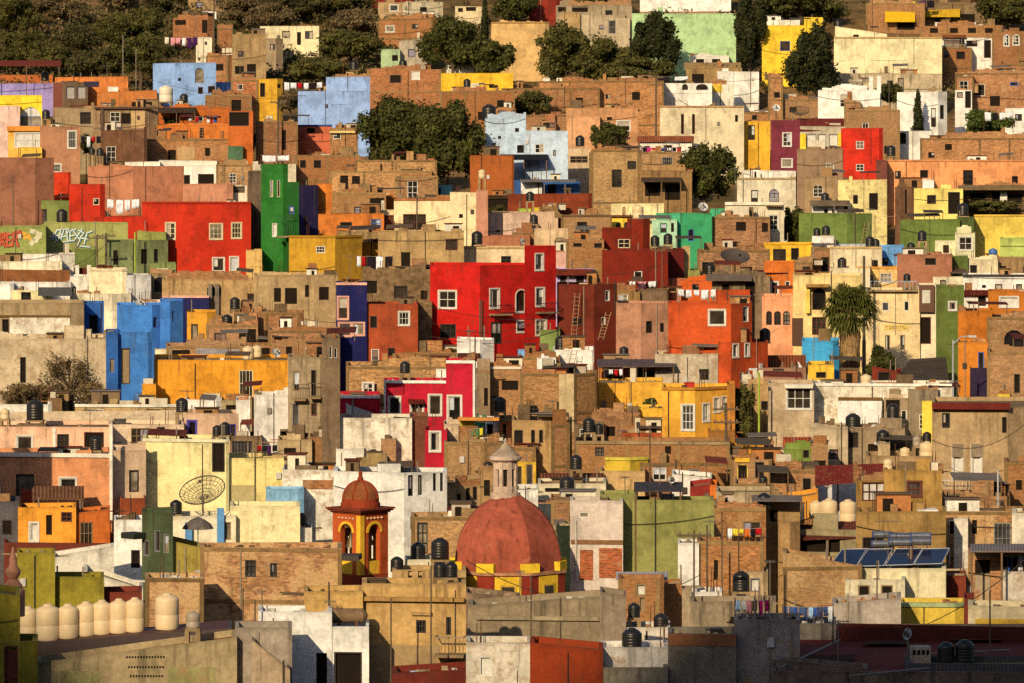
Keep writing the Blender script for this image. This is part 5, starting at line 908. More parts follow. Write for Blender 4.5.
H('tan house with a wide white framed window beside the long white wall', 'wide white window house', 768, 814, 383, 446, 'q#d4b488', '787 388 811 409 W6', a=-5, dep=8, nb=True).band(785, 813, 384, 388, 'p#efe2c8', .4, 'canopy')
H('grey concrete block house with round tanks on its roof', 'grey concrete block house', 810, 848, 427, 462, 'c#bcac94', '', a=-5).V(811, 828, 446, 478, 'b#a4724c', dd=-.8).V(842, 905, 428, 462, 'c#a08c74', '868 444 880 456 nh', dd=.8)
H('small house with a red tiled slope and green wall', 'red tiled green wall house', 784, 812, 449, 474, 'p#8a9c40', '803 450 809 458 kh', a=-5).awn(783, 812, 448, 438, 't#b05030', out=1, posts=False, back=4, name='tiled_roof')
H('brick house with a yellow edge at the foot of the red tiles', 'brick house below red tiles', 770, 816, 470, 506, 'b#b07a4c', '', a=-5).V(764, 774, 445, 490, 'b#a86840', dd=.6).V(786, 818, 500, 528, 'p#e8962a', dd=-1.5, yr=494)
H('bright yellow stub wall beside the big tan house', 'yellow stub wall house', 922, 936, 401, 432, 'p#f2d040', a=-5).V(998, 1010, 394, 408, 'p#f0c82c', dd=-.5)
h = H('big tan house with shuttered tall windows, balcony and red roof edge', 'big tan shuttered house', 932, 1032, 408, 500, 'c#b49a78', '942 413 950 428 kp;1002 417 1008 433 kh;953 447 962 478 Ws;972 446 981 479 Ws', xc=1008, aL=5, aR=24, dep=10, nb=True)
h.band(932, 1010, 402.5, 409, 'p#7c2a20', .5, 'roof_edge', vi=0).rail(941, 984, 480, 492, 'n#d8cdb8', 1.0, step=.22, vi=0).band(952, 963, 444, 457, 'p#a08868', .1, 'shutter_head', vi=0).band(971, 982, 444, 457, 'p#a08868', .1, 'shutter_head', vi=0)
H('brick house with a pipe below the big tan house balcony', 'brick house below tan balcony', 1004, 1032, 462, 512, 'b#a87c54', '1016 480 1022 490 nh', a=-5, nb=True).V(940, 1010, 496, 524, 'b#a47850', '955 505 965 520 kb;1000 500 1004 512 kh', dd=-.5)
h = H('olive tan house with a red window frame and wide white glazing', 'red frame olive house', 884, 942, 470, 538, 'c#b08c50', '908 482 921 496 R6', a=-5, dep=7)
h.V(856, 894, 480, 538, 'c#ac8850', '862 482 892 501 r9', a=12, dd=.2).awn(815, 893, 486, 467, 'k#7a2a24', out=1.2, posts=False, vi=1, back=5, name='sheet_roof', ends=(480, 464)).V(816, 834, 480, 502, 'p#dcd8d8', dd=1, a=-5).V(832, 858, 483, 520, 'p#dcd4d4', dd=.8, a=-4)
h = H('cluttered terrace house with tanks, grey posts and brick steps', 'cluttered tank terrace', 866, 938, 456, 480, 'c#a88e6c', '880 466 890 476 nh;900 462 930 468 nh', a=-4, dep=6, nb=True).V(878, 890, 444, 470, 'c#b8a484', dd=-.6)
# ================= fourth band, west =================
h = H('olive house with a white curved parapet and maroon flat roof', 'olive curved parapet house', 17, 55, 553, 618, 'p#9c8a24', '', a=-10, dep=6, roof='r')
h.V(52, 104, 577, 618, 'p#9c8a24', dd=.3, a=-8).V(52, 114, 556, 580, 'p#e8dcc4', dd=-.3, a=9, yr=546, nb=True).V(84, 143, 570, 598, 'p#e4d6b8', dd=-.6, a=8, yr=589, nb=True).V(4, 116, 543, 556, 'p#7c3424', dd=2, roof='r', dep=12, nb=True).V(46, 142, 594, 612, 'p#8a3a28', dd=-2, yr=592, roof='r', nb=True)
H('white cube house beside a dark green house', 'white cube house', 114, 144, 520, 566, 'p#f0eade', '131 550 140 568 kh', a=-6)
h = H('dark green house with deep window hoods in shade', 'dark green hooded house', 142, 173, 513, 584, 'p#55603c', '154 530 160 552 gp;163 534 169 553 gp;143 540 149 556 gp', a=-46, dep=6)
h.band(133, 146, 532, 538, 'n#2a2c22', .9, 'hood', vi=0)
h = H('cream house with blue painted columns and a beach parasol', 'cream blue column house', 170, 236, 516, 548, 'p#f2deb0', '222 522 231 540 lp', a=6, nb=True)
h.band(185, 192, 522, 544, 'n#5a9cc8', .25, 'column').band(217, 224, 508, 544, 'n#5a9cc8', .25, 'column').V(230, 300, 506, 548, 'p#f2dc9c', dd=.6, a=-5, nb=True).V(168, 202, 540, 582, 'p#b89c40', '173 520 178 540 yp', dd=-1.2, a=8, yr=548)
h = H('small sky blue rooftop wall with a white ledge', 'sky blue rooftop wall', 266, 304, 489, 514, 'p#8ec0dc', xc=298, aL=5, dep=2, dd=-5)
h = H('long peeling brick house with a white roof slab and square window', 'long peeling brick house', 200, 342, 548, 625, 'm#b8865a', '245 560 256 577 k4;270 563 277 577 kp', a=-7, dep=9, roof='w')
h.V(145, 204, 578, 634, 'm#b8845a', dd=.2, a=-7, roof='w').V(290, 342, 547, 598, 'p#efe6d4', '314 570 320 588 nh;325 568 330 588 nh;341 560 348 580 nh', dd=-.6, a=-5).band(286, 362, 553, 558, 'k#5a5048', 1.6, 'canopy', vi=2).V(300, 312, 528, 550, 'p#e4d8c4', dd=2)
H('tan roof wall house with dark tanks between dome and bell tower', 'tan tank roof house', 392, 466, 570, 600, 'c#c8a878', '408 566 412 578 nh;418 566 422 580 nh', a=-4, dep=5).V(405, 432, 560, 580, 'p#e0cca4', '409 566 413 580 nh;418 566 423 580 nh', dd=1.5)
H('brick house behind the church dome with square roof holes', 'brick house behind dome', 411, 492, 517, 556, 'b#b48450', '', a=-4, dep=7).V(411, 480, 508, 520, 'p#ecdfc6', '414 514 419 519 nh;422 513 427 518 nh;431 512 436 517 nh;440 511 445 517 nh;450 510 454 516 nh;458 509 463 515 nh', dd=-.4, fr=False)
# ================= fourth band: foreground =================
h = H('long tan house with cornices, barred windows and a small balcony', 'long tan cornice house', 362, 466, 584, 690, 'c#cca870', '416 620 426 633 kg;446 617 451 635 kg', a=-7, dep=8, nb=True)
h.V(304, 363, 592, 690, 'c#c8a468', dd=.15, a=-7).band(362, 465, 597, 601, 'c#b08c58', .25, 'cornice', vi=0).band(412, 432, 612, 615, 'c#b8966a', .15, 'window_hood', vi=0).rail(437, 466, 637, 655, 'n#9c8868', .9, vi=0).band(362, 440, 645, 690, 'q#b89460', .03, 'worn_base', vi=0)
h = H('bright white house with two dark ground floor doorways', 'bright white doorway house', 258, 332, 612, 700, 'p#f4eee4', '316 653 327 690 nh', a=-6, dep=7)
h.V(329, 369, 627, 700, 'p#f4eee4', '334 652 362 690 kh', a=-6, dd=-.3).V(338, 352, 654, 700, 'p#efe4d0', dd=.05, dep=.3, nb=True).V(252, 290, 640, 700, 'c#b09c84', dd=-2.5, yr=670, a=-5)
h = H('long grey concrete wall house with perforated vents and yellow patches', 'long grey vent wall house', 36, 237, 664, 720, 'c#a89878', '', a=-5, dep=6, yr=637, roof='r', par=.3, nb=True)
h.V(235, 292, 628, 720, 'c#a4988c', '', a=-5, dd=.3, roof='k#8a8480')
VENTH = h
h.band(60, 100, 671, 690, 'q#a49a5c', .02, 'paint_patch', vi=0).band(168, 215, 667, 690, 'q#a89e60', .02, 'paint_patch', vi=0)
h = H('dark olive house corner with a maroon doorway in deep shade', 'dark olive corner house', -8, 20, 585, 720, 'p#a08c20', '', a=-14, dep=4, yr=596).V(-8, 38, 640, 720, 'p#988420', '4 646 18 690 rDr', xc=20, aL=-6, aR=32, dd=-1.5)
h = H('ruined grey stone wall house with a broken sloping top', 'ruined grey stone house', 468, 612, 606, 662, 'c#a4947c', '', a=-6, dep=6, yr=596, roof='w')
h.V(464, 520, 592, 640, 's#9c7c5c', dd=1.0, yr=598, a=8).V(600, 626, 592, 680, 'c#a09080', dd=-.5, yr=596).band(476, 600, 616, 620, 'c#b8a88c', .15, 'ledge', vi=0)
h = H('low rust red wall house beside a peeling white wall', 'low rust red house', 530, 603, 643, 720, 'p#a03814', '', a=-6, dep=6, yr=650)
h.V(466, 531, 643, 720, 'q#e0d0b4', '479 656 492 676 ws', a=-6, dd=.3).V(466, 500, 630, 660, 'c#c8b090', dd=.8, yr=642)
H('low grey wall topped roof at the very bottom of the slope', 'low grey wall house', 572, 668, 668, 720, 'c#a09684', '', a=-4, dep=5, roof='w').V(500, 560, 676, 720, 'p#e0d8d0', dd=.3, roof='r').V(392, 500, 674, 720, 'p#7c2c20', dd=1.0, yr=668, roof='r')
h = H('rough white plaster house mound behind two black tanks', 'rough white mound house', 600, 668, 648, 716, 'q#e8dccc', '', a=-4, dep=6, roof='w').V(622, 670, 628, 660, 'q#e4d4bc', dd=1.0, roof='w')
h = H('small brick shed with a metal roof and one boarded window', 'small brick shed', 618, 664, 579, 620, 'b#b06c3c', '636 584 646 596 ls;639 597 645 612 lDl', xc=660, aL=4, aR=20, dep=5, roof='k#a8a0a0').awn(616, 668, 580, 573, 'k#b0a8a8', out=.8, posts=False, back=4, name='sheet_roof')
h.V(664, 682, 584, 612, 'b#a8683c', dd=1)
h = H('brick house with a white end wall and grey concrete columns', 'white end wall brick house', 697, 764, 541, 600, 'b#b47a48', '714 560 718 580 nh', a=-4, dep=7).V(678, 699, 543, 600, 'p#ece4da', '697 558 700 575 kp', dd=-.3, a=-4).V(682, 692, 590, 624, 'c#a89880', dd=-1.5, dep=1).V(695, 722, 592, 610, 'p#efe6d8', dd=-.8)
h = H('concrete roof deck house with a pale wall of pink drying towels', 'towel deck house', 690, 776, 602, 634, 'c#b0a088', '', a=-4, dep=7, roof='w').V(732, 748, 598, 622, 'p#dcd4d4', dd=-.3).V(746, 768, 572, 604, 'c#b8a080', '750 578 760 592 gs', dd=1.0)
h = H('tall dark grey blockwork house with a rusty top band in shade', 'grey blockwork house', 668, 736, 634, 720, 'c#8c8478', '', a=-5, dep=7, roof='w').band(668, 736, 634, 646, 'p#a8683c', .03, 'rusty_band').V(734, 800, 620, 720, 'q#a8988c', dd=.4, a=-5, roof='w')
h = H('brick house in front of cream tanks under a red brown roof', 'brick house under cream tanks', 783, 862, 552, 614, 'm#ac7a4a', '', a=8, dep=7, yr=566).V(778, 800, 522, 560, 'c#a88860', dd=1.5, xc=790).V(786, 866, 530, 556, 'p#a89468', '800 538 840 552 nh', dd=1.2).awn(790, 866, 541, 523, 'k#6c3428', out=2.4, vi=2, back=2, name='sheet_roof', ends=(538, 522))
h = H('cream house with a rack of blue solar panels and an annex porch', 'solar panel house', 830, 946, 569, 612, 'p#e4d09c', '', a=-6, dep=8, roof='p#b8b48c', par=.1)
SOLARH = h
h.V(845, 905, 580, 612, 'p#dccaa0', '858 585 870 600 lh;881 585 893 600 lh', dd=-2, a=-6, roof='w').awn(838, 908, 582, 571, 'k#cfc8c4', out=1, posts=False, back=4, name='porch_roof')
h = H('yellow house with a green painted roof trim near the solar panels', 'yellow green trim house', 899, 966, 604, 640, 'p#dcb43a', '', xc=955, aL=6, aR=20, dep=6, top='p#a8b478')
h.V(940, 990, 574, 608, 'q#c8ac84', '952 580 960 592 nh', dd=1.5).V(945, 966, 576, 604, 'p#8c3c24', dd=-.2)
h = H('grey lavender wall house behind the maroon roof', 'grey lavender house', 832, 901, 604, 650, 'c#aaa098', '', a=-5, dep=5, yr=598).V(774, 836, 624, 660, 'c#9c9488', '', dd=-9, a=-5)
h = H('wide maroon flat roofed house in shadow with two black tanks', 'wide maroon roof house', 772, 1034, 672, 730, 'c#8c7a6c', '', a=-3, dep=19, nb=True, roof='p#7c2c22', par=.12)
h.V(905, 1034, 664, 730, 'k#5a5c54', '', dd=-.6, a=-3, nb=True)
H('low dark ledge wall in front of the maroon roof', 'low dark ledge wall', 776, 868, 660, 730, 'c#8c7c70', '784 672 789 683 pp', a=-4, dep=1.5, yr=668, nb=True, name='ledge_wall', cat='wall').V(866, 910, 671, 730, 'q#a89480', '', dd=-.2, a=-5, nb=True)
H('raised maroon parapet step across the far edge of the wide roof', 'maroon parapet step', 838, 1034, 627, 645, 'p#6c2a20', '', dd=-16, a=-4, dep=1.2, yr=636, nb=True, name='parapet_wall', cat='wall')
h = H('cream house with maroon and yellow bands beside rubble', 'maroon banded house', 968, 1034, 606, 660, 'p#d0ba8c', '', a=-5, dep=6, yr=612).band(975, 1032, 619, 640, 'p#c89c2c', .05, 'yellow_panel').V(964, 974, 598, 640, 'p#7c3024', dd=-.2).V(1002, 1034, 572, 610, 'q#d4c4ac', '', dd=.5)
h = H('brick courtyard house with laundry under a flat canopy', 'brick laundry courtyard', 968, 1034, 553, 606, 'b#a8704a', '975 560 990 590 nh', a=-5, dep=6).awn(970, 1034, 552, 545, 'k#8c8078', out=2.5)
h = H('tan stone house with a cream sink and wall niches above the courtyard', 'tan stone niche house', 938, 1034, 512, 560, 'm#a8754a', '950 520 955 534 nh;972 520 977 534 nh', a=-5, dep=7).V(954, 968, 519, 532, 'p#ecdcc0', dd=-.5).V(1012, 1034, 514, 534, 'p#e4d4b4', dd=-.4)
h = H('long tan wall house behind the cream tank row and solar heaters', 'long tan wall house', 856, 946, 512, 572, 'c#b4925c', '', a=-5, dep=6).V(762, 800, 500, 556, 'c#b8986c', '770 510 778 522 nh', dd=.8)
h = H('brick house with hanging yellow and red washing on its ledge', 'brick washing ledge house', 712, 766, 508, 560, 'm#ac7a4c', '722 540 726 556 nh', a=-5, dep=7).V(735, 766, 484, 516, 'b#a87a50', '742 494 748 504 nh', dd=1.5)
h = H('tan peeling wall house with dark awning left of the cream tanks', 'tan peeling awning house', 716, 772, 492, 530, 'q#c8ac80', '754 498 766 508 kh', a=-4, dep=6, nb=True)
# ================= church =================
d = D(597)
def pxm(n): return n * d / F
x0 = (508 - CX) * d / F; y0 = d + pxm(56); zb = terr(d)
ch = tag(empty('church', (x0, y0, zb)), 'church with a faceted red brick coloured dome, yellow and red drum and stone lantern', 'church')
zd = Z(574, d); zt = Z(499, d); rad = pxm(54); R8 = lambda r: r / math.cos(math.pi / 8)
b = MB(); b.lathe((x0, y0, 0), [(R8(pxm(57)), zb - .5), (R8(pxm(57)), zd - .15)], 8, math.pi / 8 * 1 + math.pi / 8 * 0 + math.pi / 8 * 0)
b.build('drum', mat('p#9c3220'), ch)
b = MB(); b.lathe((x0, y0, 0), [(R8(pxm(57)), zd - .15), (R8(pxm(59)), zd - .1), (R8(pxm(59)), zd + .05), (R8(pxm(54)), zd + .07)], 8, math.pi / 8); b.build('cornice', mat('c#b88868'), ch)
b = MB(); prof = []
for i in range(15):
    t = i / 14; z = zd + (zt - zd) * t; r = rad * (1 - t ** 2.25) ** .56 if t < 1 else 0
    prof.append((R8(max(r, pxm(12))), z))
b.lathe((x0, y0, 0), prof, 8, math.pi / 8); o = b.build('dome', mat('c#bc6450'), ch)
for k in range(8):      # yellow window panels on each side of the drum, yellow blocks on each corner of the dome's foot
    an = -math.pi / 2 + k * math.pi / 4; n = Vector((math.cos(an), math.sin(an), 0)); e = Vector((-n.y, n.x, 0)); q = Vector((x0, y0, 0)) + n * pxm(57)
    z0_, z1_ = zd - 1.75, zd - .17
    b = MB(); b.obox(q - e * .75 + Vector((0, 0, z0_)) - n * .05, e * 1.5, n * .09, Vector((0, 0, z1_ - z0_))); f_ = b.build('window', mat('p#f0bc1c'), ch)
    b = MB(); b.obox(q - e * .47 + Vector((0, 0, z0_)) - n * .02, e * .94, n * .1, Vector((0, 0, 1.12))); b.build('frame', mat('p#d8a830'), f_)
    b = MB(); b.obox(q - e * .36 + Vector((0, 0, z0_ + .05)), e * .72, n * .086, Vector((0, 0, .97))); b.build('pane', glass_mat(1), f_)
    an += math.pi / 8; n = Vector((math.cos(an), math.sin(an), 0)); e = Vector((-n.y, n.x, 0)); q = Vector((x0, y0, 0)) + n * R8(pxm(55))
    b = MB(); b.obox(q - e * .53 + Vector((0, 0, zd + .06)) - n * .6, e * 1.06, n * .66, Vector((0, 0, .5))); b.build('corner_block', mat('p#f0c018'), ch)
lr = pxm(12.3); zl0 = zt - .1; zl1 = Z(463, d); rr = R8(lr)
b = MB(); b.lathe((x0 - .15, y0, 0), [(rr * 1.15, zl0 - .2), (rr * 1.15, zl0 + .22), (rr * .62, zl0 + .24), (rr * .62, zl1 - .1), (rr * 1.1, zl1 - .08), (rr * 1.22, zl1), (rr * 1.22, zl1 + .15), (rr * 1.05, zl1 + .22)], 16)
for k in range(8):
    an = math.pi / 8 + k * math.pi / 4; n_ = Vector((math.cos(an), math.sin(an), 0)); e_ = Vector((-n_.y, n_.x, 0)); c = Vector((x0 - .15, y0, 0)) + n_ * lr * .72; b.obox(c - e_ * .11 + Vector((0, 0, zl0 + .2)), e_ * .22, n_ * lr * .3, Vector((0, 0, zl1 - zl0 - .25)))
    n_ = Vector((math.cos(an + math.pi / 8), math.sin(an + math.pi / 8), 0)); e_ = Vector((-n_.y, n_.x, 0)); c = Vector((x0 - .15, y0, 0)) + n_ * lr * .66; b.obox(c - e_ * .3 + Vector((0, 0, zl1 - .55)), e_ * .6, n_ * lr * .28, Vector((0, 0, .5))); b.obox(c - e_ * .3 + Vector((0, 0, zl0 + .2)), e_ * .6, n_ * lr * .28, Vector((0, 0, .4)))
lan = b.build('lantern', mat('p#d8b494'), ch)
b = MB(); b.lathe((x0 - .15, y0, 0), [(rr * .63, zl0 + .3), (rr * .63, zl1 - .15)], 16); b.build('lantern_opening', simple('dark_interior', (.016, .012, .010), .95, .05), lan)
b = MB(); zc = zl1 + .2; b.lathe((x0 - .15, y0, 0), [(rr * 1.1, zc), (rr * .98, zc + .12), (rr * .7, zc + .26), (rr * .48, zc + .42), (rr * .3, zc + .6), (rr * .16, zc + .7), (.1, zc + .78), (.13, zc + .84), (.08, zc + .92), (.03, zc + 1.0), (0, zc + 1.04)], 16); b.build('lantern_cap', mat('c#d0bca8'), lan, smooth=40)
# ================= bell tower =================
d = D(585) - .5; bx = (359.5 - CX) * d / F; hw = (31 * d / F) / math.sqrt(2) * .9; zb = terr(d); rot = math.radians(47); by = d + 1.4
bt = tag(empty('bell_tower', (bx, by, zb)), 'square orange red bell tower with yellow arches and a small ribbed dome', 'bell tower')
ZB, ZT = Z(575, d), Z(514, d); zs = Z(533, d)
ex = Vector((math.cos(rot), math.sin(rot), 0)); ey = Vector((-math.sin(rot), math.cos(rot), 0)); cc = Vector((bx, by, 0))
b = MB(); b.obox(cc - ex * hw - ey * hw + Vector((0, 0, zb - .3)), ex * 2 * hw, ey * 2 * hw, Vector((0, 0, ZB - zb + .3))); b.build('base', mat('p#a8401e'), bt)
th = .34; yel = MB()
for (n, e) in ((-ey, ex), (-ex, -ey), (ey, -ex), (ex, ey)):
    b = MB(); q = cc + n * hw - e * hw; W = 2 * hw; front_ = n in (-ey, -ex); ow = W * (.42 if front_ else .2); zs = Z(533 if front_ else 541, d); u0 = (W - ow) / 2; u1 = u0 + ow
    P3 = lambda u, z, k: q + e * u - n * k + Vector((0, 0, z))
    def pr(a, b_, za, zb2, k0=0, k1=th): b.obox(P3(a, za, k0), e * (b_ - a), -n * (k1 - k0), Vector((0, 0, zb2 - za)))
    pr(0.002, u0, ZB, ZT); pr(u1, W - .002, ZB, ZT); r = ow / 2; N = 10; top = ZT
    for k in range(N):
        a0, a1 = math.pi * k / N, math.pi * (k + 1) / N; ua, za = u0 + r - r * math.cos(a0), zs + r * math.sin(a0); ub, zb3 = u0 + r - r * math.cos(a1), zs + r * math.sin(a1)
        for kk, fl in ((0, 1), (th, -1)):
            pts = [P3(ua, za, kk), P3(ub, zb3, kk), P3(ub, top, kk), P3(ua, top, kk)]; b.poly(pts if fl > 0 else pts[::-1])
        b.poly([P3(ua, za, 0), P3(ua, za, th), P3(ub, zb3, th), P3(ub, zb3, 0)])
    b.build('arch_wall', mat('p#c85420' if front_ else 'p#d89420'), bt)
    y = MB()
    for k in range(N):
        a0, a1 = math.pi * k / N, math.pi * (k + 1) / N
        c = [(u0 + r - rr_ * math.cos(a), zs + rr_ * math.sin(a)) for a, rr_ in ((a0, r + .01), (a1, r + .01), (a1, r + .17), (a0, r + .17))]
        f_ = [P3(u, z, -.05) for u, z in c]; g_ = [P3(u, z, .01) for u, z in c]; y.poly(f_[::-1])
        for i in range(4): y.poly([f_[i], f_[(i + 1) % 4], g_[(i + 1) % 4], g_[i]])
    y.build('arch_trim', mat('p#f0b420'), bt)
    y = MB(); y.obox(P3(u0 + .02, ZB, .06), e * (ow - .04), -n * .12, Vector((0, 0, .75))); y.build('parapet', mat('p#f0b420'), bt)
    for s_ in range(5):
        dd_ = MB(); uu = u0 - .1 + (ow + .2) * s_ / 4; dd_.lathe(P3(uu, ZT - .28, -.03), [(.0, -.07), (.07, -.03), (.07, .03), (0, .07)], 8); dd_.build('stud', mat('p#e8c890'), bt)
y = MB(); c0 = cc - ex * hw - ey * hw
y.obox(c0 - (ex + ey) * .06 + Vector((0, 0, ZB)), ex * .34, ey * .34, Vector((0, 0, ZT - ZB - .1))); y.build('corner_column', mat('p#f4b41e'), bt)
b = MB()
for g_, z0_, z1_ in ((.10, 0, .1), (.22, .1, .2), (.3, .2, .3)): b.obox(c0 - (ex + ey) * g_ + Vector((0, 0, ZT + z0_)), ex * (2 * hw + 2 * g_), ey * (2 * hw + 2 * g_), Vector((0, 0, z1_ - z0_)))
b.build('cornice', mat('p#8c3c24'), bt)
b = MB(); rD = 20 * d / F; b.lathe(cc, [(rD, ZT + .3), (rD, ZT + .55), (rD * .94, ZT + .56), (rD * .94, ZT + .8)], 24); b.build('dome_drum', mat('p#a8401e'), bt)
b = MB(); pr_ = [(rD * .93 * math.cos(t * 1.5708 / 9), ZT + .8 + 1.02 * math.sin(t * 1.5708 / 9)) for t in range(9)] + [(.1, ZT + 1.83)]; b.lathe(cc, pr_, 24); dm = b.build('dome', mat('p#a45a2e'), bt, smooth=True)
for k in range(8):
    b = MB(); an = k * math.pi / 4 + .4; b.tube([cc + Vector((r * math.cos(an), r * math.sin(an), z)) for r, z in pr_], .06, 5); b.build('dome_rib', mat('p#a83c1c'), dm)
b = MB(); b.lathe(cc, [(.16, ZT + 1.7), (.18, ZT + 1.95), (.11, ZT + 2.1), (.12, ZT + 2.3), (.03, ZT + 2.4), (0, ZT + 2.42)], 10); b.build('finial', mat('p#b04420'), bt)
bl = MB(); bc = cc + ex * .2 - ey * .3 + Vector((0, 0, ZT - 1.9)); bl.lathe(bc, [(.48, 0), (.44, .1), (.33, .35), (.28, .65), (.2, .8), (.08, .86), (.05, 1.1), (0, 1.12)], 18)
o = bl.build('bell', simple('bronze', (.12, .10, .06), .5, .5, metal=.6), loc=tuple(bc), smooth=50); tag(o, 'bronze bell hanging inside the orange red tower arch', 'bell')
bl = MB(); bc = cc - ex * .55 + ey * .2 + Vector((0, 0, ZT - 2.0)); bl.lathe(bc, [(.36, 0), (.33, .1), (.25, .3), (.2, .5), (.12, .62), (.04, .9), (0, .92)], 18)
o = bl.build('bell', simple('bronze', (.12, .10, .06), .5, .5, metal=.6), loc=tuple(bc), smooth=50); tag(o, 'smaller darker bell in the arch facing the white house', 'bell')
b = MB(); b.obox(cc - ex * hw * .95 + Vector((-.05, 0, ZT - .85)), ex * 1.9 * hw, ey * .12, Vector((0, 0, .14))); b.build('bell_beam', simple('post_wood', (.16, .10, .06), .8), bt)

# ================= graffiti (paint on the olive wall, 1 cm proud) =================
def wallpt(h, vi, px, py, out):
    v = h.vols[vi]; p0, p1 = v.faces[0]; u, dd_ = h.hit(p0, p1, px); e = (p1 - p0).normalized(); nn = Vector((e.y, -e.x)); q = p0 + e * u + nn * out
    return Vector((q.x, q.y, Z(py, dd_)))
def stroke(b, h, vi, pts, w, out):
    for (ax, ay), (bx_, by_) in zip(pts, pts[1:]):
        L = math.hypot(bx_ - ax, by_ - ay) or 1; nx, ny = -(by_ - ay) / L * w / 2, (bx_ - ax) / L * w / 2; ex_, ey_ = (bx_ - ax) / L * w * .25, (by_ - ay) / L * w * .25
        c = [(ax + nx - ex_, ay + ny - ey_), (ax - nx - ex_, ay - ny - ey_), (bx_ - nx + ex_, by_ - ny + ey_), (bx_ + nx + ex_, by_ + ny + ey_)]
        b.poly([wallpt(h, vi, x, y, out) for x, y in c])
TEAL = [[(52, 240), (57, 230), (64, 229), (61, 239)], [(55, 236), (62, 234)], [(58, 241), (61, 229), (69, 229), (66, 236), (60, 237)], [(66, 229), (68, 242)], [(70, 241), (70, 231), (76, 229)], [(70, 236), (75, 235)], [(72, 229), (80, 240), (77, 246)], [(82, 229), (74, 241)], [(78, 230), (84, 233), (80, 238), (88, 239)], [(84, 244), (87, 233), (92, 231)], [(80, 246), (90, 247)], [(50, 238), (54, 233), (57, 241)], [(63, 242), (75, 240)]]
b = MB()
for s_ in TEAL: stroke(b, GRAF, 0, [(x + .7, y + .6) for x, y in s_], 2.3, .012)
b.build('graffiti_shadow', mat('n#2c6a68'), GRAF.root)
b = MB()
for s_ in TEAL: stroke(b, GRAF, 0, s_, 1.05, .022)
b.build('graffiti_letters', mat('n#e8ecd8'), GRAF.root)
RED = [[(0, 245), (1, 234), (5, 233), (4, 239), (1, 240), (5, 246)], [(7, 246), (7, 234), (11, 234)], [(7, 240), (10, 240)], [(7, 246), (11, 245)], [(12, 246), (14, 232), (19, 233), (16, 239), (13, 240)], [(16, 240), (18, 246)], [(16, 232), (20, 231), (21, 236), (18, 237)], [(-3, 240), (2, 236), (4, 244)]]
b = MB()
for s_ in RED: stroke(b, GRAF, 1, [(x + .4, y + .5) for x, y in s_], 3.2, .012)
b.build('graffiti_shadow', mat('n#6a2418'), GRAF.root)
b = MB()
for s_ in RED: stroke(b, GRAF, 1, s_, 1.9, .022)
b.build('graffiti_letters', mat('n#dc5428'), GRAF.root)
b = MB(); stroke(b, GRAF, 1, [(23, 233), (27, 235), (30, 239)], 4, .012); stroke(b, GRAF, 1, [(24, 238), (30, 236)], 3, .016); b.build('graffiti_figure', mat('n#e8a820'), GRAF.root)
b = MB(); stroke(b, GRAF, 1, [(31, 231), (36, 232), (40, 236), (34, 240), (31, 244)], 4.5, .012); stroke(b, GRAF, 1, [(36, 242), (41, 233)], 3, .017); b.build('graffiti_figure', mat('n#dcd09c'), GRAF.root)
for k_, yy in enumerate((656, 666, 675)):
    b = MB()
    for i in range(14 - k_):
        xx = 126 + 2 * k_ + i * 2.85; q = [wallpt(VENTH, 0, xx, yy, .012), wallpt(VENTH, 0, xx, yy + 2.2, .012), wallpt(VENTH, 0, xx + 1.7, yy + 2.2, .012), wallpt(VENTH, 0, xx + 1.7, yy, .012)]; b.poly(q)
    b.build('vent_row', simple('dark_interior', (.016, .012, .010), .95, .05), VENTH.root)
# unreadable painted house signs: dark strokes on a light board
def sign(h, vi, x0_, x1_, y0_, y1_, bg, fg, n):
    h.band(x0_, x1_, y0_, y1_, bg, .05, 'sign_board', vi=vi); b = MB(); g = random.Random(n); w = (x1_ - x0_ - 3) / n
    for i in range(n):
        x = x0_ + 1.5 + w * i; ya, yb_ = y0_ + (y1_ - y0_) * .28, y1_ - (y1_ - y0_) * .28
        for q in g.choice([[[(0, 1), (0, 0)], [(0, 0), (1, 0)], [(1, 0), (1, 1)]], [[(0, 0), (0, 1)], [(0, 1), (1, 1)]], [[(0, 0), (1, 0)], [(0, .5), (1, .5)], [(0, 1), (1, 1)], [(0, 0), (0, 1)]], [[(0, 0), (0, 1), (1, 1), (1, 0), (0, 0)]]]):
            stroke(b, h, vi, [(x + u * w * .6, ya + v_ * (yb_ - ya)) for u, v_ in q], .45, .062)
    b.build('sign_lettering', mat(fg), h.root)
sign(SIGN2, 0, 275, 297, 337, 343.5, 'n#e8d070', 'n#6a3018', 7)
sign(SIGNH, 0, 884, 909, 324.5, 330, 'n#f0c860', 'n#8a5a30', 6)

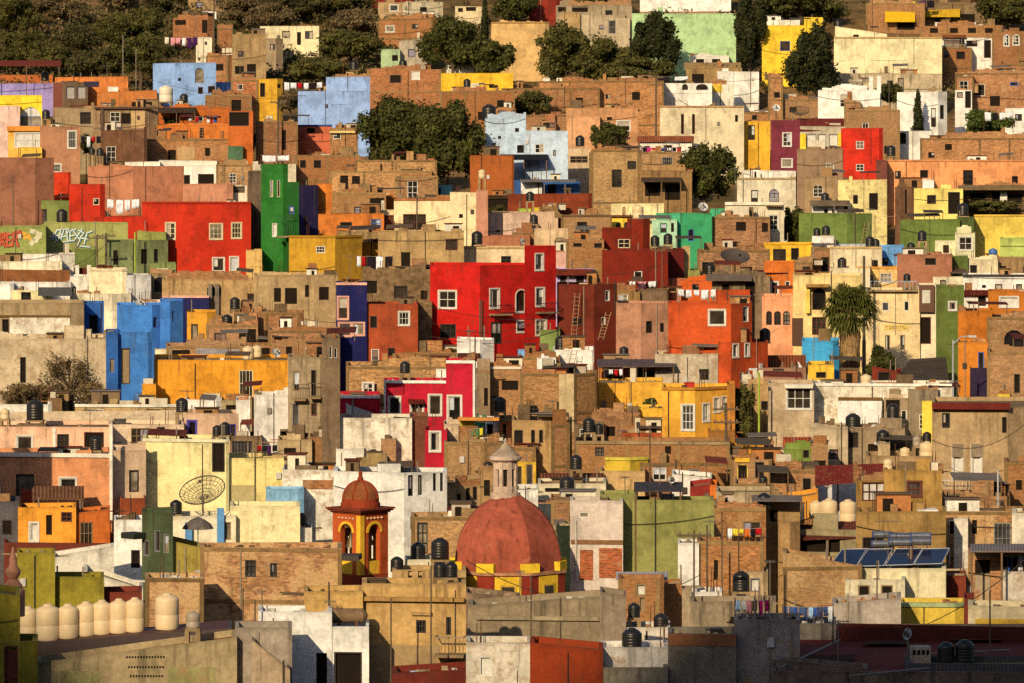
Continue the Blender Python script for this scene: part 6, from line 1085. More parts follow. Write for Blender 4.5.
# ================= solar rack =================
dS = SOLARH.vols[0].d
pts = [(829, 568, 842, 550.5), (856, 567.5, 866, 550.5), (885, 566.5, 896, 550), (914, 565.5, 923, 550)]
for i, (xa, ya, xb, yb_) in enumerate(pts):
    df, db = dS + .6, dS + 3.0; w = 27.5
    A, B_, C_, D_ = P(xa, ya, df), P(xa + w, ya - .8, df), P(xb + w - 1, yb_ - .6, db), P(xb, yb_, db); up = Vector((0, -.02, .05))
    o = empty('solar_collector', A); b = MB(); b.poly([A + up, B_ + up, C_ + up, D_ + up]); b.poly([A, D_, C_, B_])
    for p, q in ((A, B_), (B_, C_), (C_, D_), (D_, A)): b.poly([p, q, q + up, p + up])
    m = simple('solar_glass', (.007, .014, .05), .14, .5, .85, 1.2); b.build('absorber', m, o); f_ = MB()
    for p, q in ((A, B_), (B_, C_), (C_, D_), (D_, A)): f_.tube([p + up * 1.3, q + up * 1.3], .024, 4)
    for p in (C_, D_): f_.tube([p, (p.x, p.y, SOLARH.vols[0].zt - .1)], .03, 4)
    f_.build('frame', mat('n#c8c4bc'), o); reg(o, 'tilted blue solar panel', 'tilted blue solar panels', 'on the solar panel house', 'solar panel', 'solar panels', xa)
for (xa, xb, yy, dd_) in ((872, 893, 544, 3.4), (889, 912, 542.5, 3.2), (911, 930, 541.5, 3.0), (873, 890, 535, 4.2), (890, 911, 536.5, 4.0), (911, 930, 536, 3.8)):
    A, B_ = P(xa, yy, dS + dd_), P(xb, yy, dS + dd_); o = empty('solar_water_heater', A); b = MB(); b.tube([A, B_], .21, 14); b.build('drum', simple('steel_drum', (.36, .37, .42), .2, .5, metal=.8), o, smooth=40)
    c = MB(); c.tube([A - Vector((.05, 0, 0)), A + Vector((.03, 0, 0))], .22, 14); c.tube([B_ - Vector((.03, 0, 0)), B_ + Vector((.05, 0, 0))], .22, 14); c.build('end_cap', mat('n#3a4a7a'), o)
    g_ = MB()
    for p in (A.lerp(B_, .15), A.lerp(B_, .85)): g_.tube([p, (p.x, p.y, SOLARH.vols[0].zt - .1)], .03, 4)
    g_.build('legs' if False else 'support_frame', simple('grey_metal', (.12, .105, .09), .5, .5), o); reg(o, 'silver horizontal solar water heater drum', 'silver solar heater drums', 'behind the blue solar panels', 'solar heater', 'solar water heaters', xa + yy)
# ================= tanks =================
for a in [(45, 81, 8), (100, 156, 7), (92, 153, 6), (46, 119, 8), (10, 103, 5, 'blue'), (8, 124, 9), (160, 136, 6), (184, 103, 8), (166, 102, 14, 'white'), (62, 222, 11), (18, 251, 10), (235, 309, 10), (230, 297, 8), (245, 310, 9), (227, 328, 11),
          (354, 70, 8), (403, 69, 8), (467, 87, 7), (513, 150, 0), (580, 146, 9), (838, 30, 8), (891, 156, 9), (826, 31, 0), (962, 44, 5), (489, 129, 14), (580, 131, 0),
          (482, 171, 7, 'beige'), (477, 244, 11), (534, 224, 8), (530, 201, 8), (638, 218, 11, 'beige'), (655, 246, 9), (668, 244, 9), (585, 235, 9), (573, 268, 11), (710, 276, 11), (561, 350, 12), (765, 341, 11),
          (817, 236, 7), (826, 235, 8), (870, 247, 9), (876, 247, 7), (922, 241, 9), (911, 252, 8), (963, 216, 11), (993, 259, 9, 'blue'), (842, 268, 9), (825, 202, 8), (907, 282, 5),
          (35, 420, 17), (5, 419, 9, 'beige'), (139, 405, 11, 'blue'), (228, 398, 13), (240, 399, 13), (248, 359, 11, 'beige'), (257, 357, 10, 'beige'), (182, 412, 12), (217, 436, 9), (225, 435, 11), (96, 450, 12), (176, 514, 12), (405, 373, 10), (389, 439, 11), (373, 467, 15), (322, 345, 6), (500, 411, 12), (488, 472, 9), (576, 469, 12), (567, 494, 15), (599, 434, 9), (589, 432, 12), (624, 357, 9),
          (893, 419, 13), (853, 443, 15), (883, 445, 13), (905, 459, 10, 'beige'), (927, 459, 15, 'beige'), (917, 446, 7, 'grey'), (927, 442, 7), (764, 510, 14), (763, 487, 8),
           (888, 470, 8, 'beige'), (866, 389, 11, 'beige'),
          (302, 527, 12), (418, 560, 15), (440, 559, 18), (440, 577, 10), (451, 577, 10), (397, 572, 13), (632, 653, 20), (661, 632, 15), (634, 617, 7), (741, 591, 17), (946, 662, 17), (965, 662, 19), (193, 628, 14, 'grey'), (350, 626, 0)]:
    if a[2]: tank(*a)
v = None
for x in (29, 48, 68, 86, 101, 118, 134): pass
H('steel platform carrying a row of seven large cream tanks', 'steel tank platform', 18, 232, 645, 662, 'n#4a3430', '', a=-6, dep=4, roof='n#5a2a24', par=.02, yr=628, fr=False, nb=True, cat='platform', name='tank_platform', dd=1.0)
TP = VOLS[-1]
for x, y, w in ((28, 641, 20), (48, 645, 24), (68, 642, 21), (86, 641, 20), (102, 639, 20), (119, 636, 19), (135, 634, 19), (167, 629, 24)): tank(x, y, w, 'beige', v=TP, h=34 if w < 24 else 36)
TV = [v_ for v_ in VOLS if v_.house.short == 'brick house under cream tanks'][2]
for x, y, w in ((788, 521, 10), (797, 522, 15), (816, 520, 14), (829, 522, 17), (848, 523, 17)): tank(x, y, w, 'beige', v=TV, h=w * 1.38)
# ================= dishes and antennas =================
dish(203, 493, 23, 'mesh', 56, -18, 512); dish(735, 258, 15, 'dark', 62, 10, 275); dish(140, 304, 5, 'white', 40, 30); dish(183, 407, 8, 'grey', 15, -70, 413); dish(522, 241, 3, 'white', 20, 40, 246); dish(561, 244, 7, 'mesh', 40, 20, 252); dish(908, 634, 6, 'grey', 15, -50, 646)
dish(419, 676, 5, 'grey', 15, -60, 684); dish(455, 673, 5, 'grey', 15, -40, 682); dish(377, 658, 8, 'mesh', 20, 50, 668); dish(300, 670, 14, 'dark', 20, 40, 684); dish(671, 480, 4, 'white', 30, 20, 490); dish(776, 108, 4, 'white', 30, 10, 114); dish(800, 112, 9, 'mesh', 60, 0, 118); dish(276, 353, 5, 'white', 30, 40)
dish(875, 430, 6, 'white', 10, -30, 438); dish(897, 430, 6, 'white', 10, 20, 438); dish(703, 207, 5, 'grey', 30, 10, 212)
for a in [(107, 65, 77, 14), (210, 107, 122, 14), (340, 104, 122, 18), (889, 60, 90, 38), (903, 68, 92, 8), (187, 390, 412, 14), (13, 181, 200, 8), (662, 250, 297, 20), (660, 465, 500, 14), (838, 470, 470, 0), (888, 520, 540, 26), (622, 430, 442, 10), (412, 188, 200, 14), (421, 120, 160, 0), (458, 196, 196, 0), (350, 255, 266, 8), (740, 230, 250, 8), (838, 620, 655, 26), (330, 600, 614, 12), (520, 570, 606, 10), (262, 590, 612, 9), (460, 200, 192, 12), (553, 400, 420, 9), (625, 476, 494, 9), (600, 200, 213, 8), (470, 330, 366, 8), (430, 350, 380, 9), (118, 395, 404, 12), (90, 409, 424, 14), (710, 520, 545, 14), (770, 560, 602, 10), (1000, 500, 512, 10), (957, 380, 400, 10), (548, 60, 66, 8), (650, 70, 82, 9), (300, 95, 120, 12), (240, 60, 80, 10), (985, 60, 72, 9), (870, 208, 246, 9), (760, 205, 216, 9), (735, 168, 178, 9)]:
    if a[3] and a[1] < a[2]: antenna(*a)
# ================= laundry =================
laundry(165, 197, 37, 11, 'cppwvv'); laundry(189, 216, 116, 7, 'w rk wrb'); laundry(107, 139, 199, 15, 'wwww'); laundry(82, 100, 136, 10, 'kwrk'); laundry(643, 680, 147, 6, 'kmrlbwkr'); laundry(655, 688, 76, 6, 'kw'); laundry(880, 935, 0, 7, 'pwgyvk'); laundry(677, 716, 289, 9, 'wwwww'); laundry(628, 656, 281, 9, 'wpw'); laundry(357, 380, 256, 10, 'wrk w'); laundry(368, 392, 256, 14, 'kwk'); laundry(460, 482, 428, 14, 'kybggy'); laundry(784, 832, 606, 14, 'jjbjjlbjjw'); laundry(728, 760, 528, 9, 'wyyokr'); laundry(736, 768, 600, 14, 'lwpkmm'); laundry(978, 1000, 560, 22, 'lbkvmk'); laundry(1003, 1022, 556, 24, 'kbkw'); laundry(258, 276, 445, 10, 'rkvk'); laundry(188, 214, 84, 7, ''); laundry(398, 412, 232, 10, 'rw'); laundry(605, 622, 369, 9, 'kwrw'); laundry(410, 428, 672, 6, 'lw'); laundry(284, 322, 82, 7, 'wwrwkw'); laundry(985, 1012, 112, 8, 'wkww'); laundry(935, 975, 22, 7, 'wbkbw'); laundry(668, 716, 345, 9, 'rpwvowk'); laundry(876, 895, 216, 6, ''); laundry(262, 290, 155, 8, 'ww')
# ================= utility poles, lamps and cables =================
pole(214, -2, 56, 'dark wooden utility pole beside the brick block on the upper slope', 1, dd=-6)
pole(656, 75, 132, 'tall dark utility pole with loose cables above the peach house', 2, dd=-3)
pole(278, 100, 158, 'dark utility pole by the coral red house', 1, dd=-6)
pole(417, 195, 250, 'slim dark utility pole before the long low orange house', 1, dd=-4, r=.09)
pole(864, 256, 345, 'dark utility pole beside the palm crown', 0, dd=-6, r=.14)
pole(106, 233, 268, 'grey utility pole with crossarms before the graffiti wall', 1, dd=-6)
pole(97, 235, 270, 'thin dark utility pole beside the teal graffiti', 1, dd=-8, r=.09)
pole(480, 300, 348, 'black iron pole on the corner of the tall bright red house', 0, dd=-4, r=.08)
pole(726, 405, 462, 'utility pole bundled with cables beside the golden house', 2, dd=-5, r=.12)
pole(13, 175, 226, 'thin iron pole before the plain terracotta house', 0, dd=-5, r=.06)
pole(707, 525, 600, 'rusty iron pole beside the lime green house', 0, dd=-4, r=.07)
pole(694, 530, 625, 'iron pole carrying wires before the white end wall house', 1, dd=-3, r=.06)
pole(135, 232, 268, 'yellow green painted pole with a plant pot on top', 0, dd=-7, r=.10, m=mat('n#a8c030'))
pole(998, 470, 520, 'slim pale pipe pole beside the big tan house', 0, dd=-5, r=.07, m=mat('n#c8c0b4'))
pole(650, 425, 492, 'leaning roof mast above the small yellow block house', 0, dd=-3, r=.06)
for px_, ya, yb_, lb in ((391, 598, 690, 'slim dark pole before the long tan cornice house door'), (431, 566, 690, 'tall slim iron pole before the balcony of the long tan cornice house'), (243, 588, 690, 'thin black pole standing at the grey vent wall end'), (255, 600, 690, 'short thin pole beside the bright white doorway house'), (531, 575, 700, 'lone iron mast between the peeling white wall and rust red house'), (785, 575, 700, 'dark mast rising through the shaded wall by the jeans line'), (833, 612, 700, 'iron mast on the near edge of the maroon roof'), (877, 560, 640, 'thin mast beside the solar panel house'), (990, 590, 700, 'mast before the maroon banded house'), (722, 512, 600, 'iron post beside the brick washing ledge house')):
    pole(px_, ya, yb_, lb, 0, dd=-3, r=.045)
pole(123, 35, 76, 'pale thin trunk like pole in the scrub, tallest', 0, dd=-6, r=.07, m=mat('n#a08c70')); pole(136, 50, 78, 'pale thin pole in the scrub nearest the sky blue house', 0, dd=-6, r=.06, m=mat('n#a08c70'))
pole(953, 340, 402, 'grey street lamp with a curved arm beside the steep street', 0, dd=-4, r=.09, m=mat('n#b0aca4'), lamp=1.2)
pole(759, 373, 445, 'tall yellow green street lamp post beside the shrub tree', 0, dd=-3, r=.09, m=mat('n#b0c02c'), lamp=-.25)
cable(430, 306, 556, 318, 318, 'upper cable crossing the tall bright red house', .5, d1=322); cable(430, 322, 556, 312, 317, 'second cable sagging across the tall bright red house', 1.2); cable(430, 336, 560, 330, 316, 'lowest cable across the tall bright red house', .8); cable(300, 318, 432, 300, 330, 'cable from the navy house to the red house', 1.0)
cable(656, 80, 742, 132, 500, 'cable sloping across the cream slit window house', .8); cable(656, 84, 560, 100, 500, 'cable from the tall pole over unfinished brick', .8); cable(660, 92, 770, 116, 498, 'higher cable from the tall pole to the amber house', 1.1); cable(655, 78, 845, 60, 505, 'long cable from the tall pole to the blank cream house', 1.4)
cable(858, 318, 922, 332, 330, 'lower cable over the terrace house sign', .6); cable(858, 312, 925, 314, 331, 'middle cable over the cream terrace house', .8); cable(864, 300, 960, 306, 332, 'upper cable from the palm pole to the timber bay house', 1.0)
cable(106, 238, 205, 262, 385, 'cable from the graffiti pole to the vermilion house', .7); cable(180, 240, 258, 262, 380, 'thick sagging cable across the vermilion house', .8); cable(60, 270, 106, 244, 370, 'cable rising over the cream tile edged house', .4)
cable(296, 415, 340, 398, 292, 'cable across the grey plaster tower', .3); cable(250, 470, 332, 420, 280, 'cable rising to the grey plaster tower', .4); cable(640, 540, 768, 536, 238, 'cable over the lime green house yard', .7); cable(590, 600, 700, 575, 222, 'cable dipping over the small brick shed', .5); cable(255, 600, 462, 588, 222, 'cable along the roof of the long tan cornice house', .5); cable(695, 535, 826, 560, 226, 'cable toward the brick house under cream tanks', .7); cable(0, 470, 112, 478, 262, 'cable over the pink orange porch house front', .4); cable(830, 640, 1024, 560, 200, 'long dark cable over the wide maroon roof', 1.2)
for k_, a_ in enumerate([(0, 205, 142, 215, 425, 'cable over the olive barred opening house'), (142, 300, 258, 285, 365, 'cable over the long tan retaining house'), (560, 270, 668, 262, 345, 'cable over the dark red stepped house'), (668, 315, 760, 300, 322, 'cable across the orange dark red house'), (764, 300, 860, 290, 335, 'cable across the cream house behind the palm'), (885, 172, 1024, 180, 470, 'cable along the long apricot house'), (799, 225, 900, 235, 395, 'cable over the green cube house'), (394, 215, 478, 205, 405, 'cable across the cream brown doorway house'), (152, 80, 298, 98, 500, 'cable from the sky blue hillside house to the light blue house'), (566, 120, 660, 112, 490, 'cable before the peach plaster house'), (384, 420, 447, 405, 292, 'cable across the crimson white trim house'), (143, 460, 284, 450, 262, 'cable across the large cream yellow house'), (335, 490, 447, 480, 252, 'cable across the white barred window house'), (608, 520, 714, 508, 240, 'cable across the lime green blank house'), (932, 440, 1024, 425, 262, 'cable across the big tan shuttered house'), (258, 625, 369, 640, 196, 'cable before the bright white doorway house'), (36, 625, 145, 600, 205, 'cable above the row of cream tanks'), (466, 560, 620, 600, 214, 'cable passing before the church dome'), (813, 395, 952, 400, 296, 'cable along the long white parapet house'), (598, 400, 731, 385, 296, 'cable over the golden carved door house')]):
    cable(*a_[:5], a_[5], .5 + .12 * (k_ % 5))
ladder(571, 575, 293, 338, 'wooden ladder leaning on the maroon house front', D(342) - .2); ladder(567, 572, 350, 372, 'white ladder on the rooftop room of the grille corner house', D(374) - .2); ladder(861, 865, 222, 248, 'pale ladder beside the dark olive flat house', D(250) - .3); ladder(197, 200, 124, 158, 'tall thin ladder against the burnt orange house', D(162) - .4); ladder(773, 786, 595, 607, 'white ladder against the brick house under cream tanks', D(612) - .6); ladder(598, 606, 312, 340, 'ladder lying against the maroon house corner', D(344) - .8, 2.0)
# weathered gas cylinder lying on the white house
p, v = on_roof(348, 626, 1.2); o = tag(empty('gas_cylinder', p), 'long weathered gas cylinder lying on the bright white doorway house', 'gas cylinder'); b = MB(); L_ = 15 * p.y / F; rr_ = .34; n_ = 14
rg = [(-L_ - .22, .05), (-L_ - .16, .2), (-L_, rr_), (L_, rr_), (L_ + .16, .2), (L_ + .22, .05)]; pv = None
for dx_, r_ in rg:
    ring = [Vector((p.x + dx_, p.y + r_ * math.cos(6.2832 * k / n_), p.z + .62 + r_ * math.sin(6.2832 * k / n_))) for k in range(n_)]
    if pv:
        for k in range(n_): b.poly([pv[k], pv[(k + 1) % n_], ring[(k + 1) % n_], ring[k]])
    pv = ring
b.build('body', mat('c#a08468'), o, smooth=40)
for sx in (-.6, .6):
    b = MB(); b.box(p.x + sx * L_ - .07, p.x + sx * L_ + .07, p.y - .3, p.y + .3, p.z - .02, p.z + .4); b.build('saddle', simple('rust_iron', (.10, .045, .025), .8), o)
# parasol
p, v = on_roof(198, 540, 2.0); o = tag(empty('beach_parasol', p), 'grey thatched beach parasol on the cream blue column house', 'parasol'); zt_ = Z(518, p.y); b = MB(); b.tube([p, (p.x, p.y, zt_)], .035, 6); b.build('pole', mat('n#8a8478'), o); b = MB(); r = 16 * p.y / F; b.lathe((p.x, p.y, zt_), [(r, -.62), (r * .8, -.34), (r * .45, -.1), (.04, .06), (0, .1)], 12); b.build('canopy', mat('c#6a6460'), o)
# stone finial of the dark olive house
dd_ = D(700); q = P(13, 590, dd_); b = MB(); b.lathe(q, [(.55, -1.2), (.55, 0), (.42, .1), (.42, .25), (.2, .5), (.34, .75), (.36, .9), (.2, 1.1), (.16, 1.45), (.09, 1.7), (.05, 1.95), (0, 2.0)], 16); o = b.build('finial', mat('c#c89078'), loc=tuple(q), smooth=50); tag(o, 'pinkish stone urn finial above the dark olive corner house', 'finial')
# chimney on the maroon roof and a skylight
p, v = on_roof(920, 662, 1); o = tag(empty('chimney', p), 'squat pale chimney block with slots on the maroon roof', 'chimney'); b = MB(); w = 10 * p.y / F; b.box(p.x - w, p.x + w, p.y - w * .8, p.y + w * .8, p.z - .1, p.z + .85); b.build('stack', mat('q#c8ac90'), o); c = MB()
for i in range(4): c.box(p.x - w * .8 + i * w * .45, p.x - w * .8 + i * w * .45 + .13, p.y - w * .8 - .02, p.y - w * .8 + .01, p.z + .5, p.z + .7)
c.build('slot', simple('dark_interior', (.016, .012, .010), .95, .05), o)
p, v = on_roof(885, 660, 1); o = tag(empty('skylight', p), 'flat ribbed pale blue skylight on the maroon roof', 'skylight'); b = MB(); W = 26 * p.y / F; b.obox((p.x - W, p.y - 1.2, p.z + .02), (2 * W, 0, 0), (.4, 2.6, .15), (0, 0, .06)); b.build('panel', mat('k#8c98b0'), o)
MR = v.house
for nm, xa, xb, ya, yb_, m in (('puddle_stain', 800, 850, 655, 662, 'c#4a2420'), ('puddle_stain', 860, 905, 640, 644, 'c#5c3028'), ('patch', 950, 1000, 636, 640, 'c#6a4438')):
    vz = MR.vols[0].zt - MR.vols[0].par + .006; g_ = []
    for x_, y_ in ((xa, yb_), (xb, yb_), (xb + 6, ya), (xa + 8, ya)): dd2 = -vz * F / (y_ - HOR); q_ = P(x_, y_, dd2); q_.z = vz; g_.append(q_)
    b = MB(); b.poly(g_); b.build(nm, mat(m), MR.root)
for xa, ya, xb, yb_ in ((780, 668, 840, 640), (905, 655, 1010, 650), (850, 676, 930, 668)):
    vz = MR.vols[0].zt - MR.vols[0].par + .06; e_ = []
    for x_, y_ in ((xa, ya), (xb, yb_)): dd2 = -vz * F / (y_ - HOR); q_ = P(x_, y_, dd2); q_.z = vz; e_.append(q_)
    b = MB(); b.tube(e_, .05, 6); b.build('roof_pipe', mat('n#8a7a6c'), MR.root)
for i_, (x_, y_, w_, h_, m_, l_) in enumerate([(800, 650, 14, 7, 'c#8a7c70', 'grey plinth block'), (990, 645, 12, 8, 'b#8a5438', 'low brick stub'), (838, 664, 7, 6, 'n#3a4a5a', 'blue grey bucket'), (1008, 652, 9, 9, 'c#a09080', 'concrete pier')]): pass
# shop awnings / clutter: small roof objects
def crate(px, y, w, hpx, m, label, cat='box', name='roof_box'):
    p, v = on_roof(px, y, .7); k = p.y / F; b = MB(); b.obox((p.x - w * k / 2, p.y, p.z - .02), (w * k, w * k * .1, 0), (-w * k * .08, w * k * .7, 0), (0, 0, hpx * k))
    o = empty(name, p); b.build('body', mat(m), o); t = MB(); t.obox((p.x - w * k / 2 - .04, p.y - .05, p.z - .02 + hpx * k), (w * k + .08, w * k * .1, 0), (-w * k * .08, w * k * .7 + .1, 0), (0, 0, .06)); t.build('lid', mat(m), o); tag(o, label + ' on the ' + v.house.short, cat)
for a in [(113, 91, 10, 7, 'p#efe6d8', 'white box'), (165, 320, 7, 6, 'p#8a7a68', 'brown crate'), (470, 67, 8, 6, 'p#e8d8b8', 'cream bin'), (660, 372, 12, 7, 'c#7a5c40', 'wooden crate'), (690, 380, 9, 6, 'f#c83a30', 'red bundle', 'bundle', 'bundle'), (525, 205, 12, 5, 'f#b8c84a', 'lime green sheet bundle', 'bundle', 'bundle'), (537, 206, 6, 6, 'n#e8c820', 'yellow crate'), (523, 352, 9, 7, 'f#88b4d8', 'pale blue tarp bundle', 'bundle', 'bundle'), (512, 344, 10, 9, 'c#a8947c', 'grey sack', 'sack', 'sack'), (430, 165, 8, 4, 'p#c87a48', 'terracotta planter', 'planter', 'planter'), (455, 590, 14, 5, 'c#b08c60', 'tan block'), (375, 582, 22, 5, 'c#5a4a3c', 'stack of dark timber', 'timber', 'timber_stack'), (120, 418, 12, 5, 'c#6a6460', 'grey scrap heap', 'scrap', 'scrap_heap'), (865, 520, 14, 6, 'p#efe6d8', 'white box'), (715, 620, 14, 5, 'n#2c2828', 'black basin', 'basin', 'basin'), (765, 445, 8, 6, 'p#e8b02a', 'yellow cabinet', 'cabinet', 'cabinet'), (850, 462, 14, 8, 'k#b0a89c', 'leaning metal sheet', 'metal sheet', 'metal_sheet'), (1010, 565, 16, 8, 'p#d8d0c0', 'white wash trough', 'trough', 'trough'), (52, 541, 10, 6, 'p#e8dcc8', 'white stool', 'stool', 'stool'), (668, 500, 12, 7, 'p#d8ccb8', 'white washing machine', 'washer', 'washing_machine'), (655, 505, 10, 7, 'c#a08060', 'tan tub', 'tub', 'tub'), (560, 520, 10, 6, 'k#8a7a70', 'metal box')]: crate(*a)
# ================= terrain =================
S_ = bpy.context.scene
def hill(name, xs, ds, m, f):
    b = MB(); g = {}
    V = [(x * (1 if d_ < 260 else 1), d_, f(x, d_)) for d_ in ds for x in xs]; n = len(xs); Fc = []
    for j in range(len(ds) - 1):
        for i in range(n - 1): Fc.append((j * n + i, j * n + i + 1, (j + 1) * n + i + 1, (j + 1) * n + i))
    me = bpy.data.meshes.new(name); me.from_pydata(V, [], Fc); me.polygons.foreach_set('use_smooth', [True] * len(Fc)); me.materials.append(m); o = bpy.data.objects.new(name, me); COL.objects.link(o); o['kind'] = 'structure'; return o
from mathutils import noise as mn
def gz(x, d_):
    if d_ < 188: return terr(188) - 1.0 + .4 * mn.noise(Vector((x * .1, d_ * .1, 0)))
    if d_ > 820: return terr(820) + (d_ - 820) * .30 + 3 * mn.noise(Vector((x * .02, d_ * .02, 0)))
    k = max(0, min(1, (d_ - 520) / 80)); return terr(d_) + k * (1.2 * mn.noise(Vector((x * .07, d_ * .07, 3))) + .8 * mn.noise(Vector((x * .02, d_ * .02, 0)))) 
t = NT('hillside_earth'); co, uv, rn = t.coord(); n1 = t.noise(co, .09, 8, .68); n2 = t.noise(co, .9, 6, .7)
c = t.mix(t.ramp(n1, .42, .58), (.20, .125, .06), (.085, .065, .028)); c = t.vary(c, n2, .6, 1.35); t.bump(n2, .6, .3); t.base(c, .97, .05); EARTH = t.m
hill('hillside', list(range(-420, 421, 10)), list(range(150, 530, 10)) + list(range(530, 830, 4)) + list(range(840, 2400, 60)), EARTH, gz)
hill('valley_floor', list(range(-420, 421, 60)), list(range(-300, 151, 30)) + [150.0], EARTH, lambda x, d_: terr(188) - 1.0 + .4 * mn.noise(Vector((x * .1, d_ * .1, 0))))
# steep asphalt street between the palm and the lamp
b = MB(); A = [P(893, 386, 300), P(950, 387, 300), P(946, 357, 322), P(910, 359, 322)]; b.poly(A); o = b.build('street', mat('c#585048'), loc=tuple(A[0])); o['kind'] = 'structure'
# ================= trees =================
T = tree
T(400, 97, 172, 72, 'huge dark tree beside the large light blue house', 'dark', n=9000, leaf=.42, dd=4); T(446, 93, 188, 62, 'huge dark tree below the bright yellow house', 'dark', n=9000, leaf=.42, dd=2)
T(704, 137, 208, 56, 'dense dark tree standing beside the sagging porch house', 'dark', n=6000, leaf=.36, dd=2)
T(814, 26, 102, 48, 'big dark evergreen beside the yellow house with blue window', 'conifer', n=7000, leaf=.42)
T(749, -10, 70, 32, 'tall dark conifer mass beside the green and white house', 'conifer', n=6000, leaf=.42)
T(658, 12, 72, 46, 'dense conifer standing before the green wall', 'conifer', n=5500, leaf=.4, dd=-4)
T(566, 22, 84, 58, 'bushy olive tree beside the blank tan house', 'olive', n=5000, leaf=.42); T(606, 38, 84, 62, 'wide olive tree under the grey porch house', 'olive', n=5000, leaf=.42, dd=-2); T(640, 58, 82, 70, 'low green tree spreading at the foot of the conifer', 'olive', n=4500, leaf=.4, dd=-6)
T(452, 15, 72, 60, 'dark tree beside the peach brick house', 'dark', n=5000, leaf=.42); T(488, 38, 78, 50, 'dark tree leaning over the bright yellow house', 'dark', n=4000, leaf=.42, dd=-3)
T(485, -6, 50, 9, 'slim tall cypress on the upper slope', 'conifer', n=1600, shape='cone', leaf=.35, cat='cypress', name='cypress')
T(534, 91, 118, 40, 'round bush in front of the low brick house', 'olive', n=2600, leaf=.32, cat='bush', name='bush'); T(607, 121, 152, 40, 'dark bush before the peach plaster house', 'dark', n=3000, leaf=.3, cat='bush', name='bush'); T(693, 92, 106, 20, 'small bush before the white house with arched windows', 'dark', n=1200, leaf=.28, cat='bush', name='bush'); T(673, 95, 106, 18, 'small olive bush beside the white arched window house', 'olive', n=1000, leaf=.28, cat='bush', name='bush')
T(918, 91, 133, 13, 'narrow cypress before the white tall window house', 'conifer', n=2200, shape='cone', leaf=.24, dd=-4, cat='cypress', name='cypress')
T(890, 82, 106, 24, 'small dark tree between white chimney posts and the white house', 'dark', n=1800, leaf=.3); T(985, 108, 138, 44, 'green bush tree before the sprawling brick house', 'green', n=3800, leaf=.32)
T(1002, -14, 28, 60, 'dark olive tree in the upper corner behind stone block', 'olive', n=4000, leaf=.42); T(515, -8, 22, 40, 'dark tree beside the dark red skyline house', 'dark', n=3000, leaf=.42); T(610, -8, 14, 50, 'low dark tree behind the grey porch house', 'dark', n=3000, leaf=.42); T(800, -14, 24, 80, 'dark tree line clump above the yellow house', 'dark', n=4000, leaf=.45)
T(350, 30, 62, 60, 'green tree crown below the cream hill house', 'olive', n=4000, leaf=.42); T(325, 58, 82, 60, 'dense olive bush beside the light blue house', 'olive', n=3800, leaf=.42, dd=-2); T(290, 88, 112, 30, 'dry brushy shrub beside the deep yellow house', 'dry', n=2000, leaf=.3, cat='bush', name='shrub')
T(793, 205, 246, 30, 'dark bushy tree beside the green cube house', 'dark', n=3000, leaf=.32); T(452, 234, 262, 20, 'dark climbing shrub on the tan stone retaining wall', 'dark', n=1600, leaf=.26, cat='bush', name='shrub'); T(427, 252, 275, 18, 'thin green shrub beside the cream house behind red', 'olive', n=900, leaf=.25, cat='bush', name='shrub')
T(742, 384, 446, 28, 'grey green slender tree beside the lamp post', 'olive', n=3200, leaf=.22); T(880, 345, 384, 24, 'dark bush between the palm and red shed', 'dark', n=2200, leaf=.26, cat='bush', name='bush')
T(70, 352, 408, 60, 'dry brown shrub growing before the ruined beige house', 'dry', n=1500, leaf=.15, cat='bush', name='shrub'); T(25, 382, 408, 60, 'dry dark shrub mass under the ruined wall', 'dry', n=1800, leaf=.15, cat='bush', name='shrub', dd=-1); T(92, 380, 406, 30, 'thin dry shrub beside the cobalt blue house', 'dry', n=700, leaf=.14, cat='bush', name='shrub', dd=-2)
T(165, 84, 98, 20, 'dark pot shrubs beside the sky blue house', 'dark', n=900, leaf=.26, cat='bush', name='shrub'); T(120, 79, 92, 14, 'dark bush on the long orange wall house', 'dark', n=700, leaf=.26, cat='bush', name='shrub'); T(820, 160, 172, 34, 'scraggly plants on the balcony of the yellow columned house', 'olive', n=900, leaf=.2, cat='plant', name='balcony_plants'[:-1], dd=-2); T(172, 115, 124, 24, 'green hanging plants under the dark canopy', 'green', n=700, leaf=.22, cat='plant', name='plant', dd=-2)
T(990, 200, 213, 60, 'low planting along the shaded patio row', 'olive', n=1800, leaf=.22, cat='plant', name='plant', dd=-2); T(560, 398, 408, 18, 'potted plants on a brick ledge', 'green', n=500, leaf=.18, cat='plant', name='plant'); T(651, 398, 412, 16, 'potted plant beside the golden house', 'green', n=600, leaf=.18, cat='plant', name='plant', dd=-3); T(250, 130, 152, 12, 'green cypress like shrub beside the burnt orange house', 'dark', n=800, leaf=.22, cat='plant', name='shrub', dd=-5)
T(86, 134, 156, 16, 'dark potted plants hanging on the mud plaster house', 'dark', n=900, leaf=.22, cat='plant', name='plant', dd=-2); T(500, 205, 213, 22, 'trailing plants on the shaded terrace', 'olive', n=700, leaf=.2, cat='plant', name='plant', dd=-1)
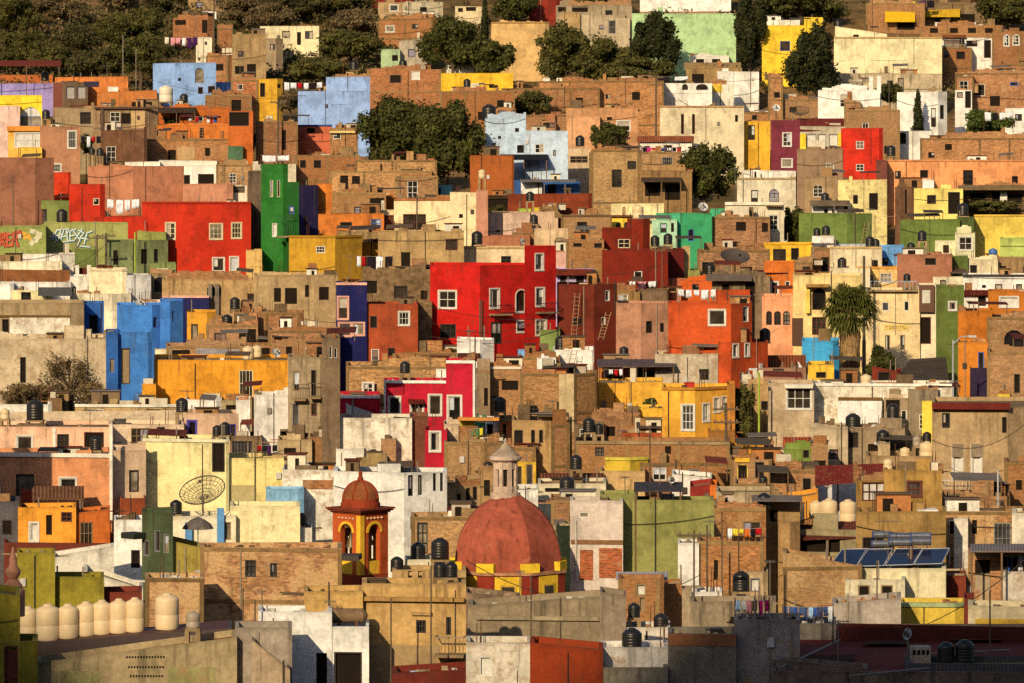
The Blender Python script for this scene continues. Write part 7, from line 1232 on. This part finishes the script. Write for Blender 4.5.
# hill trees, upper west
g = random.Random(5)
names = ['broad dark tree in the scrub above the pergola', 'dark round tree near the top west corner', 'olive tree low in the scrub by the orange wall', 'tall olive tree mid scrub', 'dark bushy tree below the concrete houses', 'dusty olive tree high on the slope', 'small dark tree above the shack', 'wide dark tree above the sky blue house', 'dark tree behind the laundry line', 'dusty shrub tree beside the topmost house', 'olive shrub tree above cream hill house', 'dark shrub tree at the top of the slope', 'dry shrub tree above the cream hill house', 'dusty tree beside the skyline', 'olive scrub tree by the peach brick house', 'low dark scrub tree at far west', 'green scrub tree near the wooden pole', 'dry scrub tree among the dark trees']
spots = [(20, 30, 66, 60, 'dark'), (14, -8, 36, 50, 'dark'), (96, 48, 78, 60, 'olive'), (75, 22, 60, 46, 'olive'), (140, 4, 50, 52, 'dark'), (58, -8, 24, 56, 'dry'), (52, 44, 70, 44, 'dark'), (140, 34, 78, 64, 'dark'), (112, 14, 52, 46, 'dark'), (165, -8, 12, 40, 'olive'), (295, -8, 18, 70, 'olive'), (345, -10, 14, 60, 'dark'), (270, 2, 30, 44, 'dry'), (240, -8, 24, 50, 'dry'), (352, 8, 34, 48, 'dry'), (4, 52, 70, 30, 'dark'), (200, -14, 4, 30, 'olive'), (118, -10, 10, 44, 'dry')]
for nme, (px, a_, b_, w_, k_) in zip(names, spots): T(px, a_, b_, w_, nme, {'olive': 'scrub', 'dark': 'olive', 'dry': 'dry'}[k_], n=4200, leaf=.3, group='scrub trees on the hill')
C_, R_ = [], []
for i in range(1300):
    px = g.uniform(-60, 400) if i % 3 else g.uniform(-60, 1080); d_ = g.uniform(530, 720); x = (px - CX) * d_ / F; s_ = g.uniform(.7, 2.0); C_.append((x, d_, gz(x, d_) + s_ * .4)); R_.append((s_ * 1.1, s_ * 1.1, s_ * .8))
o = quads('undergrowth', leaf_cloud(C_, R_, 80000, .30, 99), LM('scrub')); o['kind'] = 'stuff'; o['label'] = 'low olive scrub covering the upper hillside'
o = quads('dry_brush', leaf_cloud([(x + g.uniform(-3, 3), y + g.uniform(-4, 4), z) for x, y, z in C_], R_, 30000, .30, 98), LM('dry')); o['kind'] = 'stuff'; o['label'] = 'dry straw coloured brush between the hillside trees'
# palm
d = D(378); px = 850; x = (px - CX) * d / F; zb = terr(d); z1 = Z(311, d); pm_ = tag(empty('palm_tree', (x, d, zb)), 'shaggy fan palm with a thick fibrous trunk beside the turquoise house', 'palm tree', 'trees among the houses')
b = MB(); k = d / F; prof = [(8.5 * k, zb - .3), (8.5 * k, Z(376, d)), (8 * k, Z(360, d)), (9.5 * k, Z(345, d)), (11 * k, Z(337, d)), (8 * k, Z(328, d)), (4 * k, z1 + .2)]; b.lathe((x, d, 0), prof, 18); b.build('trunk', simple('palm_bark', (.26, .17, .09), .95, .1, .55, 1.4), pm_, smooth=True)
sk = MB(); g = random.Random(3)
for i in range(260):
    an = g.uniform(0, 6.28); z = Z(g.uniform(326, 366), d); r = (8.5 + g.uniform(0, 2.5)) * k; c = Vector((x + r * math.cos(an), d + r * math.sin(an), z)); t_ = Vector((-math.sin(an), math.cos(an), 0)) * g.uniform(.05, .12); dn = Vector((g.uniform(-.08, .08), g.uniform(-.05, .05), -g.uniform(.5, 1.1))); sk.poly([c - t_, c + t_, c + t_ * .3 + dn])
sk.build('dead_frond_skirt', simple('palm_fibre', (.30, .2, .1), .95, .1, .5, 1.4), pm_)
for i in range(104):
    an = g.uniform(0, 6.2832); el = g.uniform(-.75, 1.35) if i > 12 else g.uniform(.4, 1.5); L = g.uniform(23, 33) * k; c0 = Vector((x, d, z1)); dr = Vector((math.cos(an) * math.cos(el), math.sin(an) * math.cos(el), math.sin(el)))
    hub = c0 + dr * L * .62; b = MB(); b.tube([c0 + dr * .2, c0 + dr * L * .35 + Vector((0, 0, .05)), hub], .03, 4); side = dr.cross(Vector((0, 0, 1))).normalized(); upv = side.cross(dr)
    for j in range(13):
        a = (j - 6) / 6 * 1.75; v_ = (dr * math.cos(a) + side * math.sin(a)); l_ = L * .62 * g.uniform(.8, 1.1) * (1 - .15 * abs(a)); tip = hub + v_ * l_ + Vector((0, 0, -.34 * l_ - .2)) + upv * g.uniform(-.05, .1); mid = hub + v_ * l_ * .5 + upv * .06; w_ = dr.cross(v_).normalized() if abs(a) > .01 else upv; ws = v_.cross(upv).normalized() * .07
        b.poly([hub - ws * .3, mid - ws, mid + ws, hub + ws * .3]); b.poly([mid - ws, tip, mid + ws])
    b.build('frond', LM('palm'), pm_)
# ridge added behind the viewer, unseen; its crest is shaped to shade the nearest roofs
rx = [-600, -420, -300, -240, -205, -185, -172, -160, -152, -146, -141, -136, -128, -117, -111, -104, -95, -60, 0, 120, 600]
rz = [110, 118, 124, 128, 126, 134, 143, 145, 144, 142.5, 138, 129, 129, 131, 140, 142, 142.8, 140, 135, 120, 100]
hill('shade_ridge', [x for x in range(-600, 601, 6)], [-420, -330, -260, -200, -170, -150, -130, -105, -80], EARTH, lambda x, d_: (float(np.interp(x, rx, rz)) + 1.2 * mn.noise(Vector((x * .15, 1, 2)))) * float(np.interp(d_, [-420, -150, -80], [-.2, 1, -.22])))
H('unseen tall house added beyond the west edge to shade the pink house', 'tall shade casting house', -150, -70, 330, 560, 'p#d8b890', a=0, dep=9)  # out of view, added only to throw a shadow on the pink house
# ================= light, camera =================
W = bpy.data.worlds.new('World'); S.world = W; W.use_nodes = True; nt = W.node_tree; sky = nt.nodes.new('ShaderNodeTexSky'); sky.sky_type = 'NISHITA'; sky.sun_disc = False
sd = Vector((-math.sin(math.radians(SUN_AZ)) * math.cos(math.radians(SUN_EL)), -math.cos(math.radians(SUN_AZ)) * math.cos(math.radians(SUN_EL)), math.sin(math.radians(SUN_EL))))
sky.sun_elevation = math.radians(SUN_EL); sky.sun_rotation = math.atan2(sd.x, sd.y); sky.air_density = 1.2; sky.dust_density = 2.0
bg = nt.nodes['Background']; bg.inputs[1].default_value = .09; nt.links.new(sky.outputs[0], bg.inputs[0])
L = bpy.data.lights.new('sun', 'SUN'); L.energy = 5.0; L.angle = math.radians(.55); L.color = (1.0, .755, .43); lo = bpy.data.objects.new('sun', L); lo.rotation_euler = (-sd).to_track_quat('-Z', 'Y').to_euler(); COL.objects.link(lo)
cam = bpy.data.cameras.new('camera'); cam.sensor_width = 36; cam.lens = 36 * F / 1024; cam.shift_y = -(341.5 - HOR) / 1024; cam.clip_end = 5000; cam.clip_start = 1; co_ = bpy.data.objects.new('camera', cam); co_.rotation_euler = (math.pi / 2, 0, 0); COL.objects.link(co_); S.camera = co_
S.view_settings.view_transform = 'Standard'; S.view_settings.look = 'None'; S.view_settings.exposure = 0; S.view_settings.gamma = 1
S.render.engine = 'CYCLES'; S.cycles.max_bounces = 5; S.cycles.diffuse_bounces = 2; S.cycles.use_denoising = False
finish_labels()
